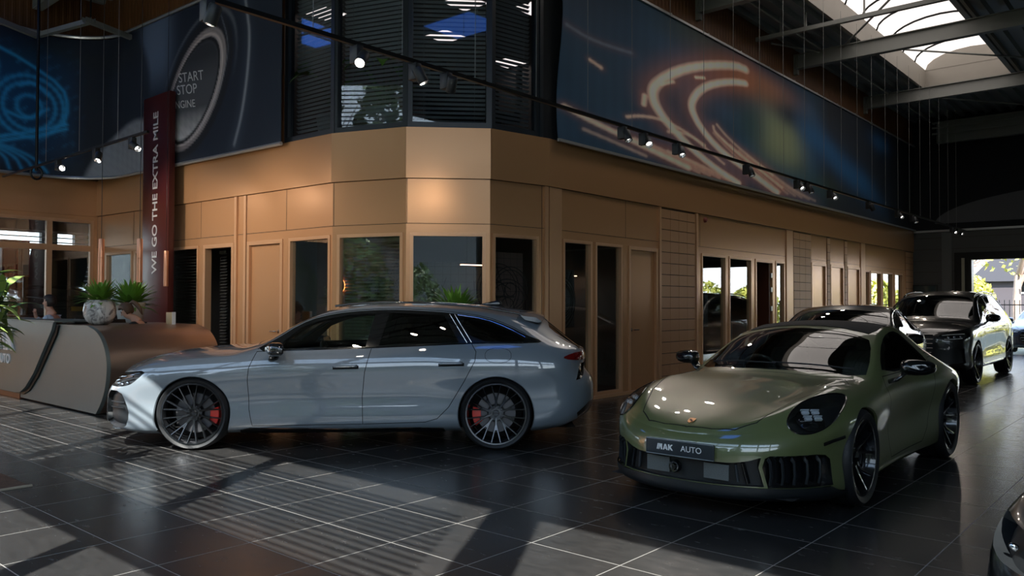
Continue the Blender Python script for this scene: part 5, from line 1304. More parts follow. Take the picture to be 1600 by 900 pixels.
# ---------------------------------------------------------------- the dark cars standing behind
def build_car(name, label, K, paint, wheel_style='twin5', cell=0.045):
    """K: dict of the measures of one body"""
    P = K['P']; s = CarSkin(P); root = empty(name, (0, 0, 0), 0, label, 'car')
    wb, R, ra = K['wb'], K['R'], K['ra']
    archs = [[(cx+ra*0.85, 0.0)]+arc_pts(cx, R, ra, -30, 210, 36)+[(cx-ra*0.85, 0.0)] for cx in (0, wb)]
    reg = [dict(name='front_door', proj='side', poly=K['fd'], mat=paint, split=True, gaps=True, key='fd')]
    if 'rd' in K: reg.append(dict(name='rear_door', proj='side', poly=K['rd'], mat=paint, split=True, gaps=True, key='rd'))
    reg.append(dict(name='window_surround', proj='side', poly=K['dlo'], mat=M_GLOSSB, split=True, key='dlo'))
    for i, g in enumerate(K['glass']): reg.append(dict(name='side_window', proj='side', poly=g, mat=M_GLASS_C if i == 0 else M_GLASS_D, split=True, glass=True, off=-.003, key='g%d' % i))
    reg += [dict(name='windscreen', proj='top', poly=K['ws'], mat=M_GLASS_C, glass=True, off=-.003),
            dict(name='rear_window', proj='top', poly=K['rw'], mat=M_GLASS_D, glass=True, off=-.003),
            dict(name='wheel_opening', proj='side', poly=archs[0], mat=paint, hole=True), dict(name='wheel_opening', proj='side', poly=archs[1], mat=paint, hole=True),
            dict(name='headlight', proj='front', poly=K['head'], mat=M_SATB, split=True, depth=.05, key='hl', step=.015),
            dict(name='grille', proj='front', poly=K['grille'], mat=M_SATB, depth=.04, step=.02),
            dict(name='lower_intake', proj='front', poly=K['intake'], mat=M_SATB, split=True, depth=.04, step=.02, key='in'),
            dict(name='tail_light', proj='rear', poly=K['tail'], mat=M_TAIL, split=True, key='tl')]
    lines = [('side', K['fd']+[K['fd'][0]], .008), ('top', K['hood'], .008)]
    if 'rd' in K: lines.append(('side', K['rd']+[K['rd'][0]], .008))
    ob = build_skin(s, P, reg, lines, root, paint, M_LINER, M_GAP, cell=cell)
    for cx in (0, wb): arch_lip(s, cx, R, ra, -24, 204, .035, paint, root, tubmat=M_TUB)
    for sg in (1, -1):
        k = 0 if sg > 0 else 1
        def st(nm, pts, r, M, par, off=.004, proj='side', flat=None):
            Pp, N = s.curve(pts, proj, off, step=.035); return tube_obj(nm, [(p[0], sg*p[1], p[2]) for p in Pp], r, M, par, 6, flat=flat)
        ob['g0'][k].parent = ob['fd'][k]
        if 'rd' in K and len(K['glass']) > 1: ob['g1'][k].parent = ob['rd'][k]
        for t in K.get('trim', []): st('window_trim', t, .007, K.get('trimM', M_CHROME), root)
        for t in K.get('handles', []):
            st('door_handle', t, .012, paint, ob['fd'][k] if t[0][0] < wb*0.55 else ob.get('rd', ob['fd'])[k], .018, flat=(.009, .014))
        for t in K['leds']: st('light_strip', t, .010, M_LEDW, ob['hl'][k], -.008, 'front')
        for (y, z, r) in K['proj']:
            p, n = s.surf((y, z), 'front', -.028); p.y *= sg; n.y *= sg
            bm = bmesh.new(); lathe(bm, [(0, .014), (r*.6, .010), (r, 0), (r, -.012)], 14, Matrix.Translation(p) @ n.to_track_quat('Z', 'Y').to_matrix().to_4x4()); bm_obj('lamp_projector', bm, M_LENSI, ob['hl'][k], smooth=True)
        mx = K['mirror']; mirror_part(root, mx[0], mx[1], mx[2], .24, .15, .15, M_GLOSSB, M_CHROME, sg)
        if 'sill' in K: st('sill_strip', K['sill'], .012, K.get('sillM', M_CHROME), root, .006, flat=(.006, .014))
        if 'rail' in K:
            tube_obj('roof_rail', [(x, sg*y, z) for x, y, z in K['rail']], .014, M_GLOSSB, root, 8)
    for t in K['bars']:
        Pp, N = s.curve(t, 'front', -.012, step=.04)
        tube_obj('grille_bar', [(p[0], -p[1], p[2]) for p in Pp[::-1]]+[tuple(p) for p in Pp[1:]], .008, K.get('barM', M_GLOSSB), root, 6)
    if 'plate' in K:
        y0, z0, z1 = K['plate']; px = s.surf((0, (z0+z1)/2), 'front')[0].x
        bbox_obj('number_plate', px-.02, px-.005, -y0, y0, z0, z1, M_PLATE, root, .004)
    x0, x1, yw, zf = K['floor']
    mesh_obj('floor_pan', [(x0, -yw, zf), (x1, -yw, zf), (x1, yw, zf), (x0, yw, zf)], [(0, 1, 2, 3)], M_TUB, root)
    c = K['cabin']   # cowl x, cowl z, seat x list, seat z
    loft_obj('dashboard', [[Vector((c[0]+.05, y, c[1]-.2)), Vector((c[0]+.10, y, c[1]-.06)), Vector((c[0]+.42, y, c[1]-.03)), Vector((c[0]+.55, y, c[1]-.08)), Vector((c[0]+.5, y, c[1]-.4)), Vector((c[0]+.1, y, c[1]-.4))] for y in (-.70, -.35, 0, .35, .70)], M_DARKI, root)
    steering_wheel(root, c[0]+.68, .38, c[1]-.08, M_DARKI)
    for x in c[2]:
        for y in (-.38, .38): seat(root, x, y, M_DARKI, z0=c[3])
    for (x, sd) in ((0, 1), (wb, 1), (0, -1), (wb, -1)):
        w = make_wheel(root, 'wheel', R, .25, K['rim']+.012, wheel_style, M_TYRE, M_RIM, M_TUB, M_DISC, K.get('cal', M_SATB), side=sd, M_face=M_RIMF); w.location = (x, sd*(K['half']-.135), R)
    return root

K_HATCH = dict(wb=2.78, R=.335, ra=.355, rim=.265, half=.92,
    P=dict(xf=-.88, xr=3.62, Lf=.75, Lr=.6, pf=2.4, pr=2.5, W=[(-.9, .91), (0, .915), (1.4, .91), (2.8, .92), (3.6, .85)],
        zb=[(-.9, .18), (-.4, .15), (2.9, .17), (3.6, .28)], zS=[(-.88, .66), (-.6, .76), (-.2, .83), (.4, .88), (1.5, .93), (2.5, 1.00), (3.0, 1.03), (3.4, .99), (3.62, .93)],
        bx=(-.85, -.3, 3.0, 3.55),
        side=[(0, .09, .12, .12, .10, -.12), (.05, .03, .04, .05, .03, -.06), (.14, .006, .0, .02, .0, -.01), (.28, .02, .0, .0, .0, .0), (.44, .034, .0, .0, .0, .0), (.58, .024, .004, .0, .0, .0), (.72, .006, .015, .005, .01, -.02), (.84, .008, .03, .015, .03, -.06), (.93, .04, .07, .05, .05, -.08), (1, .075, .11, .09, .08, -.10)],
        flare=[(0, .62, .5, .17, .012), (2.78, .66, .55, .17, .018)],
        zc=[(-.88, .66), (-.8, .75), (-.5, .86), (-.1, .93), (.35, .97), (.6, 1.08), (1.0, 1.27), (1.25, 1.36), (1.6, 1.425), (2.1, 1.445), (2.6, 1.41), (3.0, 1.34), (3.2, 1.29), (3.4, 1.14), (3.55, 1.0), (3.65, .93)],
        zR=[(.3, .91), (.5, .94), (.8, 1.10), (1.1, 1.25), (1.3, 1.32), (1.6, 1.375), (2.1, 1.385), (2.5, 1.345), (2.8, 1.27), (3.05, 1.17), (3.3, 1.05), (3.5, .97)],
        yR=[(.3, .80), (.5, .77), (.9, .70), (1.3, .62), (2.0, .59), (2.8, .56), (3.2, .60), (3.5, .70)], cowl=(.25, .6), tail=(3.25, 3.55)),
    fd=[(.55, .92), (.50, .75), (.50, .45), (.56, .25), (1.55, .26), (1.54, .5), (1.57, .75), (1.62, .96)],
    rd=[(1.62, .96), (1.57, .75), (1.54, .5), (1.55, .26), (2.08, .28), (2.24, .38), (2.42, .62), (2.52, .80), (2.56, 1.0)],
    dlo=smooth_pts([(.58, .935), (.85, 1.10), (1.1, 1.225), (1.35, 1.30), (1.7, 1.345), (2.1, 1.35), (2.45, 1.31), (2.75, 1.215), (2.98, 1.10), (2.95, 1.06), (2.5, 1.005), (1.6, .965), (.8, .94)], True, 1),
    glass=[[(.78, .955), (.9, 1.09), (1.12, 1.20), (1.35, 1.27), (1.62, 1.31), (1.58, .98)], [(1.74, 1.318), (2.12, 1.315), (2.38, 1.285), (2.46, 1.03), (1.70, .985)], [(2.48, 1.27), (2.72, 1.18), (2.88, 1.085), (2.55, 1.035)]],
    ws=[(.48, -.02), (.50, .4), (.57, .66), (.68, .71), (.9, .66), (1.15, .60), (1.25, .5), (1.28, -.02)], rw=[(3.24, -.02), (3.24, .5), (3.5, .55), (3.5, -.02)],
    head=smooth_pts([(.44, .66), (.60, .72), (.84, .745), (.86, .68), (.74, .625), (.5, .61)], True, 1), leds=[[(.48, .665), (.66, .70), (.80, .715)]], proj=[(.60, .655, .022), (.70, .668, .022)],
    grille=[(-.02, .62), (.40, .60), (.46, .52), (.34, .40), (-.02, .38)], intake=[(.46, .46), (.80, .48), (.82, .28), (.50, .26)], bars=[[(0, .5), (.4, .5)], [(0, .44), (.35, .44)]],
    tail=smooth_pts([(.42, .90), (.80, .92), (.84, .82), (.45, .84)], True, 1), hood=[(-.72, .5), (-.4, .68), (0, .74), (.35, .76)], mirror=(.74, .98, .98),
    trim=[smooth_pts([(.62, .952), (.87, 1.115), (1.1, 1.235), (1.35, 1.312), (1.7, 1.358), (2.1, 1.362), (2.46, 1.322), (2.76, 1.227), (2.99, 1.108), (2.96, 1.055), (2.5, .997)], False, 1), [(2.5, .997), (1.6, .957), (.8, .932)]],
    handles=[[(1.28, .83), (1.48, .835)], [(2.22, .87), (2.42, .875)]], floor=(-.7, 3.4, .7, .2), cabin=(.5, .95, [1.5, 2.35], .30), cal=M_SATB)
K_SUV = dict(wb=2.995, R=.385, ra=.415, rim=.315, half=.985,
    P=dict(xf=-.93, xr=4.08, Lf=.62, Lr=.5, pf=2.9, pr=3.0, W=[(-.9, .965), (0, .975), (1.5, .965), (3.0, .98), (4.0, .92)],
        zb=[(-.95, .27), (-.5, .25), (3.2, .26), (4.1, .40)], zS=[(-.93, .92), (-.8, .97), (-.4, 1.03), (.4, 1.08), (1.5, 1.12), (3.0, 1.17), (3.6, 1.16), (4.1, 1.08)],
        bx=(-.9, -.3, 3.3, 3.95),
        side=[(0, .09, .10, .12, .10, -.12), (.05, .03, .03, .05, .03, -.06), (.12, .004, .0, .02, .0, -.01), (.24, .01, .0, .0, .0, .0), (.38, .03, .0, .0, .0, .0), (.52, .028, .0, .0, .0, .0), (.66, .016, .0, .0, .0, -.02), (.78, .002, .006, .01, .0, -.05), (.87, .012, .02, .02, .01, -.06), (.95, .04, .05, .05, .025, -.07), (1, .07, .085, .085, .05, -.08)],
        flare=[(0, .72, .6, .2, .016), (3.0, .74, .6, .2, .018)],
        zc=[(-.93, .92), (-.85, 1.00), (-.5, 1.085), (-.1, 1.125), (.35, 1.155), (.6, 1.28), (1.0, 1.50), (1.3, 1.63), (1.6, 1.69), (2.1, 1.735), (2.8, 1.73), (3.4, 1.68), (3.75, 1.63), (3.9, 1.45), (4.05, 1.18), (4.1, 1.08)],
        zR=[(.3, 1.10), (.5, 1.13), (.8, 1.31), (1.1, 1.49), (1.35, 1.59), (1.7, 1.65), (2.2, 1.675), (2.9, 1.66), (3.4, 1.60), (3.7, 1.53), (3.9, 1.35), (4.05, 1.15)],
        yR=[(.3, .84), (.5, .82), (.9, .75), (1.3, .68), (2.0, .66), (3.0, .64), (3.6, .62), (3.9, .70)], cowl=(.25, .6), tail=(3.8, 4.05)),
    fd=[(.60, 1.09), (.56, .9), (.56, .55), (.62, .33), (1.68, .34), (1.67, .6), (1.69, .9), (1.73, 1.14)],
    rd=[(1.73, 1.14), (1.69, .9), (1.67, .6), (1.68, .34), (2.35, .35), (2.46, .45), (2.58, .68), (2.74, .92), (2.78, 1.17)],
    dlo=smooth_pts([(.64, 1.12), (.9, 1.31), (1.12, 1.46), (1.38, 1.565), (1.75, 1.62), (2.2, 1.64), (2.9, 1.62), (3.35, 1.56), (3.62, 1.40), (3.66, 1.22), (2.8, 1.18), (1.7, 1.15), (.9, 1.125)], True, 1),
    glass=[[(.86, 1.145), (.98, 1.30), (1.16, 1.43), (1.4, 1.53), (1.70, 1.575), (1.68, 1.17)], [(1.82, 1.59), (2.2, 1.605), (2.66, 1.60), (2.70, 1.20), (1.80, 1.18)], [(2.80, 1.59), (3.28, 1.53), (3.5, 1.38), (3.5, 1.24), (2.82, 1.205)]],
    ws=[(.47, -.02), (.49, .45), (.56, .70), (.68, .755), (.95, .70), (1.18, .65), (1.30, .55), (1.34, -.02)], rw=[(3.85, -.02), (3.85, .55), (4.0, .58), (4.0, -.02)],
    head=smooth_pts([(.50, .90), (.70, .93), (.93, .945), (.955, .86), (.85, .80), (.56, .79)], True, 1), leds=[[(.56, .89), (.72, .91), (.88, .92)], [(.60, .82), (.74, .825), (.86, .84)]], proj=[(.66, .862, .024), (.75, .868, .024), (.84, .876, .022)],
    grille=[(-.02, .90), (.42, .90), (.47, .80), (.40, .52), (-.02, .50)], intake=[(.52, .62), (.88, .66), (.90, .40), (.58, .38)], bars=[[(0, .82), (.42, .82)], [(0, .74), (.42, .74)], [(0, .66), (.42, .66)], [(0, .58), (.40, .58)], [(0, .44), (.45, .44)]],
    tail=smooth_pts([(.42, 1.06), (.85, 1.08), (.88, .96), (.45, .97)], True, 1), hood=[(-.8, .62), (-.4, .78), (0, .82), (.35, .84)], mirror=(.84, 1.06, 1.19),
    trim=[smooth_pts([(.66, 1.135), (.92, 1.325), (1.14, 1.475), (1.40, 1.58), (1.76, 1.635), (2.2, 1.655), (2.9, 1.635), (3.36, 1.575)], False, 1)], trimM=M_GLOSSB,
    handles=[[(1.36, .98), (1.60, .985)], [(2.44, 1.01), (2.68, 1.015)]], sill=[(.55, .335), (1.5, .335), (2.35, .345)], rail=[(1.3, .64, 1.60), (1.5, .635, 1.665), (1.9, .63, 1.70), (2.4, .62, 1.715), (3.2, .60, 1.68), (3.5, .59, 1.61)],
    plate=(.26, .50, .60), floor=(-.7, 3.9, .8, .30), cabin=(.5, 1.15, [1.5, 2.4], .52))
K_SEDAN = dict(wb=2.83, R=.34, ra=.36, rim=.27, half=.93,
    P=dict(xf=-.90, xr=3.95, Lf=.7, Lr=.6, pf=2.6, pr=2.6, W=[(-.9, .92), (0, .925), (1.4, .92), (2.8, .925), (3.9, .86)],
        zb=[(-.9, .17), (-.4, .15), (3.0, .17), (3.9, .28)], zS=[(-.90, .68), (-.6, .77), (-.2, .84), (.4, .89), (1.5, .94), (2.8, 1.00), (3.4, .99), (3.95, .93)],
        bx=(-.85, -.3, 3.2, 3.85),
        side=[(0, .09, .12, .12, .10, -.12), (.05, .03, .04, .05, .03, -.06), (.14, .006, .0, .02, .0, -.01), (.28, .02, .0, .0, .0, .0), (.44, .034, .0, .0, .0, .0), (.58, .024, .004, .0, .0, .0), (.72, .006, .015, .005, .01, -.02), (.84, .008, .03, .015, .03, -.04), (.93, .04, .07, .05, .05, -.06), (1, .075, .11, .09, .08, -.08)],
        flare=[(0, .62, .5, .17, .012), (2.83, .66, .55, .17, .016)],
        zc=[(-.90, .68), (-.8, .77), (-.5, .87), (-.1, .94), (.35, .98), (.6, 1.10), (1.0, 1.28), (1.3, 1.37), (1.7, 1.42), (2.1, 1.42), (2.6, 1.36), (3.1, 1.20), (3.45, 1.06), (3.8, 1.0), (3.95, .93)],
        zR=[(.3, .92), (.5, .95), (.8, 1.11), (1.1, 1.26), (1.4, 1.33), (1.8, 1.36), (2.2, 1.34), (2.6, 1.26), (3.0, 1.13), (3.3, 1.03), (3.5, 1.0)],
        yR=[(.3, .80), (.5, .77), (.9, .70), (1.3, .62), (2.0, .59), (2.8, .57), (3.4, .66)], cowl=(.25, .6), tail=(3.3, 3.7)),
    fd=[(.55, .92), (.50, .75), (.50, .45), (.56, .25), (1.55, .26), (1.54, .5), (1.57, .75), (1.62, .96)],
    rd=[(1.62, .96), (1.57, .75), (1.54, .5), (1.55, .26), (2.12, .28), (2.28, .38), (2.46, .62), (2.56, .80), (2.60, 1.0)],
    dlo=smooth_pts([(.58, .945), (.85, 1.10), (1.1, 1.225), (1.35, 1.29), (1.8, 1.325), (2.2, 1.305), (2.55, 1.23), (2.9, 1.08), (2.88, 1.03), (1.6, .975), (.8, .95)], True, 1),
    glass=[[(.78, .965), (.9, 1.09), (1.12, 1.20), (1.35, 1.26), (1.62, 1.285), (1.58, .99)], [(1.74, 1.29), (2.18, 1.27), (2.5, 1.20), (2.72, 1.07), (1.70, 1.0)]],
    ws=[(.48, -.02), (.50, .4), (.57, .66), (.68, .71), (.9, .66), (1.15, .60), (1.28, .5), (1.30, -.02)], rw=[(2.65, -.02), (2.65, .48), (3.3, .55), (3.35, -.02)],
    head=smooth_pts([(.42, .68), (.60, .72), (.84, .745), (.87, .68), (.74, .625), (.5, .62)], True, 1), leds=[[(.48, .675), (.66, .70), (.80, .715)], [(.52, .64), (.68, .65), (.78, .665)]], proj=[(.60, .665, .020), (.70, .675, .020)],
    grille=[(-.02, .66), (.40, .64), (.48, .52), (.38, .34), (-.02, .32)], intake=[(.52, .50), (.84, .52), (.86, .26), (.56, .24)], bars=[[(0, .56), (.44, .56)], [(0, .48), (.44, .48)], [(0, .40), (.42, .40)]], barM=M_CHROME,
    tail=smooth_pts([(.42, .90), (.80, .92), (.84, .82), (.45, .84)], True, 1), hood=[(-.72, .5), (-.4, .68), (0, .74), (.35, .76)], mirror=(.74, .98, .98),
    trim=[], handles=[[(1.28, .84), (1.48, .845)]], floor=(-.7, 3.6, .7, .2), cabin=(.5, .96, [1.5, 2.35], .30))
hatch = build_car('hatchback_car', 'black car with bright window line parked behind the olive sports car', K_HATCH, M_BLACKP, cell=.04)
suv = build_car('suv_car', 'tall black sport utility vehicle with roof rails parked in front of the far gate', K_SUV, M_BLACKP, cell=.045)
sedan = build_car('sedan_car', 'dark blue saloon car beyond the gate at the right edge', K_SEDAN, M_BLUEP, cell=.06)
K_COUPE = dict(K_SEDAN); K_COUPE['leds'] = []; K_COUPE['proj'] = [(.70, .675, .012)]
coupe = build_car('coupe_car', 'black car of which only a rounded corner shows, nearest bottom right', K_COUPE, M_BLACKP, cell=.06)
def place(root, axle, heading, ysign=1):
    """axle: world point under the front axle centre; heading: direction (rad) the nose points to"""
    root.location = (axle[0], axle[1], 0); root.rotation_euler = (0, 0, heading+PI)
# the near (right-hand in local -y or +y) side is whichever faces the camera
wd = math.atan2(-5.270+7.456, -5.802+3.814)      # nose direction
hd = Vector((math.cos(wd), math.sin(wd), 0)); ins = Vector((0.74, 0.673, 0)).normalized()
place(wagon, (3.814+ins.x*0.915, 7.456+ins.y*0.915), wd)
if 'sports' in globals(): place(sports, (5.93, 2.745), PI+math.radians(0.4))
if 'hatch' in globals():
    place(hatch, (10.60, 3.82), PI+math.radians(8.0))
    place(suv, (16.65, 4.17), PI)
    place(sedan, (28.6, 3.8), PI)
    place(coupe, (3.205, -.44), PI-math.radians(30))

# ---------------------------------------------------------------- hanging banners with printed pictures
def vcol_material(name, rough=.75):
    m = bpy.data.materials.new(name); m.use_nodes = True; nt = m.node_tree; b = nt.nodes['Principled BSDF']; b.inputs['Roughness'].default_value = rough
    a = nt.nodes.new('ShaderNodeAttribute'); a.attribute_name = 'print'; nt.links.new(a.outputs['Color'], b.inputs['Base Color']); return m
def lin(c): return np.array([((v/255+.055)/1.055)**2.4 if v > 10 else v/255/12.92 for v in c])
def seg_dist(X, Z, pts, wx=1.0):
    """distance to polyline and position along it"""
    d = np.full(X.shape, 1e9); tt = np.zeros(X.shape); n = len(pts)-1
    for i, (a, b) in enumerate(zip(pts[:-1], pts[1:])):
        ax, az, bx, bz = a[0]*wx, a[1], b[0]*wx, b[1]; L = (bx-ax)**2+(bz-az)**2+1e-12
        t = np.clip(((X*wx-ax)*(bx-ax)+(Z-az)*(bz-az))/L, 0, 1); dd = np.hypot(X*wx-ax-t*(bx-ax), Z-az-t*(bz-az))
        m = dd < d; d[m] = dd[m]; tt[m] = (i+t[m])/n
    return d, tt
def over(C, col, a): return C*(1-a[..., None])+np.array(col)*a[..., None]
def blob(X, Z, cx, cz, rx, rz, p=2.0): return np.exp(-(np.abs((X-cx)/rx)**p+np.abs((Z-cz)/rz)**p))
def smooth_noise(X, Z, s, seed):
    r = np.random.RandomState(seed); out = np.zeros(X.shape)
    for k in range(5):
        a, b, c_ = r.uniform(-1, 1, 3); f = s*(1.5**k); out += np.sin(X*a*f+Z*b*f*1.7+c_*9)/(1.3**k)
    return out/3
def banner_mesh(name, S, Z, pos, art, parent, thick=0.006):
    """S, Z 1-D sample positions; pos(s, z, k) -> 3-D for front (k=0) and back (k=1)"""
    ns, nz = len(S), len(Z); SS, ZZ = np.meshgrid(S, Z, indexing='ij'); C = np.clip(art(SS, ZZ), 0, 1)
    V = []; col = []
    for k in (0, 1):
        for i in range(ns):
            for j in range(nz): V.append(pos(S[i], Z[j], k)); col.append(C[i, j] if k == 0 else (.05, .05, .055))
    F = []; o = ns*nz
    for i in range(ns-1):
        for j in range(nz-1):
            a = i*nz+j; F.append((a, a+nz, a+nz+1, a+1))
            if j % 8 == 0 and False: pass
    for i in range(ns-1):
        for j in range(nz-1):
            a = o+i*nz+j; F.append((a, a+1, a+nz+1, a+nz))
        a = i*nz; F.append((a, o+a, o+a+nz, a+nz)); F.append((a+nz-1, a+2*nz-1, o+a+2*nz-1, o+a+nz-1))
    for e in (0, (ns-1)*nz):
        for j in range(nz-1): F.append((e+j, e+j+1, o+e+j+1, o+e+j))
    ob = mesh_obj(name, V, F, M_PRINT, parent, True)
    at = ob.data.color_attributes.new('print', 'FLOAT_COLOR', 'POINT'); at.data.foreach_set('color', np.concatenate([np.array(col), np.ones((len(col), 1))], 1).astype(np.float32).ravel())
    return ob
M_PRINT = vcol_material('printed_banner_cloth')
BK = 2.3    # the prints are bright cloth; the hall light falls on them

def art_right(X, Z):
    C = np.zeros(X.shape+(3,))+lin((36, 64, 86)); n = smooth_noise(X, Z, 2.2, 3); n2 = smooth_noise(X, Z, 5.0, 8)
    C = over(C, lin((44, 88, 124)), np.clip(.45+.45*n, 0, .8)*np.clip((X-9)/5, .25, 1)); C = over(C, lin((20, 26, 40)), blob(X, Z, 9.5, 6.2, 1.8, .9)*.6)
    C = over(C, lin((70, 80, 66)), blob(X, Z, 13.0, 6.3, 1.2, .35)*.7)
    C = over(C, lin((186, 128, 96)), blob(X, Z, 15.7, 5.88, 1.7, .34, 2.4)*.85); C = over(C, lin((95, 58, 44)), blob(X, Z, 14.6, 5.75, 1.7, .55)*.6); C = over(C, lin((120, 84, 60)), blob(X, Z, 12.6, 5.0, 1.2, .6)*.12)
    C = over(C, lin((150, 160, 120)), blob(X, Z, 16.7, 5.0, 1.25, .62, 3)*.85); C = over(C, lin((24, 70, 66)), blob(X, Z, 15.1, 5.1, .7, .5)*.55); C = over(C, lin((20, 40, 60)), blob(X, Z, 17.2, 5.6, 1.0, .28)*.85)
    C = over(C, lin((30, 32, 38)), np.clip((X-18.3)/1.2, 0, 1)*.9)
    C = over(C, lin((36, 92, 140)), np.clip(np.exp(-((Z-(5.5-.20*(X-17.6)))/.36)**2), 0, 1)*np.clip((X-17.2)/1.0, 0, 1)*np.clip((24.5-X)/2.5, 0, 1)*.85)
    C = over(C, lin((40, 90, 140)), blob(X, Z, 23.6, 5.95, .9, .25)*.8); C = over(C, lin((14, 16, 20)), np.clip((X-24.2)/1.2, 0, 1)*.95)
    C = over(C, lin((60, 84, 60)), blob(X, Z, 18.5, 4.25, 1.6, .3)*.45)
    warm = lin((255, 226, 204)); orange = lin((232, 140, 92))
    def stroke(pts, w0, w1, glow, amp=1.0, fade=0.0, col=warm):
        nonlocal C
        pts = smooth_pts(pts, False, 3); d, t = seg_dist(X, Z, pts, .45)
        w = np.maximum(w0+(w1-w0)*t, .026); C = over(C, orange, np.exp(-(d/(w*glow))**2)*.24*amp*(1-fade*t)); C = over(C, col, np.clip(1.35-d/w, 0, 1)**.8*amp*(1-fade*t))
    outer = [(14.9, 6.10), (14.5, 6.09), (13.31, 5.82), (12.33, 5.52), (11.72, 5.23), (11.42, 5.01), (11.44, 4.80), (11.68, 4.6), (12.08, 4.41), (12.67, 4.2), (13.58, 3.98), (14.59, 3.80)]
    inner = [(14.9, 5.82), (14.39, 5.75), (13.69, 5.57), (13.12, 5.36), (12.74, 5.1), (12.66, 4.9), (12.93, 4.68), (13.39, 4.49), (13.98, 4.31), (14.7, 4.16), (15.48, 4.0), (16.44, 3.82)]
    for k in range(7): stroke([(13.6+.35*k, 4.62-.06*k), (14.6+.45*k, 4.28-.05*k), (16.2+.4*k, 3.85)], .012, .030, 5, .35-.02*k)
    for k in range(5): stroke([(10.4+.5*k, 4.12-.03*k), (11.6+.5*k, 3.98-.02*k), (13.0+.4*k, 3.80)], .010, .022, 5, .40)
    stroke(outer, .075, .055, 3.2); stroke(inner, .060, .06, 3.2)
    stroke([(9.05, 4.26), (9.54, 4.17), (10.37, 4.09), (11.37, 3.97), (12.6, 3.84)], .035, .05, 2.2, .75)
    stroke([(10.68, 4.40), (11.07, 4.49), (11.68, 4.54), (12.32, 4.47), (13.21, 4.33)], .016, .008, 2, .6); stroke([(11.9, 4.36), (12.6, 4.44), (13.4, 4.25), (14.0, 4.1)], .016, .012, 2, .5)
    stroke([(13.59, 4.74), (13.62, 4.66), (13.98, 4.56), (14.39, 4.44), (15.14, 4.26), (16.7, 3.95)], .02, .03, 3, .6); stroke([(13.75, 4.80), (14.1, 4.66), (14.9, 4.42), (16.2, 4.15)], .012, .02, 3, .45)
    stroke([(12.85, 5.49), (13.2, 5.56)], .02, .02, 2, .8); stroke([(11.20, 4.84), (11.17, 4.69)], .035, .035, 2, .8); stroke([(11.68, 5.12), (12.04, 5.24)], .02, .03, 2, .7); stroke([(9.62, 5.05), (9.92, 5.01)], .02, .03, 2, .55)
    stroke([(9.0, 5.4), (9.6, 5.35), (10.8, 5.45)], .006, .006, 3, .22, col=lin((150, 170, 190))); stroke([(9.5, 4.0), (10.4, 3.93), (11.2, 3.85)], .01, .01, 2, .35)
    C *= (1+.04*np.cos(X*21))[..., None]
    return C*BK*.66

bn = empty('hanging_banner', (0, 0, 0), 0, 'long blue banner printed with glowing light trails, hung along the right wall', 'banner')
def posR(s, z, k): 
    w = .03*math.sin(s*1.9)*math.sin((z-3.75)*1.2)+(.05*math.exp(-(s-8.9)/.5))*math.sin((z-3.7)*2.4)
    return (s, 6.90-.006*(1-k)+w, z)
S = np.concatenate([np.arange(8.88, 16.8, .021), np.arange(16.8, 26.9, .09)]); Z = np.arange(3.76, 6.361, .020)
banner_mesh('banner_cloth', S, Z, posR, art_right, bn)
bbox_obj('banner_rail', 8.86, 26.95, 6.86, 6.90, 3.725, 3.765, M_ALU, bn); bbox_obj('banner_rail', 8.86, 26.95, 6.86, 6.90, 6.345, 6.385, M_ALU, bn)
for i in range(14): bbox_obj('rail_bracket', 9.3+i*1.35, 9.33+i*1.35, 6.88, 6.99, 6.36, 6.42, M_ALU, bn)

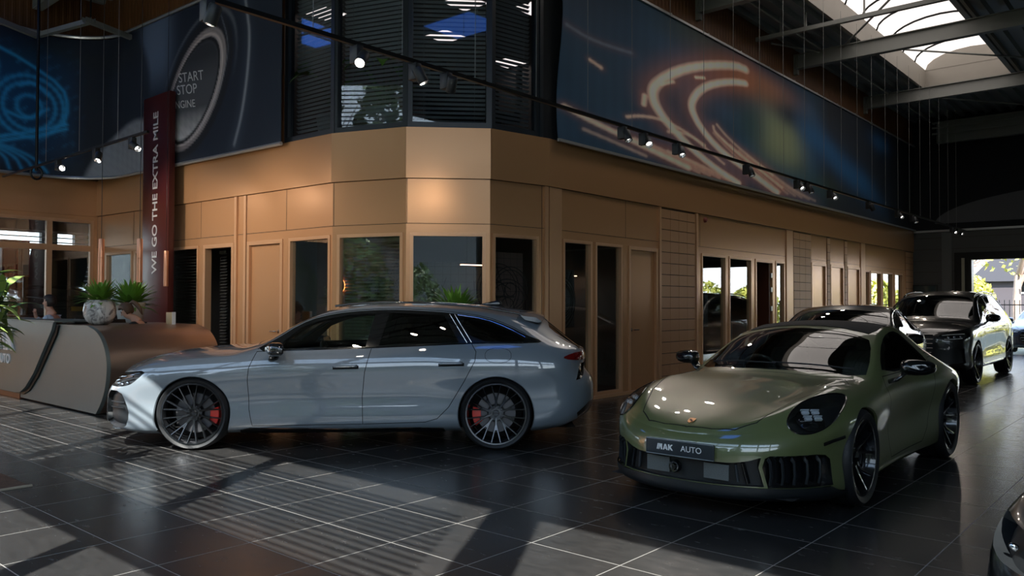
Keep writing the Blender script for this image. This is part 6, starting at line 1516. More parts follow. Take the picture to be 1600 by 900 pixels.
# left banner runs along the left wall and curves round the inner corner; s = distance from its right end
YL0 = 10.03; XB = 6.43; YC = 14.75; RC = 1.15
Lst = YC-YL0; Larc = RC*PI/2; Lend = 6.0
def pathL(s):
    xe = XB-.0448*Lst
    if s < Lst: return (XB-.0448*s, YL0+s), (-1.0, 0.0)
    if s < Lst+Larc:
        a = (s-Lst)/RC; return (xe-RC+RC*math.cos(a), YC+RC*math.sin(a)), (-math.cos(a), -math.sin(a))
    return (xe-RC-(s-Lst-Larc), YC+RC), (0.0, -1.0)
def art_left(Sv, Z):
    Y = YL0+Sv   # along the straight part this is the wall coordinate
    C = np.zeros(Y.shape+(3,))+lin((20, 31, 46)); C = over(C, lin((30, 42, 58)), np.clip((13-Y)/3, 0, 1)*.6); C = over(C, lin((14, 19, 27)), np.clip((Y-13.6)/1.2, 0, 1)*.8)
    nz = smooth_noise(Y, Z, 30, 5)
    c, s_ = .687, -.727; Y = Y.copy()
    def ell(cy, cz, A, B):
        u = ((Y-cy)*c+(Z-cz)*s_)/A; v = ((Y-cy)*(-s_)+(Z-cz)*c)/B; return np.hypot(u, v)
    # pale surfaces left of the button
    g = blob(Y, Z, 13.65, 5.95, .55, .75, 3)*np.clip((14.35-Y)/.3, 0, 1); C = over(C, lin((96, 112, 134)), np.clip(g, 0, 1)*.9); C = over(C, lin((24, 32, 44)), np.clip(1.2-np.hypot((Y-14.5)/.62, (Z-5.2)/.85), 0, .25)*4*.9)
    d = np.hypot((Y-14.3)/1.5, (Z-3.3)/1.42); C = over(C, lin((150, 152, 156)), np.clip((1-d)*14, 0, 1)*np.clip((Y-13.2)*3, 0, 1)*(.75+.1*nz))
    e2 = ell(12.34, 4.90, 1.25, .80)
    C = over(C, lin((118, 124, 132)), np.clip(1-abs(e2-1.12)/.05, 0, 1)*.6*np.clip((Z-4.9), 0, 1)); C = over(C, lin((20, 24, 31)), np.clip((1.06-e2)*16, 0, 1))
    e1 = ell(12.38, 4.88, 1.14, .69); C = over(C, lin((196, 184, 184)), np.clip((1-e1)*22, 0, 1)*(.62+.35*np.clip((Y-12.2)*-1+.6, -.6, .6)))
    C = over(C, lin((96, 84, 84)), np.clip(1-abs(e1-.93)/.05, 0, 1)*.6); C = over(C, lin((225, 212, 208)), np.clip(1-abs(e1-.88)/.025, 0, 1)*.6)
    e0 = ell(12.42, 4.87, .97, .56); C = over(C, lin((16, 18, 22)), np.clip((1.03-e0)*40, 0, 1)); C = over(C, lin((84, 86, 92)), np.clip((.96-e0)*22, 0, 1)*.8)
    C = over(C, lin((225, 222, 222)), np.clip((.95-e0)*20, 0, 1)*np.clip((4.60-Z)/.5, 0, 1)*(.8+.2*nz)); C = over(C, lin((34, 38, 44)), np.clip((.95-e0)*20, 0, 1)*np.clip((Z-5.0)/.4, 0, 1)*.8)
    for pts, w, a in (([(10.99, 6.2), (10.90, 5.8), (10.83, 5.5), (10.87, 4.95), (11.02, 4.29), (11.22, 3.86)], .030, .9), ([(11.62, 5.95), (11.42, 5.55), (11.42, 5.22), (11.69, 4.7), (12.22, 4.2)], .014, .35)):
        dd, t = seg_dist(Y, Z, smooth_pts(pts, False, 2)); C = over(C, lin((170, 176, 186)), np.exp(-(dd/w)**2)*a*(.6+.4*np.sin(t*PI))); C = over(C, lin((80, 92, 110)), np.exp(-(dd/(w*5))**2)*a*.25)
    # glowing engine drawing on the end towards the workshop
    E = Sv-(Lst+Larc*.55); e = np.clip((E+.1)*4, 0, 1)
    blue = lin((40, 150, 205)); deep = lin((14, 70, 110))
    C = over(C, deep, blob(E, Z, 1.9, 5.0, 1.75, 1.0, 4)*.85*e)
    def circ(cx, cz, r, w, a):
        nonlocal C
        d = np.abs(np.hypot(E-cx, Z-cz)-r); ang = np.arctan2(Z-cz, E-cx); C = over(C, blue, np.exp(-((d+.006*np.sin(ang*28))/w)**2)*a*e)
    for (cx, cz, r) in ((.85, 4.95, .55), (.85, 4.95, .42), (.85, 4.95, .20), (1.75, 5.55, .40), (1.75, 5.55, .27), (2.0, 4.6, .5), (2.9, 5.2, .6), (2.9, 5.2, .4)): circ(cx, cz, r, .035, .75)
    for k in range(7):
        dd, t = seg_dist(E, Z, smooth_pts([(2.4+.15*k, 4.35), (1.4+.14*k, 4.25), (.75+.16*k, 4.05), (.55+.2*k, 3.8)], False, 2)); C = over(C, blue, np.exp(-(dd/.028)**2)*.6*e)
    for pts in ([(.25, 4.62), (1.0, 4.35), (2.2, 4.0), (3.4, 3.8)], [(.25, 4.70), (1.0, 4.43), (2.2, 4.08), (3.4, 3.88)], [(.30, 4.7), (.22, 5.0), (.32, 5.4), (.9, 5.75), (1.6, 6.0)], [(.55, 5.2), (.8, 5.42), (1.0, 5.3)], [(.55, 4.95), (.9, 4.7), (1.2, 4.8)]):
        dd, t = seg_dist(E, Z, smooth_pts(pts, False, 1)); C = over(C, blue, np.exp(-(dd/.03)**2)*.85*e)
    C = over(C, blue, np.clip(smooth_noise(E*3, Z*3, 6, 11)-.25, 0, 1)*.7*e*blob(E, Z, 1.9, 4.95, 1.7, .95, 4))
    return C*BK*.56
bl = empty('hanging_banner', (0, 0, 0), 0, 'dark blue banner printed with a large round start stop button, curving round the left corner', 'banner')
def posL(s, z, k):
    (x, y), n = pathL(s); o = .006*(1-k); return (x+n[0]*o, y+n[1]*o, z)
S = np.concatenate([np.arange(0, Lst+Larc+3.4, .03)]); Z = np.arange(3.74, 6.32, .03)
banner_mesh('banner_cloth', S, Z, lambda s, z, k: posL(s, z, k), lambda a, b: art_left(a, b), bl)
for z in (3.73, 6.33):
    tube_obj('banner_rail', [(*pathL(s)[0], z) for s in np.linspace(0, Lst+Larc+3.4, 60)], .03, M_ALU, bl, 6)

# ---------------------------------------------------------------- red advertising pylon
M_MAROON = mat('maroon_gloss_panel', (0.085, 0.014, 0.012), .28)
M_WLET = mat('white_sign_letters', (.78, .76, .74), .5)
M_PW = mat('printed_white', (.72, .72, .72), .7)
for txt, y, z, sz in (('START', 12.48, 5.12, .235), ('STOP', 12.60, 4.93, .235), ('ENGINE', 12.70, 4.70, .185)):
    text_mesh('printed_letters', txt, sz, frame_M((XB-.0448*(y-YL0)-.014, y, z), (.0448, -1, -.10), (0, .18, 1)), M_PW, bl, extrude=.0004, sx=1.12)
py = empty('advertising_pylon', (6.15, 13.35, 0), 0, 'tall glossy maroon pylon lettered WE GO THE EXTRA MILE standing by the left wall', 'sign')
bbox_obj('sign_panel', 0, .10, -.475, .475, .02, 4.94, M_MAROON, py, .004)
bbox_obj('base_plate', -.15, .25, -.5, .5, 0, .02, M_BLACKM, py)
text_mesh('sign_letters', 'WE GO THE EXTRA MILE', .245, frame_M((-.004, .0, 3.29), (0, 0, 1), (0, 1, 0)), M_WLET, py, extrude=.002, sx=1.02, offset=.003, spacing=.98)

# ---------------------------------------------------------------- spotlight tracks
M_SPOT = mat('black_spotlight_housing', (0.022, 0.024, 0.027), .45)
M_SPOTL = mat('lit_spotlight_lens', (.9, .9, .88), .2, emit=(1.0, .97, .92), estr=5.0)
M_SPOTD = mat('spotlight_reflector', (.7, .7, .7), .25, .8)
M_WIRE = mat('steel_wire', (.20, .20, .20), .5, .6)
tr = empty('lighting_track', (0, 5.35, 3.6), 0, 'long black spotlight track hung on wires in front of the right wall', 'lighting track')
bbox_obj('track_profile', 2.0, 26.6, -.018, .018, -.018, .018, M_BLACKM, tr)
wx = 3.71
while wx < 26: tube_obj('suspension_wire', [(wx, 0, .018), (wx, 0, 3.55)], .0035, M_WIRE, tr, 5); wx += .932
def make_spot(label, aim, lit=True, group=None, beam=110.0, throw=None):
    r = empty('track_spotlight', (0, 0, 0), 0, label, 'spotlight', group)
    bbox_obj('power_box', -.034, .034, -.05, .05, -.165, -.018, M_SPOT, r, .004)
    a = Vector(aim).normalized(); piv = Vector((-.06*0, -.075, -.14)); q = a.to_track_quat('Z', 'Y').to_matrix().to_4x4(); M = Matrix.Translation(piv) @ q
    bm = bmesh.new(); lathe(bm, [(0, -.075), (.040, -.075), (.047, -.065), (.047, .065), (.043, .07), (.040, .055)], 28, M); bmesh.ops.recalc_face_normals(bm, faces=bm.faces[:]); h = bm_obj('lamp_head', bm, M_SPOT, r, angle=40)
    bm = bmesh.new(); lathe(bm, [(.041, .064), (.028, .045), (.022, .035)], 24, M); bm_obj('reflector', bm, M_SPOTD, h, smooth=True)
    bm = bmesh.new(); lathe(bm, [(0, .036), (.030, .036)], 20, M); bm_obj('lens', bm, M_SPOTL if lit else M_SPOTD, h)
    bm = bmesh.new(); tube(bm, [(0, -.03, -.12), piv], .009, 6); bm_obj('swivel', bm, M_SPOT, r)
    if lit:      # beam of the lit lamp; throw turns it off the head's aim to brighten the facade
        ld = bpy.data.lights.new('spot_beam', 'SPOT'); ld.energy = beam; ld.color = (1.0, .86, .72); ld.spot_size = math.radians(95); ld.spot_blend = .8; ld.shadow_soft_size = .04
        lo = bpy.data.objects.new('spot_beam', ld); COL.objects.link(lo); lo.parent = r; lo.location = piv+a*.085
        lo.rotation_euler = (Vector(throw) if throw else a).to_track_quat('-Z', 'Y').to_euler()
    return r
spots = [(2.82, 'first', (-.2, .3, -1)), (4.14, '', (-.65, -.35, -.75)), (4.79, '', (.35, -.3, -.85)), (5.18, '', (.3, .5, -.75)), (8.15, '', (-.15, -.4, -.9)), (8.63, '', (-.55, -.55, -.6)), (9.46, '', (-.35, -.45, -.8)), (11.6, '', (-.1, -.4, -.9)), (13.6, '', (-.5, -.6, -.6)), (14.03, '', (-.1, -.35, -.9)), (15.2, '', (-.5, -.6, -.65)), (17.44, '', (.3, -.3, -.9)), (19.49, '', (-.5, -.6, -.65)), (20.68, '', (-.3, -.4, -.9)), (24.6, '', (-.6, -.6, -.5)), (25.3, '', (-.4, -.8, -.4))]
labs = ['track spotlight nearest the camera, cut by the top edge of the picture', 'lit track spotlight hanging leftmost in front of the upper corner windows', 'grey barrelled track spotlight below the middle post of the upper windows', 'track spotlight turned away, right of the middle post of the upper windows',
        'left one of the three spotlights in front of the lower banner corner', 'brightest middle one of the three spotlights by the banner lower corner', 'right one of the three spotlights by the banner lower corner', 'single track spotlight in front of the banner light trails', 'left lamp of the spotlight pair right of the light trails', 'right lamp of the spotlight pair right of the light trails', 'lone lit spotlight just right of the distant pair', 'dark spotlight before the blue end of the banner', 'bright small spotlight above the row of plain doors', 'dim spotlight next beyond the bright one above the plain doors', 'second last spotlight of the track near the far wall', 'last spotlight at the far end of the right track']
for (x, _, aim), lb in zip(spots, labs):
    s_ = make_spot(lb, aim, lit='dark' not in lb and 'turned' not in lb, beam=60.0 if x < 6 else 26.0, throw=(.25, .85, -.50) if x < 6 else None); s_.location = (x, 5.35, 3.6)
tl = empty('lighting_track', (4.55, 0, 3.6), 0, 'short black spotlight track in front of the dark blue left banner', 'lighting track')
bbox_obj('track_profile', -.016, .016, 10.1, 15.6, -.016, .016, M_BLACKM, tl)
for y in (11.0, 12.3, 13.6): tube_obj('suspension_wire', [(0, y, .016), (0, y, 3.55)], .0035, M_WIRE, tl, 5)
for y, lb, aim in ((13.1, 'sideways pointing spotlight leftmost on the left track', (.1, -1, -.1)), (11.7, 'lit spotlight in the middle of the left track', (-.3, -.4, -.8)), (10.55, 'spotlight on the left track beside the maroon pylon', (.2, -.7, -.5))):
    s_ = make_spot(lb, aim, beam=90.0, throw=(.75, -.1, -.45)); s_.location = (4.55, y, 3.6); s_.rotation_euler = (0, 0, PI/2*0)
# black drop pole with a coiled cable
dp = empty('drop_pole', (4.97, 15.3, 0), 0, 'thin black cable pole dropping from the roof with a coil at its foot, far left', 'pole')
tube_obj('pole_tube', [(0, 0, 3.72), (0, 0, 7.18)], .025, M_BLACKM, dp, 8); tube_obj('cable_coil', [(.09*math.cos(t), 0, 3.68+.11*math.sin(t)) for t in np.linspace(0, 2*PI, 20, endpoint=False)], .018, M_BLACKM, dp, 6, closed=True)
for i, (a, b, lb) in enumerate((((3.0, 14.6, 6.2), (5.1, 15.75, 6.2), 'pale perforated channel running to the drop pole top, upper left'), ((5.12, 15.72, 6.22), (5.45, 14.2, 6.22), 'short pale channel slanting right from the drop pole'), ((5.30, 14.2, 6.2), (6.25, 14.55, 6.2), 'short pale channel ending at the brown wall, upper left'))):
    o = strut('cable_channel', a, b); put(o, lb, 'cable tray')
bbox_obj('cable_channel_hanger', 5.40, 5.42, 14.2, 14.22, 6.2, 7.1, M_BLACKM, o)

# ---------------------------------------------------------------- copper pendants over the counter
M_COPPER = mat('brushed_copper', (.62, .30, .18), .38, .7)
pend = [(4.32, 10.90, 'copper tube pendant lamp, left of the three, in front of the brown panel'), (4.64, 10.50, 'copper tube pendant lamp in the middle, left of the maroon pylon'), (5.99, 12.60, 'copper tube pendant lamp hanging before the maroon pylon edge')]
for x, y, lb in pend:
    p = empty('pendant_lamp', (x, y, 0), 0, lb, 'pendant lamp', None)
    bm = bmesh.new(); lathe(bm, [(0, 2.27), (.030, 2.27), (.036, 2.26), (.036, 2.02), (.034, 2.018), (.034, 2.012), (.036, 2.01), (.036, 1.70), (.030, 1.70), (.026, 1.74)], 24); bmesh.ops.recalc_face_normals(bm, faces=bm.faces[:]); bm_obj('lamp_tube', bm, M_COPPER, p, angle=40)
    tube_obj('cord', [(0, 0, 2.27), (0, 0, 7.1)], .004, M_BLACKM, p, 5)

# ---------------------------------------------------------------- reception desk
M_DESKG = mat('brushed_grey_desk', (.15, .185, .185), .42, .4, noise=(3, .06)); M_DESKB = mat('brushed_bronze_desk', (.42, .31, .25), .33, .9)
dk = empty('reception_desk', (4.2, 11.5, 0), 0, 'curved grey and bronze metal reception desk with MAK AUTO lettering', 'reception desk')
DT = 1.135
def dprof(yt, yb, R_=.62):
    """outline in (y, z), rounded end towards -y"""
    pts = [(4.2, DT), (-.55, DT)]
    pts += [(-.56-.60*math.sin(a), DT-.02-.50+.50*math.cos(a)) for a in np.linspace(0.12, PI/2, 12)]
    pts += [(-1.16+.02*t+.30*t**2.4, .62-.60*t) for t in np.linspace(0.05, 1, 12)]
    pts += [(4.2, .02)]; return pts
pf = dprof(0, 0); o_y = 0.0
def yz_prism(name, prof, x0, x1, M, parent, bevel=0):
    bm = bmesh.new(); prism(bm, [(y, z) for y, z in prof], x0, x1, Matrix(((0, 0, 1, 0), (1, 0, 0, 0), (0, 1, 0, 0), (0, 0, 0, 1)))); bmesh.ops.recalc_face_normals(bm, faces=bm.faces[:])
    return bm_obj(name, bm, M, parent, angle=25)
yz_prism('end_panel', pf, -.02, .03, M_DESKG, dk)
prof2 = [(min(y, .75), z) if y > 0 else (y+.010, z-.008 if z > .1 else z) for y, z in pf]
yz_prism('bronze_counter', prof2, .03, 1.50, M_DESKB, dk)
# overlapping front panel on the left with the lettering, its lower right corner rounded
fp = [(3.9, DT+.035), (.44, DT+.035), (.50, 1.06), (1.18, .42), (1.50, .20), (1.72, .115), (1.95, .095), (3.9, .095)]
fp2 = [(3.9, DT-.01), (.37, DT-.01), (.44, 1.0), (1.13, .37), (1.46, .15), (1.7, .08), (3.9, .07)]
yz_prism('shadow_joint', fp2, -.045, -.02, M_BLACKM, dk)
front = yz_prism('front_panel', fp, -.085, -.045, M_DESKG, dk)
yz_prism('plinth', [(1.9, 0), (3.9, 0), (3.9, .10), (1.9, .10)], -.03, .1, mat('red_brown_plinth', (.16, .045, .02), .3), dk)
bbox_obj('counter_top', -.085, .60, .40, 3.9, DT+.03, DT+.05, M_DESKG, dk)
bbox_obj('rear_counter', .03, 1.4, .75, 1.0, .9, DT-.02, M_DESKB, dk)
Ml = frame_M((-.087, 3.02, .715), (0, -1, 0), (0, 0, 1))
mak_auto(front, Ml, .335, M_WLET, ext=.028)
text_mesh('desk_letters', 'AUTO', .20, frame_M((-.092, 2.42, .575), (0, -1, 0), (0, 0, 1)), M_WLET, front, extrude=.008, offset=.003)
for x in (.35, .95):
    pass
mo = bbox_obj('computer_monitor', 4.75, 5.25, 12.9, 12.94, 1.02, 1.20, M_BLACKM, None, .006); put(mo, 'black monitor back low behind the desk beside the man', 'monitor'); bbox_obj('monitor_foot', 4.95, 5.05, 12.9, 13.05, .98, 1.03, M_BLACKM, mo)
mo2 = bbox_obj('computer_monitor', 4.9, 5.35, 12.3, 12.34, 1.0, 1.19, M_BLACKM, None, .006); put(mo2, 'black monitor back low behind the desk left of the marble bowl', 'monitor')
bbox_obj('monitor_foot', 5.05, 5.15, 12.3, 12.45, .98, 1.01, M_BLACKM, mo2)
wt = bbox_obj('work_table', 4.9, 5.6, 12.75, 14.6, .94, .98, M_BLACKM, None); put(wt, 'dark work surface behind the reception desk', 'table')
for x, y in ((4.95, 12.8), (5.5, 12.8), (4.95, 14.5), (5.5, 14.5)): bbox_obj('leg', x, x+.05, y, y+.05, 0, .94, M_BLACKM, wt)
st_ = bbox_obj('display_stand', 5.35, 5.39, 11.05, 11.24, DT-.005, DT+.165, mat('tan_board', (.55, .40, .22), .5), None, .003); put(st_, 'small tan board standing on the bronze counter beside the pylon', 'display stand'); bbox_obj('board_edge', 5.345, 5.395, 11.04, 11.05, DT-.005, DT+.168, M_WLET, st_)

# ---------------------------------------------------------------- plants
M_LEAF = mat('green_leaf', (.14, .30, .04), .42, noise=(6, .45)); M_LEAF2 = mat('yellow_green_leaf', (.26, .36, .10), .4, noise=(9, .5)); M_LEAFD = mat('dark_leaf', (.05, .10, .03), .5, noise=(5, .3))
M_SOIL = mat('potting_soil', (.02, .013, .008), .95); M_POTW = mat('white_planter', (.52, .52, .50), .45)
def marble():
    m = mat('grey_marbled_glaze', (.4, .4, .4), .18); nt = m.node_tree; b = nt.nodes['Principled BSDF']; tc = nt.nodes.new('ShaderNodeTexCoord'); n = nt.nodes.new('ShaderNodeTexNoise'); n.inputs['Scale'].default_value = 4.5; n.inputs['Distortion'].default_value = 3.0; n.inputs['Detail'].default_value = 3
    c = nt.nodes.new('ShaderNodeValToRGB'); c.color_ramp.elements[0].color = (.16, .15, .15, 1); c.color_ramp.elements[0].position = .38; c.color_ramp.elements[1].color = (.62, .60, .57, 1); c.color_ramp.elements[1].position = .55
    nt.links.new(tc.outputs['Object'], n.inputs[0]); nt.links.new(n.outputs['Fac'], c.inputs[0]); nt.links.new(c.outputs[0], b.inputs['Base Color']); return m
M_MARBLE = marble()
def leaf_blade(bm, base, dirv, L, w, droop, seg=6, fold=.25, curve=1.0):
    d = Vector(dirv).normalized(); side = d.cross(Vector((0, 0, 1)));
    if side.length < .05: side = Vector((1, 0, 0))
    side.normalize(); p = Vector(base); rows = []; dd = d.copy()
    for i in range(seg+1):
        t = i/seg; ww = w*(math.sin(PI*min(1, t*.93+.07))**.7)*(1-t**3*.6) if i < seg else 0.001
        nrm = side.cross(dd).normalized(); rows.append((bm.verts.new(p-side*ww+nrm*ww*fold), bm.verts.new(p), bm.verts.new(p+side*ww+nrm*ww*fold)))
        dd = (dd+Vector((0, 0, -droop/seg*curve*(1+t)))).normalized(); p = p+dd*L/seg
    for a, b in zip(rows[:-1], rows[1:]):
        bm.faces.new((a[0], a[1], b[1], b[0])); bm.faces.new((a[1], a[2], b[2], b[1]))
def spiky(parent, r, n, L, w, z, seed, zmin=.15, mat_=None, name='foliage'):
    rnd = random.Random(seed); bm = bmesh.new()
    for i in range(n):
        a = 2*PI*i*.618+rnd.uniform(-.2, .2); e = zmin+(1.35-zmin)*(i/n)**.8; d = (math.cos(a)*math.cos(e), math.sin(a)*math.cos(e), math.sin(e))
        leaf_blade(bm, (math.cos(a)*.02*r, math.sin(a)*.02*r, z+rnd.uniform(0, .04)), d, L*rnd.uniform(.8, 1.1), w, .35*rnd.uniform(.5, 1.3), 5)
    return bm_obj(name, bm, mat_ or M_LEAF, parent, smooth=True)
pl = empty('potted_palm', (4.50, 11.38, DT), 0, 'round marbled grey bowl with a spiky green plant on the reception desk', 'potted plant')
bm = bmesh.new(); lathe(bm, [(0, 0), (.10, 0), (.165, .05), (.20, .13), (.205, .20), (.19, .28), (.165, .335), (.15, .33), (.15, .29), (0, .29)], 40); bmesh.ops.recalc_face_normals(bm, faces=bm.faces[:]); bm_obj('bowl', bm, M_MARBLE, pl, smooth=True)
bm = bmesh.new(); lathe(bm, [(0, .295), (.148, .295)], 24); bm_obj('soil', bm, M_SOIL, pl); spiky(pl, 1, 90, .34, .034, .29, 3, zmin=.0)
p2 = empty('potted_palm', (5.36, 12.42, 0), 0, 'white tapered planter with a spiky green plant behind the marbled bowl', 'potted plant')
bm = bmesh.new(); lathe(bm, [(0, 0.9), (.13, 0.9), (.215, 1.44), (.20, 1.44), (.195, 1.40), (0, 1.40)], 40); bmesh.ops.recalc_face_normals(bm, faces=bm.faces[:]); bm_obj('planter', bm, M_POTW, p2, angle=40)
bm = bmesh.new(); lathe(bm, [(0, 1.405), (.19, 1.405)], 24); bm_obj('soil', bm, M_SOIL, p2); spiky(p2, 1, 120, .44, .038, 1.36, 5, zmin=.0)
bbox_obj('planter_stand', -.12, .12, -.12, .12, 0, .9, M_BLACKM, p2)
p3 = empty('potted_palm', (7.17, 7.21, 0), 0, 'spiky green plant in a tall planter between the estate car and the corner office window', 'potted plant')
bm = bmesh.new(); lathe(bm, [(0, 0), (.12, 0), (.16, 1.30), (.145, 1.30), (.14, 1.26), (0, 1.26)], 32); bmesh.ops.recalc_face_normals(bm, faces=bm.faces[:]); bm_obj('planter', bm, M_POTW, p3, angle=40); spiky(p3, 1, 120, .40, .034, 1.26, 9, zmin=.0)
# broad-leaved plant at the left edge, on the rug
fp_ = empty('broad_leaf_plant', (1.74, 7.06, 0), 0, 'leafy yellow green plant reaching in from the left edge above the rug', 'potted plant')
bm = bmesh.new(); lathe(bm, [(0, .0125), (.13, .0125), (.17, .62), (.155, .62), (.15, .58), (0, .58)], 32); bmesh.ops.recalc_face_normals(bm, faces=bm.faces[:]); bm_obj('planter', bm, M_POTW, fp_, angle=40)
rnd = random.Random(4); bms = bmesh.new(); bml = bmesh.new(); bmd = bmesh.new()
for i in range(22):
    a = rnd.uniform(0, 2*PI); lean = rnd.uniform(.08, .62); h = rnd.uniform(.85, 1.35); pts = [Vector((0, 0, .58)), Vector((math.cos(a)*lean*.4, math.sin(a)*lean*.4, .58+h*.5)), Vector((math.cos(a)*lean, math.sin(a)*lean, .58+h*.86))]
    tube(bms, pts, .010, 6)
    for k in range(16):
        t = .3+.7*k/16; p = pts[1].lerp(pts[2], (t-.3)/.7); b = rnd.uniform(0, 2*PI); e = rnd.uniform(-.1, .9)
        leaf_blade(bml if rnd.random() < .7 else bmd, p, (math.cos(b)*math.cos(e), math.sin(b)*math.cos(e), math.sin(e)), rnd.uniform(.18, .34), rnd.uniform(.028, .05), rnd.uniform(.35, .9), 6)
bm_obj('stems', bms, M_LEAFD, fp_, smooth=True); bm_obj('foliage', bml, M_LEAF2, fp_, smooth=True); bm_obj('dark_foliage', bmd, M_LEAFD, fp_, smooth=True)  # the darker leaves are a random share of the foliage
M_RUG = mat('brown_patterned_rug', (.10, .055, .035), .95, noise=(22, .8, 6), bump=(120, .8))
rg = empty('floor_rug', (0, 0, 0), 0, 'worn brown patterned rug corner lying at the left edge', 'rug')
bbox_obj('rug_pile', .60, 2.235, 6.945, 9.2, 0, .012, M_RUG, rg, .003); bbox_obj('rug_border', .60, 2.255, 6.925, 6.947, 0, .013, mat('rug_fringe', (.38, .32, .24), .9), rg)

# ---------------------------------------------------------------- people
M_SKIN = mat('skin', (.50, .27, .19), .5); M_SKIN2 = mat('skin_fair', (.58, .34, .25), .5)
M_HAIRD = mat('dark_brown_hair', (.016, .010, .008), .6); M_HAIRB = mat('brown_hair', (.11, .065, .04), .5)
M_SHIRT = mat('light_blue_shirt', (.42, .50, .60), .8); M_BLKC = mat('black_clothing', (.012, .013, .016), .85); M_TROU = mat('dark_trousers', (.02, .022, .028), .85)
def skin_mesh(name, joints, edges, M, parent, root_i=0, sub=2):
    """joints: list of ((x, y, z), rx, ry)"""
    me = bpy.data.meshes.new(name); me.from_pydata([j[0] for j in joints], edges, []); me.materials.append(M)
    o = bpy.data.objects.new(name, me); COL.objects.link(o)
    if parent: o.parent = parent
    md = o.modifiers.new('skin', 'SKIN'); md.use_smooth_shade = True
    for i, j in enumerate(joints):
        v = me.skin_vertices[0].data[i]; v.radius = (j[1], j[2] if len(j) > 2 else j[1]); v.use_root = (i == root_i)
    sb = o.modifiers.new('sub', 'SUBSURF'); sb.levels = sub; sb.render_levels = sub
    dg = bpy.context.evaluated_depsgraph_get(); dg.update(); m2 = bpy.data.meshes.new_from_object(o.evaluated_get(dg)); m2.name = name
    o.modifiers.clear(); o.data = m2; bpy.data.meshes.remove(me); m2.polygons.foreach_set('use_smooth', [True]*len(m2.polygons))
    if not m2.materials: m2.materials.append(M)
    return o
def person(name, loc, rz, label, skin, hairm, shirt, bow=0.0, pony=False, hand_up=True, seat_h=.46, back=False):
    root = empty(name, loc, rz, label, 'person')
    J = []; Ed = []
    def add(p, r, r2=None, par=None):
        J.append((p, r, r2 or r)); i = len(J)-1
        if par is not None: Ed.append((par, i))
        return i
    z0 = seat_h+.10
    pel = add((0, 0, z0), .13, .15); sp = add((.01, 0, z0+.20), .115, .14, pel); ch = add((.03, 0, z0+.40), .12, .165, sp); un = add((.04, 0, z0+.53), .075, .10, ch)
    nk = add((.055+.03*bow, 0, z0+.60), .052, .05, un)
    # head: from the top of the neck up and forward by the bow
    hx, hz = .075+.13*bow, z0+.675-.07*bow
    jw = add((hx+.02, 0, hz-.025), .062, .058, nk); cr = add((hx+.012+.03*bow, 0, hz+.055), .090, .076, jw); tp = add((hx-.005+.05*bow, 0, hz+.12), .062, .055, cr)
    arms = {}
    for s in (1, -1):
        sh = add((.03, s*.17, z0+.47), .058, .058, ch); 
        if s == -1 and hand_up:
            el = add((.20, s*.22, z0+.26), .042, .042, sh); wr = add((.30, s*.06, z0+.50), .026, .028, el); pm = add((.30, s*.02, z0+.565), .030, .018, wr); tipz = [(.315, .0, .045), (.31, .012, .06), (.30, .02, .062), (.29, .03, .052)]
        else:
            el = add((.12, s*.25, z0+.20), .042, .042, sh); wr = add((.36, s*.14, z0+.20), .026, .028, el); pm = add((.43, s*.11, z0+.20), .018, .034, wr); tipz = [(0, -.03, 0)]*4
        for k in range(4):
            if s == -1 and hand_up:
                a = add((J[pm][0][0]+.012-.012*k, J[pm][0][1]-.004+.004*k, J[pm][0][2]+.035), .0085, .0085, pm); add((J[a][0][0]+.004, J[a][0][1], J[a][0][2]+.030-.004*abs(k-1)), .0075, .0075, a)
            else:
                yo = s*(.024-.016*k); a = add((J[pm][0][0]+.045, J[pm][0][1]+yo, J[pm][0][2]-.004), .0085, .0085, pm); add((J[a][0][0]+.034-.005*abs(k-1), J[a][0][1], J[a][0][2]-.018), .0075, .0075, a)
        t = add((J[pm][0][0]-.005, J[pm][0][1]-s*.032, J[pm][0][2]+.012), .010, .010, pm); add((J[t][0][0]+.02, J[t][0][1]-s*.012, J[t][0][2]+.012), .0085, .0085, t)
        arms[s] = (sh, el, wr)
    for s in (1, -1):
        hp = add((.03, s*.095, z0-.01), .085, .085, pel); kn = add((.44, s*.12, z0-.02), .058, .058, hp); an = add((.42, s*.12, .09), .036, .038, kn); add((.56, s*.125, .035), .030, .038, an)
    body = skin_mesh('body', J, Ed, skin, root)
    # face: nose, brows, eyes, mouth, ears
    bm = bmesh.new(); c = Vector((hx+.012+.03*bow, 0, hz+.04)); tilt = Matrix.Translation(c) @ Matrix.Rotation(.9*bow, 4, 'Y')
    tube(bm, [tilt @ Vector(p) for p in ((.062, 0, .030), (.080, 0, .002), (.085, 0, -.010), (.066, 0, -.016))], [.006, .009, .011, .006], 8)
    for s in (1, -1): bmesh.ops.create_uvsphere(bm, u_segments=10, v_segments=8, radius=.02, matrix=tilt @ Matrix.Translation((-.005, s*.076, 0)) @ Matrix.Diagonal((.9, .35, 1.5, 1)))
    nose = bm_obj('nose_and_ears', bm, skin, root, smooth=True)
    bm = bmesh.new()
    for s in (1, -1):
        bmesh.ops.create_uvsphere(bm, u_segments=8, v_segments=6, radius=.010, matrix=tilt @ Matrix.Translation((.060, s*.028, .018)) @ Matrix.Diagonal((.5, 1.3, .6, 1)))
        tube(bm, [tilt @ Vector((.065, s*.016, .036)), tilt @ Vector((.058, s*.042, .036))], .004, 5)
    bm_obj('eyes_and_brows', bm, M_HAIRD, root, smooth=True)
    bm = bmesh.new(); tube(bm, [tilt @ Vector((.056, -.022, -.042)), tilt @ Vector((.064, 0, -.042)), tilt @ Vector((.056, .022, -.042))], .005, 6); bm_obj('mouth', bm, mat('lips', (.35, .11, .09), .5) if 'lips' not in bpy.data.materials else bpy.data.materials['lips'], root, smooth=True)
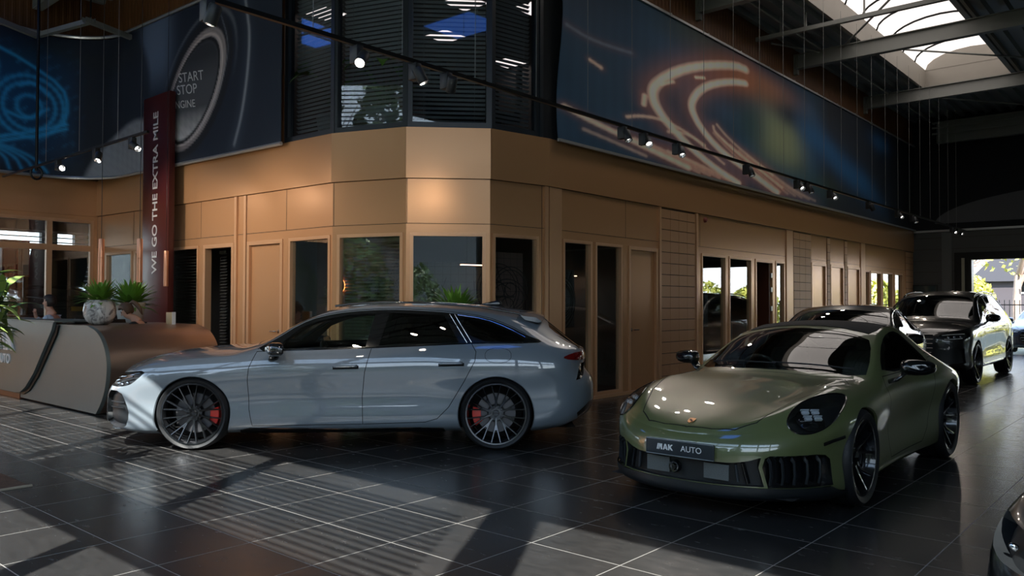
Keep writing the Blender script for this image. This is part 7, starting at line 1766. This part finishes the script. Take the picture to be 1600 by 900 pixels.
    # hair cap, open over the face
    bm = bmesh.new(); bmesh.ops.create_uvsphere(bm, u_segments=28, v_segments=20, radius=1.0)
    dele = [v for v in bm.verts if (v.co.x > .42 and v.co.z < .42) or (v.co.z < -.78) or (v.co.x > .10 and v.co.z < -.05)]
    bmesh.ops.delete(bm, geom=dele, context='VERTS')
    bmesh.ops.transform(bm, matrix=tilt @ Matrix.Translation((-.010, 0, .028)) @ Matrix.Diagonal((.108, .088, .112, 1)), verts=bm.verts[:])
    bmesh.ops.solidify(bm, geom=bm.faces[:], thickness=.012)
    if pony:
        pts = [tilt @ Vector(p) for p in ((-.10, 0, .07), (-.145, 0, .08), (-.175, 0, .03), (-.185, 0, -.06), (-.17, 0, -.15))]
        tube(bm, pts, [.022, .032, .034, .026, .008], 10)
    bm_obj('hair', bm, hairm, root, smooth=True)
    # clothes
    sj = [((x, y, z), r*1.13, r2*1.13) for (x, y, z), r, r2 in (J[pel], J[sp], J[ch], ((.045, 0, z0+.545), .068, .085))]; se = [(0, 1), (1, 2), (2, 3)]
    for s in (1, -1):
        sh, el, wr = arms[s]; b0 = len(sj); sj += [(J[sh][0], .070, .070), (J[el][0], .054, .054), (J[wr][0], .040, .040)]; se += [(2, b0), (b0, b0+1), (b0+1, b0+2)]
    skin_mesh('shirt', sj, se, shirt, root)
    pj = [((0, 0, z0-.01), .145, .165)]; pe = []
    for s in (1, -1):
        b0 = len(pj); pj += [((.03, s*.095, z0-.01), .098, .098), ((.44, s*.12, z0-.02), .070, .070), ((.42, s*.12, .12), .055, .055)]; pe += [(0, b0), (b0, b0+1), (b0+1, b0+2)]
    skin_mesh('trousers', pj, pe, M_TROU, root)
    bm = bmesh.new()
    for s in (1, -1): tube(bm, [(.40, s*.12, .04), (.50, s*.125, .035), (.62, s*.128, .03)], [.045, .042, .028], 8)
    bm_obj('shoes', bm, M_BLACKM, root, smooth=True)
    return root
def office_chair(loc, rz, label):
    c = empty('office_chair', loc, rz, label, 'chair')
    seat(c, -.28+.28, 0, M_DARKI, False, z0=.30, name='seat_shell', h=.45) if False else None
    bbox_obj('seat_pad', -.22, .24, -.23, .23, .40, .455, M_DARKI, c, .02); bbox_obj('backrest', -.30, -.25, -.22, .22, .50, .95, M_DARKI, c, .02)
    bbox_obj('backrest_bar', -.29, -.20, -.03, .03, .38, .55, M_BLACKM, c); tube_obj('gas_spring', [(0, 0, .06), (0, 0, .40)], .025, M_BLACKM, c)
    for k in range(5): a = 2*PI*k/5; tube_obj('leg', [(0, 0, .08), (.28*math.cos(a), .28*math.sin(a), .025)], .022, M_BLACKM, c, 6)
    return c
mz = person('person', (4.70, 13.60, .15), math.radians(137), 'man with short dark hair in a light blue shirt seated behind the desk, hand raised', M_SKIN, M_HAIRD, M_SHIRT)
wz = person('person', (5.16, 11.66, .07), math.radians(135), 'woman with brown ponytail and black top looking down behind the desk', M_SKIN2, M_HAIRB, M_BLKC, bow=.6, pony=True, hand_up=False)
m3 = person('person', (7.75, 13.15, .04), math.radians(-100), 'dark haired man in a dark suit seated in the open office doorway, facing the camera', M_SKIN, M_HAIRD, M_BLKC, bow=.3, hand_up=False)
m4 = person('person', (7.45, 11.62, .04), math.radians(75), 'person in black clothes seen from behind in the open office doorway', M_SKIN, M_HAIRD, M_BLKC, hand_up=False)
for p, dz, lb in ((mz, .16, 'office chair under the man in the light blue shirt'), (wz, .10, 'office chair under the woman with the ponytail'), (m3, .04, 'office chair of the man facing out of the open office'), (m4, .04, 'office chair of the person seen from behind in the open office')):
    a_ = p.rotation_euler.z; c = office_chair((p.location.x-.02*math.cos(a_), p.location.y-.02*math.sin(a_), 0), a_, lb)

# ---------------------------------------------------------------- office contents
bd = empty('technical_drawing_poster', (0, 0, 0), 0, 'pale wall chart with thin line drawings of wheels behind the corner window', 'poster')
M_CHART = mat('chart_paper', (.30, .27, .26), .7); M_INK = mat('drawing_ink', (.02, .02, .025), .7); M_CHART2 = mat('rose_chart_paper', (.26, .17, .155), .7)
def chart(name, p0, p1, z0, z1, label, mt, seed, big=True):
    d = Vector((p1[0]-p0[0], p1[1]-p0[1])); L = d.length; d.normalize(); M = frame_M((p0[0], p0[1], 0), (d.x, d.y, 0), (0, 0, 1))
    o = empty(name, (0, 0, 0), 0, label, 'poster'); bm = bmesh.new(); lbox(bm, M, 0, L, z0, z1, -.01, 0); bmesh.ops.recalc_face_normals(bm, faces=bm.faces[:]); bm_obj('chart_sheet', bm, mt, o)
    r = random.Random(seed); bm = bmesh.new(); s = .0
    while s < L: lbox(bm, M, s, s+.004, z0, z1, .0004, .001); s += .115
    z = z0
    while z < z1: lbox(bm, M, 0, L, z, z+.004, .0004, .001); z += .115
    for k in range(3 if big else 2):
        cx, cz, rr = r.uniform(.2, .8)*L, r.uniform(z0+.3, z1-.4), r.uniform(.22, .42)
        for q in (1, .86, .3): tube(bm, [M @ Vector((cx+rr*q*math.cos(t), cz+rr*q*math.sin(t), .004)) for t in np.linspace(0, 2*PI, 40, endpoint=False)], .006, 4, closed=True)
        tube(bm, [M @ Vector((cx, cz, .004)), M @ Vector((cx+r.uniform(-.8, .8), cz+r.uniform(.2, .7), .004))], .007, 4)
        x_ = min(max(.1, cx+.2), L-.5); lbox(bm, M, x_, x_+.35, cz-.1, cz-.09, 0.001, .003); lbox(bm, M, x_, x_+.01, cz-.1, cz+.1, 0.001, .003)
    bm_obj('line_drawing', bm, M_INK, o); return o
bpy.data.objects.remove(bd)
def win_chart(M, a, b, z0, z1, label, mt, seed, dp=-.30):
    p0 = M @ Vector((a, 0, dp)); p1 = M @ Vector((b, 0, dp)); return chart('window_screen', (p0.x, p0.y), (p1.x, p1.y), z0, z1, label, mt, seed)
win_chart(MCD, -.1, 1.25, .6, 2.05, 'pale screen with a fine grid and line drawing behind the middle corner window', mat('grid_screen', (.11, .125, .115), .7), 3, -1.3)
win_chart(MDE, .12, .80, .8, 2.15, 'rose tinted screen with wheel drawings behind the right corner window', M_CHART2, 6)
win_chart(MBC, .42, 1.0, .8, 2.0, 'grey screen behind the blind of the left corner window', mat('grey_screen', (.17, .19, .21), .6), 8)
win_chart(MEF, 9.15-X0, 9.80-X0, 1.08, 1.95, 'pale gridded screen behind the narrow window left of the brown door', mat('blue_grey_screen', (.12, .14, .16), .6), 12)
win_chart(MEF, 13.32-X0, 14.1-X0, 1.0, 1.9, 'blue grey screen behind the window right of the blockwork', bpy.data.materials['blue_grey_screen'], 14)
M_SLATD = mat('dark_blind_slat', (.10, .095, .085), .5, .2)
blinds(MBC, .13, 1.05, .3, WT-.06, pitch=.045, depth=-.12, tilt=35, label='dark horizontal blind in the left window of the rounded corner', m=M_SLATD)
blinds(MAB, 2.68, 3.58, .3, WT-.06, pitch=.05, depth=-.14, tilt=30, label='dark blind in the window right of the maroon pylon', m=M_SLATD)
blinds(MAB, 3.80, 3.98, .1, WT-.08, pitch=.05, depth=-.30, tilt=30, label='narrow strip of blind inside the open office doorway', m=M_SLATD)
def linear_lamp(p0, p1, z, label):
    o = empty('linear_lamp', (0, 0, 0), 0, label, 'lamp'); M = frame_M((*p0, z), (p1[0]-p0[0], p1[1]-p0[1], 0), (0, 0, 1)); L = math.hypot(p1[0]-p0[0], p1[1]-p0[1])
    bm = bmesh.new(); box(bm, 0, L, 0.012, .035, -.02, .02, M); bm_obj('lamp_profile', bm, M_BLACKM, o); bm = bmesh.new(); box(bm, 0, L, 0, .012, -.018, .018, M); bm_obj('glowing_tube', bm, M_TUBEL, o)
    for s in (.1, L-.1): tube_obj('cord', [M @ Vector((s, .035, 0)), M @ Vector((s, 2.98-z, 0))], .003, M_BLACKM, o, 4)
M_TUBEL = mat('warm_light_tube', (1, .8, .7), .4, emit=(1.0, .55, .38), estr=9.0)
linear_lamp((8.05, 8.0), (8.75, 7.75), 1.98, 'warm linear pendant lamp glowing behind the middle corner window'); linear_lamp((10.95, 8.6), (11.6, 8.6), 1.93, 'warm linear lamp behind the second narrow window')
# room divider, low cupboards and floor things seen through the panes
for (x0, x1, y0, y1, z1, lb) in ((9.95, 11.3, 8.9, 9.3, .95, 'low brown cupboard inside the narrow office window'), (12.6, 14.6, 9.6, 10.0, 1.0, 'low brown cupboard behind the windows right of the blockwork')):
    cb = empty('low_cupboard', (0, 0, 0), 0, lb, 'cupboard'); bbox_obj('cupboard_body', x0, x1, y0, y1, .06, z1, mat('olive_brown_wood', (.13, .085, .035), .5) if 'olive_brown_wood' not in bpy.data.materials else bpy.data.materials['olive_brown_wood'], cb, .004)
    for k in range(3):
        w = (x1-x0)/3; d_ = bbox_obj('cupboard_door', x0+k*w+.01, x0+(k+1)*w-.01, y0-.018, y0, .10, z1-.04, bpy.data.materials['olive_brown_wood'], cb, .002); bbox_obj('knob', x0+k*w+.05, x0+k*w+.07, y0-.035, y0-.018, z1-.25, z1-.15, M_BLACKM, d_)
    bbox_obj('plinth', x0+.02, x1-.02, y0+.02, y1, 0, .06, M_BLACKM, cb)
gl = empty('glass_door_reflected_lobby', (0, 0, 0)); bpy.data.objects.remove(gl)
wl_ = empty('globe_wall_lamp', (7.9, 10.6, 1.72), 0, 'round black wall lamp with an orange glow behind the window beside the brown door', 'wall lamp')
bm = bmesh.new(); lathe(bm, [(0, 0), (.12, 0), (.12, .03), (0, .03)], 24, Matrix.Rotation(-PI/2, 4, 'Y')); bm_obj('lamp_disc', bm, M_BLACKM, wl_, smooth=False)
bm = bmesh.new(); lathe(bm, [(0, -.03), (.10, -.03), (.10, -.012), (0, -.012)], 24, Matrix.Rotation(-PI/2, 4, 'Y')); bm_obj('glow_ring', bm, mat('orange_glow', (1, .4, .15), .4, emit=(1, .30, .08), estr=6), wl_)
bbox_obj('lamp_wall_panel', .05, .09, -.6, .7, -1.72, 1.2, mat('brown_wood_panel', (.10, .05, .03), .5), wl_)

# upper office
def led(x, y, lb):
    o = empty('ceiling_light_panel', (x, y, 6.94), 0, lb, 'ceiling light', 'square ceiling lights of the upper office'); bbox_obj('panel_frame', -.31, .31, -.31, .31, 0, .012, M_ALU, o); bbox_obj('diffuser', -.29, .29, -.29, .29, -.006, 0, M_LEDP, o)
for (x, y), lb in zip(((11.4, 11.8), (11.4, 9.4), (9.0, 12.6), (14.2 - .6, 12.0), (10.35, 10.2), (9.0, 10.4), (12.6, 8.2)), ('square ceiling light seen large in the middle upper window', 'square ceiling light behind the right upper window', 'square ceiling light low in the leftmost upper window', 'small far ceiling light in the right upper window', 'square ceiling light at the very top of the middle upper window', 'square ceiling light behind the first track spotlight', 'square ceiling light near the dark end of the upper windows')): led(x, y, lb)
def big_plant(loc, lb, seed, h=1.0):
    p = empty('potted_plant', loc, 0, lb, 'potted plant'); bm = bmesh.new(); lathe(bm, [(0, 0), (.20, 0), (.27, .50), (.25, .50), (.24, .46), (0, .46)], 28); bmesh.ops.recalc_face_normals(bm, faces=bm.faces[:]); bm_obj('planter', bm, M_POTW, p, angle=40)
    r = random.Random(seed); bs = bmesh.new(); bl_ = bmesh.new()
    for k in range(8):
        a = 2*PI*k/8+r.uniform(-.3, .3); e = r.uniform(.2, .5); top = Vector((math.cos(a)*e, math.sin(a)*e, .46+h*r.uniform(.45, .9))); tube(bs, [(0, 0, .46), (top.x*.4, top.y*.4, .46+h*.35), top], .010, 5)
        leaf_blade(bl_, top, (math.cos(a), math.sin(a), .5), r.uniform(.35, .5), .10, 1.2, 7)
    bm_obj('stems', bs, M_LEAFD, p, smooth=True); bm_obj('foliage', bl_, M_LEAF, p, smooth=True)
big_plant((7.15, 9.75, 3.70), 'broad leaved plant in a white pot behind the leftmost upper window', 5); big_plant((7.35, 8.85, 3.70), 'broad leaved plant in a white pot behind the second upper window', 9, .9)
ds = empty('office_desk', (0, 0, 0), 0, 'black desk with tall screens behind the upper corner windows', 'desk')
bbox_obj('desk_top', 7.5, 8.9, 8.1, 9.0, 4.42, 4.46, M_BLACKM, ds, M=None)
for x, y in ((7.55, 8.15), (8.8, 8.15), (7.55, 8.9), (8.8, 8.9)): bbox_obj('leg', x, x+.05, y, y+.05, 3.70, 4.42, M_BLACKM, ds)
bbox_obj('desk_screen', 7.5, 8.9, 8.05, 8.10, 4.0, 4.75, M_BLACKM, ds)
for (x, y, lb) in ((7.9, 8.55, 'black monitor standing on the upper office desk, left one'), (8.5, 8.5, 'black monitor standing on the upper office desk, right one')):
    m_ = empty('computer_monitor', (x, y, 4.46), math.radians(45), lb, 'monitor'); bbox_obj('screen', -.03, 0, -.28, .28, .14, .50, M_BLACKM, m_, .005); bbox_obj('stand', -.05, .02, -.03, .03, 0, .16, M_BLACKM, m_); bbox_obj('base', -.10, .10, -.12, .12, 0, .012, M_BLACKM, m_)
for (x, y, rz, lb) in ((8.6, 7.75, 2.4, 'black office chair close behind the right upper window'), (9.6, 9.8, 1.0, 'black office chair further back in the upper office')):
    c = office_chair((x, y, 3.70), rz, lb)
    for ch in c.children:
        if ch.name.startswith('backrest') and 'bar' not in ch.name: ch.scale = (1, 1, 1.25)

# ---------------------------------------------------------------- workshop behind the left window
cab = empty('red_tool_cabinet', (5.55, 19.0, 0), 0, 'red and white metal cabinet on a tall stand in the workshop, far left', 'cabinet')
bbox_obj('cabinet_body', 0, .52, 0, .4, 1.98, 2.76, mat('red_metal', (.38, .02, .015), .35), cab, .01); bbox_obj('white_panel', .30, .50, -.01, 0, 2.02, 2.72, mat('pale_panel', (.55, .5, .5), .5), cab); bbox_obj('red_sign_face', .02, .28, -.01, 0, 2.02, 2.72, bpy.data.materials['red_metal'], cab)
for x in (.03, .45): bbox_obj('leg', x, x+.04, .15, .2, 0, 1.98, M_BLACKM, cab)
blinds(frame_M((6.7, 23.98, 0), (1, 0, 0), (0, 0, 1)), 0.2, 4.4, 1.0, 3.4, pitch=.13, depth=.04, tilt=50, label='white slatted shade across the bright workshop window at the far left', m=M_SLAT)
red = bbox_obj('red_workbench', 4.6, 5.75, 17.2, 17.7, 0, 1.16, bpy.data.materials['red_metal'], None, .01); put(red, 'red metal workbench behind the seated man in the blue shirt', 'workbench'); bbox_obj('bench_top', 4.58, 5.77, 17.18, 17.72, 1.16, 1.19, M_BLACKM, red)
wcar = copy_tree(hatch); wcar.location = (6.85, 19.6, .85); wcar.rotation_euler = (0, 0, -PI/2+PI)
put(wcar, 'black car raised on a lift with open bonnet in the workshop, far left', 'car')
pl_ = bbox_obj('yellow_plate', -.93, -.90, -.20, .06, .40, .50, mat('yellow_number_plate', (.65, .38, .06), .4), wcar)
bbox_obj('raised_bonnet', -.02, .02, -.62, .62, 0, .95, M_BLACKP, wcar, .01, M=Matrix.Translation((.30, 0, .98)) @ Matrix.Rotation(-.55, 4, 'Y'))
lf = empty('car_lift', (6.85, 20.8, 0), 0, 'dark two post lift carrying the black workshop car', 'lift')
for sx in (-1.25, 1.15): bbox_obj('lift_post', sx, sx+.12, -.1, .1, 0, 3.4, M_STEELG, lf)
bbox_obj('lift_beam', -1.25, 1.27, -.08, .08, 3.4, 3.5, M_STEELG, lf)
for sx in (-.8, .7): bbox_obj('lift_arm', sx, sx+.1, -1.2, 1.2, .92, 1.0, M_BLACKM, lf)
for sx in (-1.2, .7): bbox_obj('lift_carriage', sx, sx+.5, -.06, .06, .86, .93, M_BLACKM, lf)

# ---------------------------------------------------------------- outside
def ground_mat():
    return mat('asphalt_and_grass', (.12, .125, .09), .9, noise=(.25, .5, 6))
gr = structure(bbox_obj('ground_outside', -70, 90, -70, 120, -.30, -.125, ground_mat()))
M_BARK = mat('pale_bark', (.28, .21, .17), .9, noise=(4, .4)); M_BUSH = mat('yellow_green_foliage', (.42, .42, .08), .7, noise=(1.5, .5)); M_BUSHG = mat('green_foliage', (.12, .17, .05), .7, noise=(1.5, .5))
def crown_mesh(name, cx, cy, cz, rx, ry, rz, n, size, M, parent, seed):
    r = random.Random(seed); V = []; F = []
    for i in range(n):
        u, v = r.uniform(-1, 1), r.uniform(0, 2*PI); q = r.uniform(.55, 1)**.5; s = math.sqrt(1-u*u); p = Vector((cx+rx*q*s*math.cos(v), cy+ry*q*s*math.sin(v), cz+rz*q*u))
        a = Vector((r.uniform(-1, 1), r.uniform(-1, 1), r.uniform(-1, 1))).normalized(); b = a.cross(Vector((r.uniform(-1, 1), r.uniform(-1, 1), r.uniform(-1, 1)))).normalized(); sz = size*r.uniform(.6, 1.3); k = len(V)
        V += [p-a*sz, p+b*sz*.6, p+a*sz, p-b*sz*.6]; F.append((k, k+1, k+2, k+3))
    return mesh_obj(name, V, F, M, parent)
def bush(x, y, r, h, lb, seed, M, n=900, group=None):
    o = empty('garden_bush', (x, y, -.12), 0, lb, 'bush', group); crown_mesh('foliage', 0, 0, h*.5, r, r, h*.55, int(n*1.8), .085*max(r, 1), M, o, seed); tube_obj('stem', [(0, 0, 0), (0, 0, h*.6)], .08, M_BARK, o, 6)
last_tree = [None]
def bare_tree(x, y, h, lb, seed, crown=None):
    o = empty('garden_tree', (x, y, -.12), 0, lb, 'tree'); last_tree[0] = o; r = random.Random(seed); bm = bmesh.new()
    def br(p, d, L, rad, dep):
        q = p+d*L; tube(bm, [p, p.lerp(q, .5)+Vector((r.uniform(-.05, .05), r.uniform(-.05, .05), 0))*L, q], [rad, rad*.8, rad*.6], 5, caps=False)
        if dep == 0: return
        for k in range(3): br(p.lerp(q, r.uniform(.45, 1)), (d+Vector((r.uniform(-.8, .8), r.uniform(-.8, .8), r.uniform(-.2, .6)))).normalized(), L*.68, rad*.5, dep-1)
    br(Vector((0, 0, 0)), Vector((0, 0, 1)), h*.42, h*.035, 4); bm_obj('trunk_and_branches', bm, M_BARK, o, smooth=True)
    if crown: crown_mesh('foliage', 0, 0, h*.7, h*.32, h*.32, h*.3, crown, .13, M_BUSH, o, seed)
bush(38.5, 8.2, 1.5, 2.9, 'yellow green bush seen left in the far gate opening', 1, M_BUSH, 1500); bush(37, 11.4, 1.6, 2.6, 'yellow green bush behind the far wall edge', 2, M_BUSH)
for i, (x, y) in enumerate(((45.5, 10.6), (41.5, 6.4), (47.5, 3.2), (42.5, -.6), (49, -4.5))): bare_tree(x, y, 6.5+i*.4, ['bare pale tree nearest the bush beyond the gate', 'bare tree in the middle of the gate view', 'bare branching tree at the right of the gate view', 'bare tree beyond the gate, outside right', 'furthest bare tree beyond the gate'][i], 20+i, 250)
for i in range(5): bush(36+i*1.2, 3.5-i*3.4, 1.45, 2.4+.3*(i % 2), 'yellow green bush in the row right of the gate view', 40+i, M_BUSH, 900, 'bushes right of the gate')
hs = empty('distant_house', (52, 7.6, -.12), 0, 'dark distant house with a white framed window beyond the gate', 'house')
bbox_obj('wall', 0, 6, -3.5, 2.3, 0, 3.0, mat('dark_brick', (.05, .045, .05), .8), hs)
bm = bmesh.new(); prism(bm, [(-4.1, 2.9), (2.9, 2.9), (-.6, 6.6)], -.3, 6.3, Matrix(((0, 0, 1, 0), (1, 0, 0, 0), (0, 1, 0, 0), (0, 0, 0, 1)))); bm_obj('roof', bm, mat('slate_roof', (.04, .042, .05), .8), hs)
wf = bbox_obj('window', -.06, 0, -.75, .35, 2.2, 3.8, mat('white_frame', (.8, .8, .78), .5), hs); bbox_obj('pane', -.08, -.05, -.66, .26, 2.3, 3.7, M_GLOSSB, wf)
wb_ = empty('white_outbuilding', (60, 14, -.12), 0, 'long white building in the distance at the upper left of the gate view', 'building'); bbox_obj('wall', 0, 4, -5, 8, 0, 4.9, mat('white_render', (.75, .74, .72), .7), wb_); bbox_obj('roof_edge', -.3, 4.3, -5.3, 8.3, 4.9, 5.3, mat('grey_roof_edge', (.35, .34, .33), .7), wb_)
fn = empty('iron_fence', (34.5, 0, -.12), 0, 'dark iron railing across the gate view', 'fence')
for i in range(80): bbox_obj('picket', -.012, .012, 12-i*.16-.012, 12-i*.16+.012, 0, 1.75, M_BLACKM, fn)
for z in (.2, 1.55): bbox_obj('rail', -.015, .015, -.7, 12.1, z, z+.04, M_BLACKM, fn)
for i in range(9): bush(1+i*3.7, -13.5-(i % 3)*.8, 1.65, 2.6+.5*(i % 2), 'bush in the garden row outside the long side window', 60+i, M_BUSHG if i % 2 else M_BUSH, 700, 'bushes outside the side window')
for i in range(8): bush(-13-(i % 3)*1.5, -10+i*4.9, 2.1, 3.6+.8*(i % 2), 'unseen bush added behind the camera to darken the window reflections', 80+i, M_BUSHG, 700, 'added bushes behind the camera')  # unseen row added to dim the sky mirrored in the panes
for i in range(5):  # tall unseen trees added to keep bright sky out of the upper window reflections
    bare_tree(-22-(i % 2)*2, -6+i*6.3, 14, ['added sky-blocking tree furthest right behind the camera', 'added sky-blocking tree right of the glazing centre', 'added sky-blocking tree opposite the camera', 'added sky-blocking tree left of the camera', 'added sky-blocking tree furthest left along the street'][i], 130+i, None)
    crown_mesh('foliage', 0, 0, 9.8, 3.0, 3.0, 5.6, 1900, .36, M_BUSHG, bpy.context.scene.objects[-1] if False else last_tree[0], 130+i)
ob_ = empty('backdrop_building', (-34, 4, -.12), 0, 'unseen plain grey building added behind the camera to darken the window reflections', 'building'); bbox_obj('wall', 0, 10, -40, 110, 0, 7.0, mat('grey_render', (.14, .14, .14), .8), ob_); bbox_obj('roof_edge', -.3, 10.3, -40.3, 110.3, 7.0, 7.3, M_DFRAME, ob_)  # unseen backdrop, added and made wide so the panes mirror less sky
# small things along the far wall
tv = bbox_obj('wall_screen', 27.0, 27.05, 6.28, 6.98, 1.80, 2.06, M_BLACKM, None, .005); put(tv, 'low black wall screen on the far wall left of the gate', 'screen'); bbox_obj('screen_glass', 26.992, 27.0, 6.31, 6.95, 1.83, 2.03, mat('teal_dark_screen', (.02, .045, .05), .1), tv)
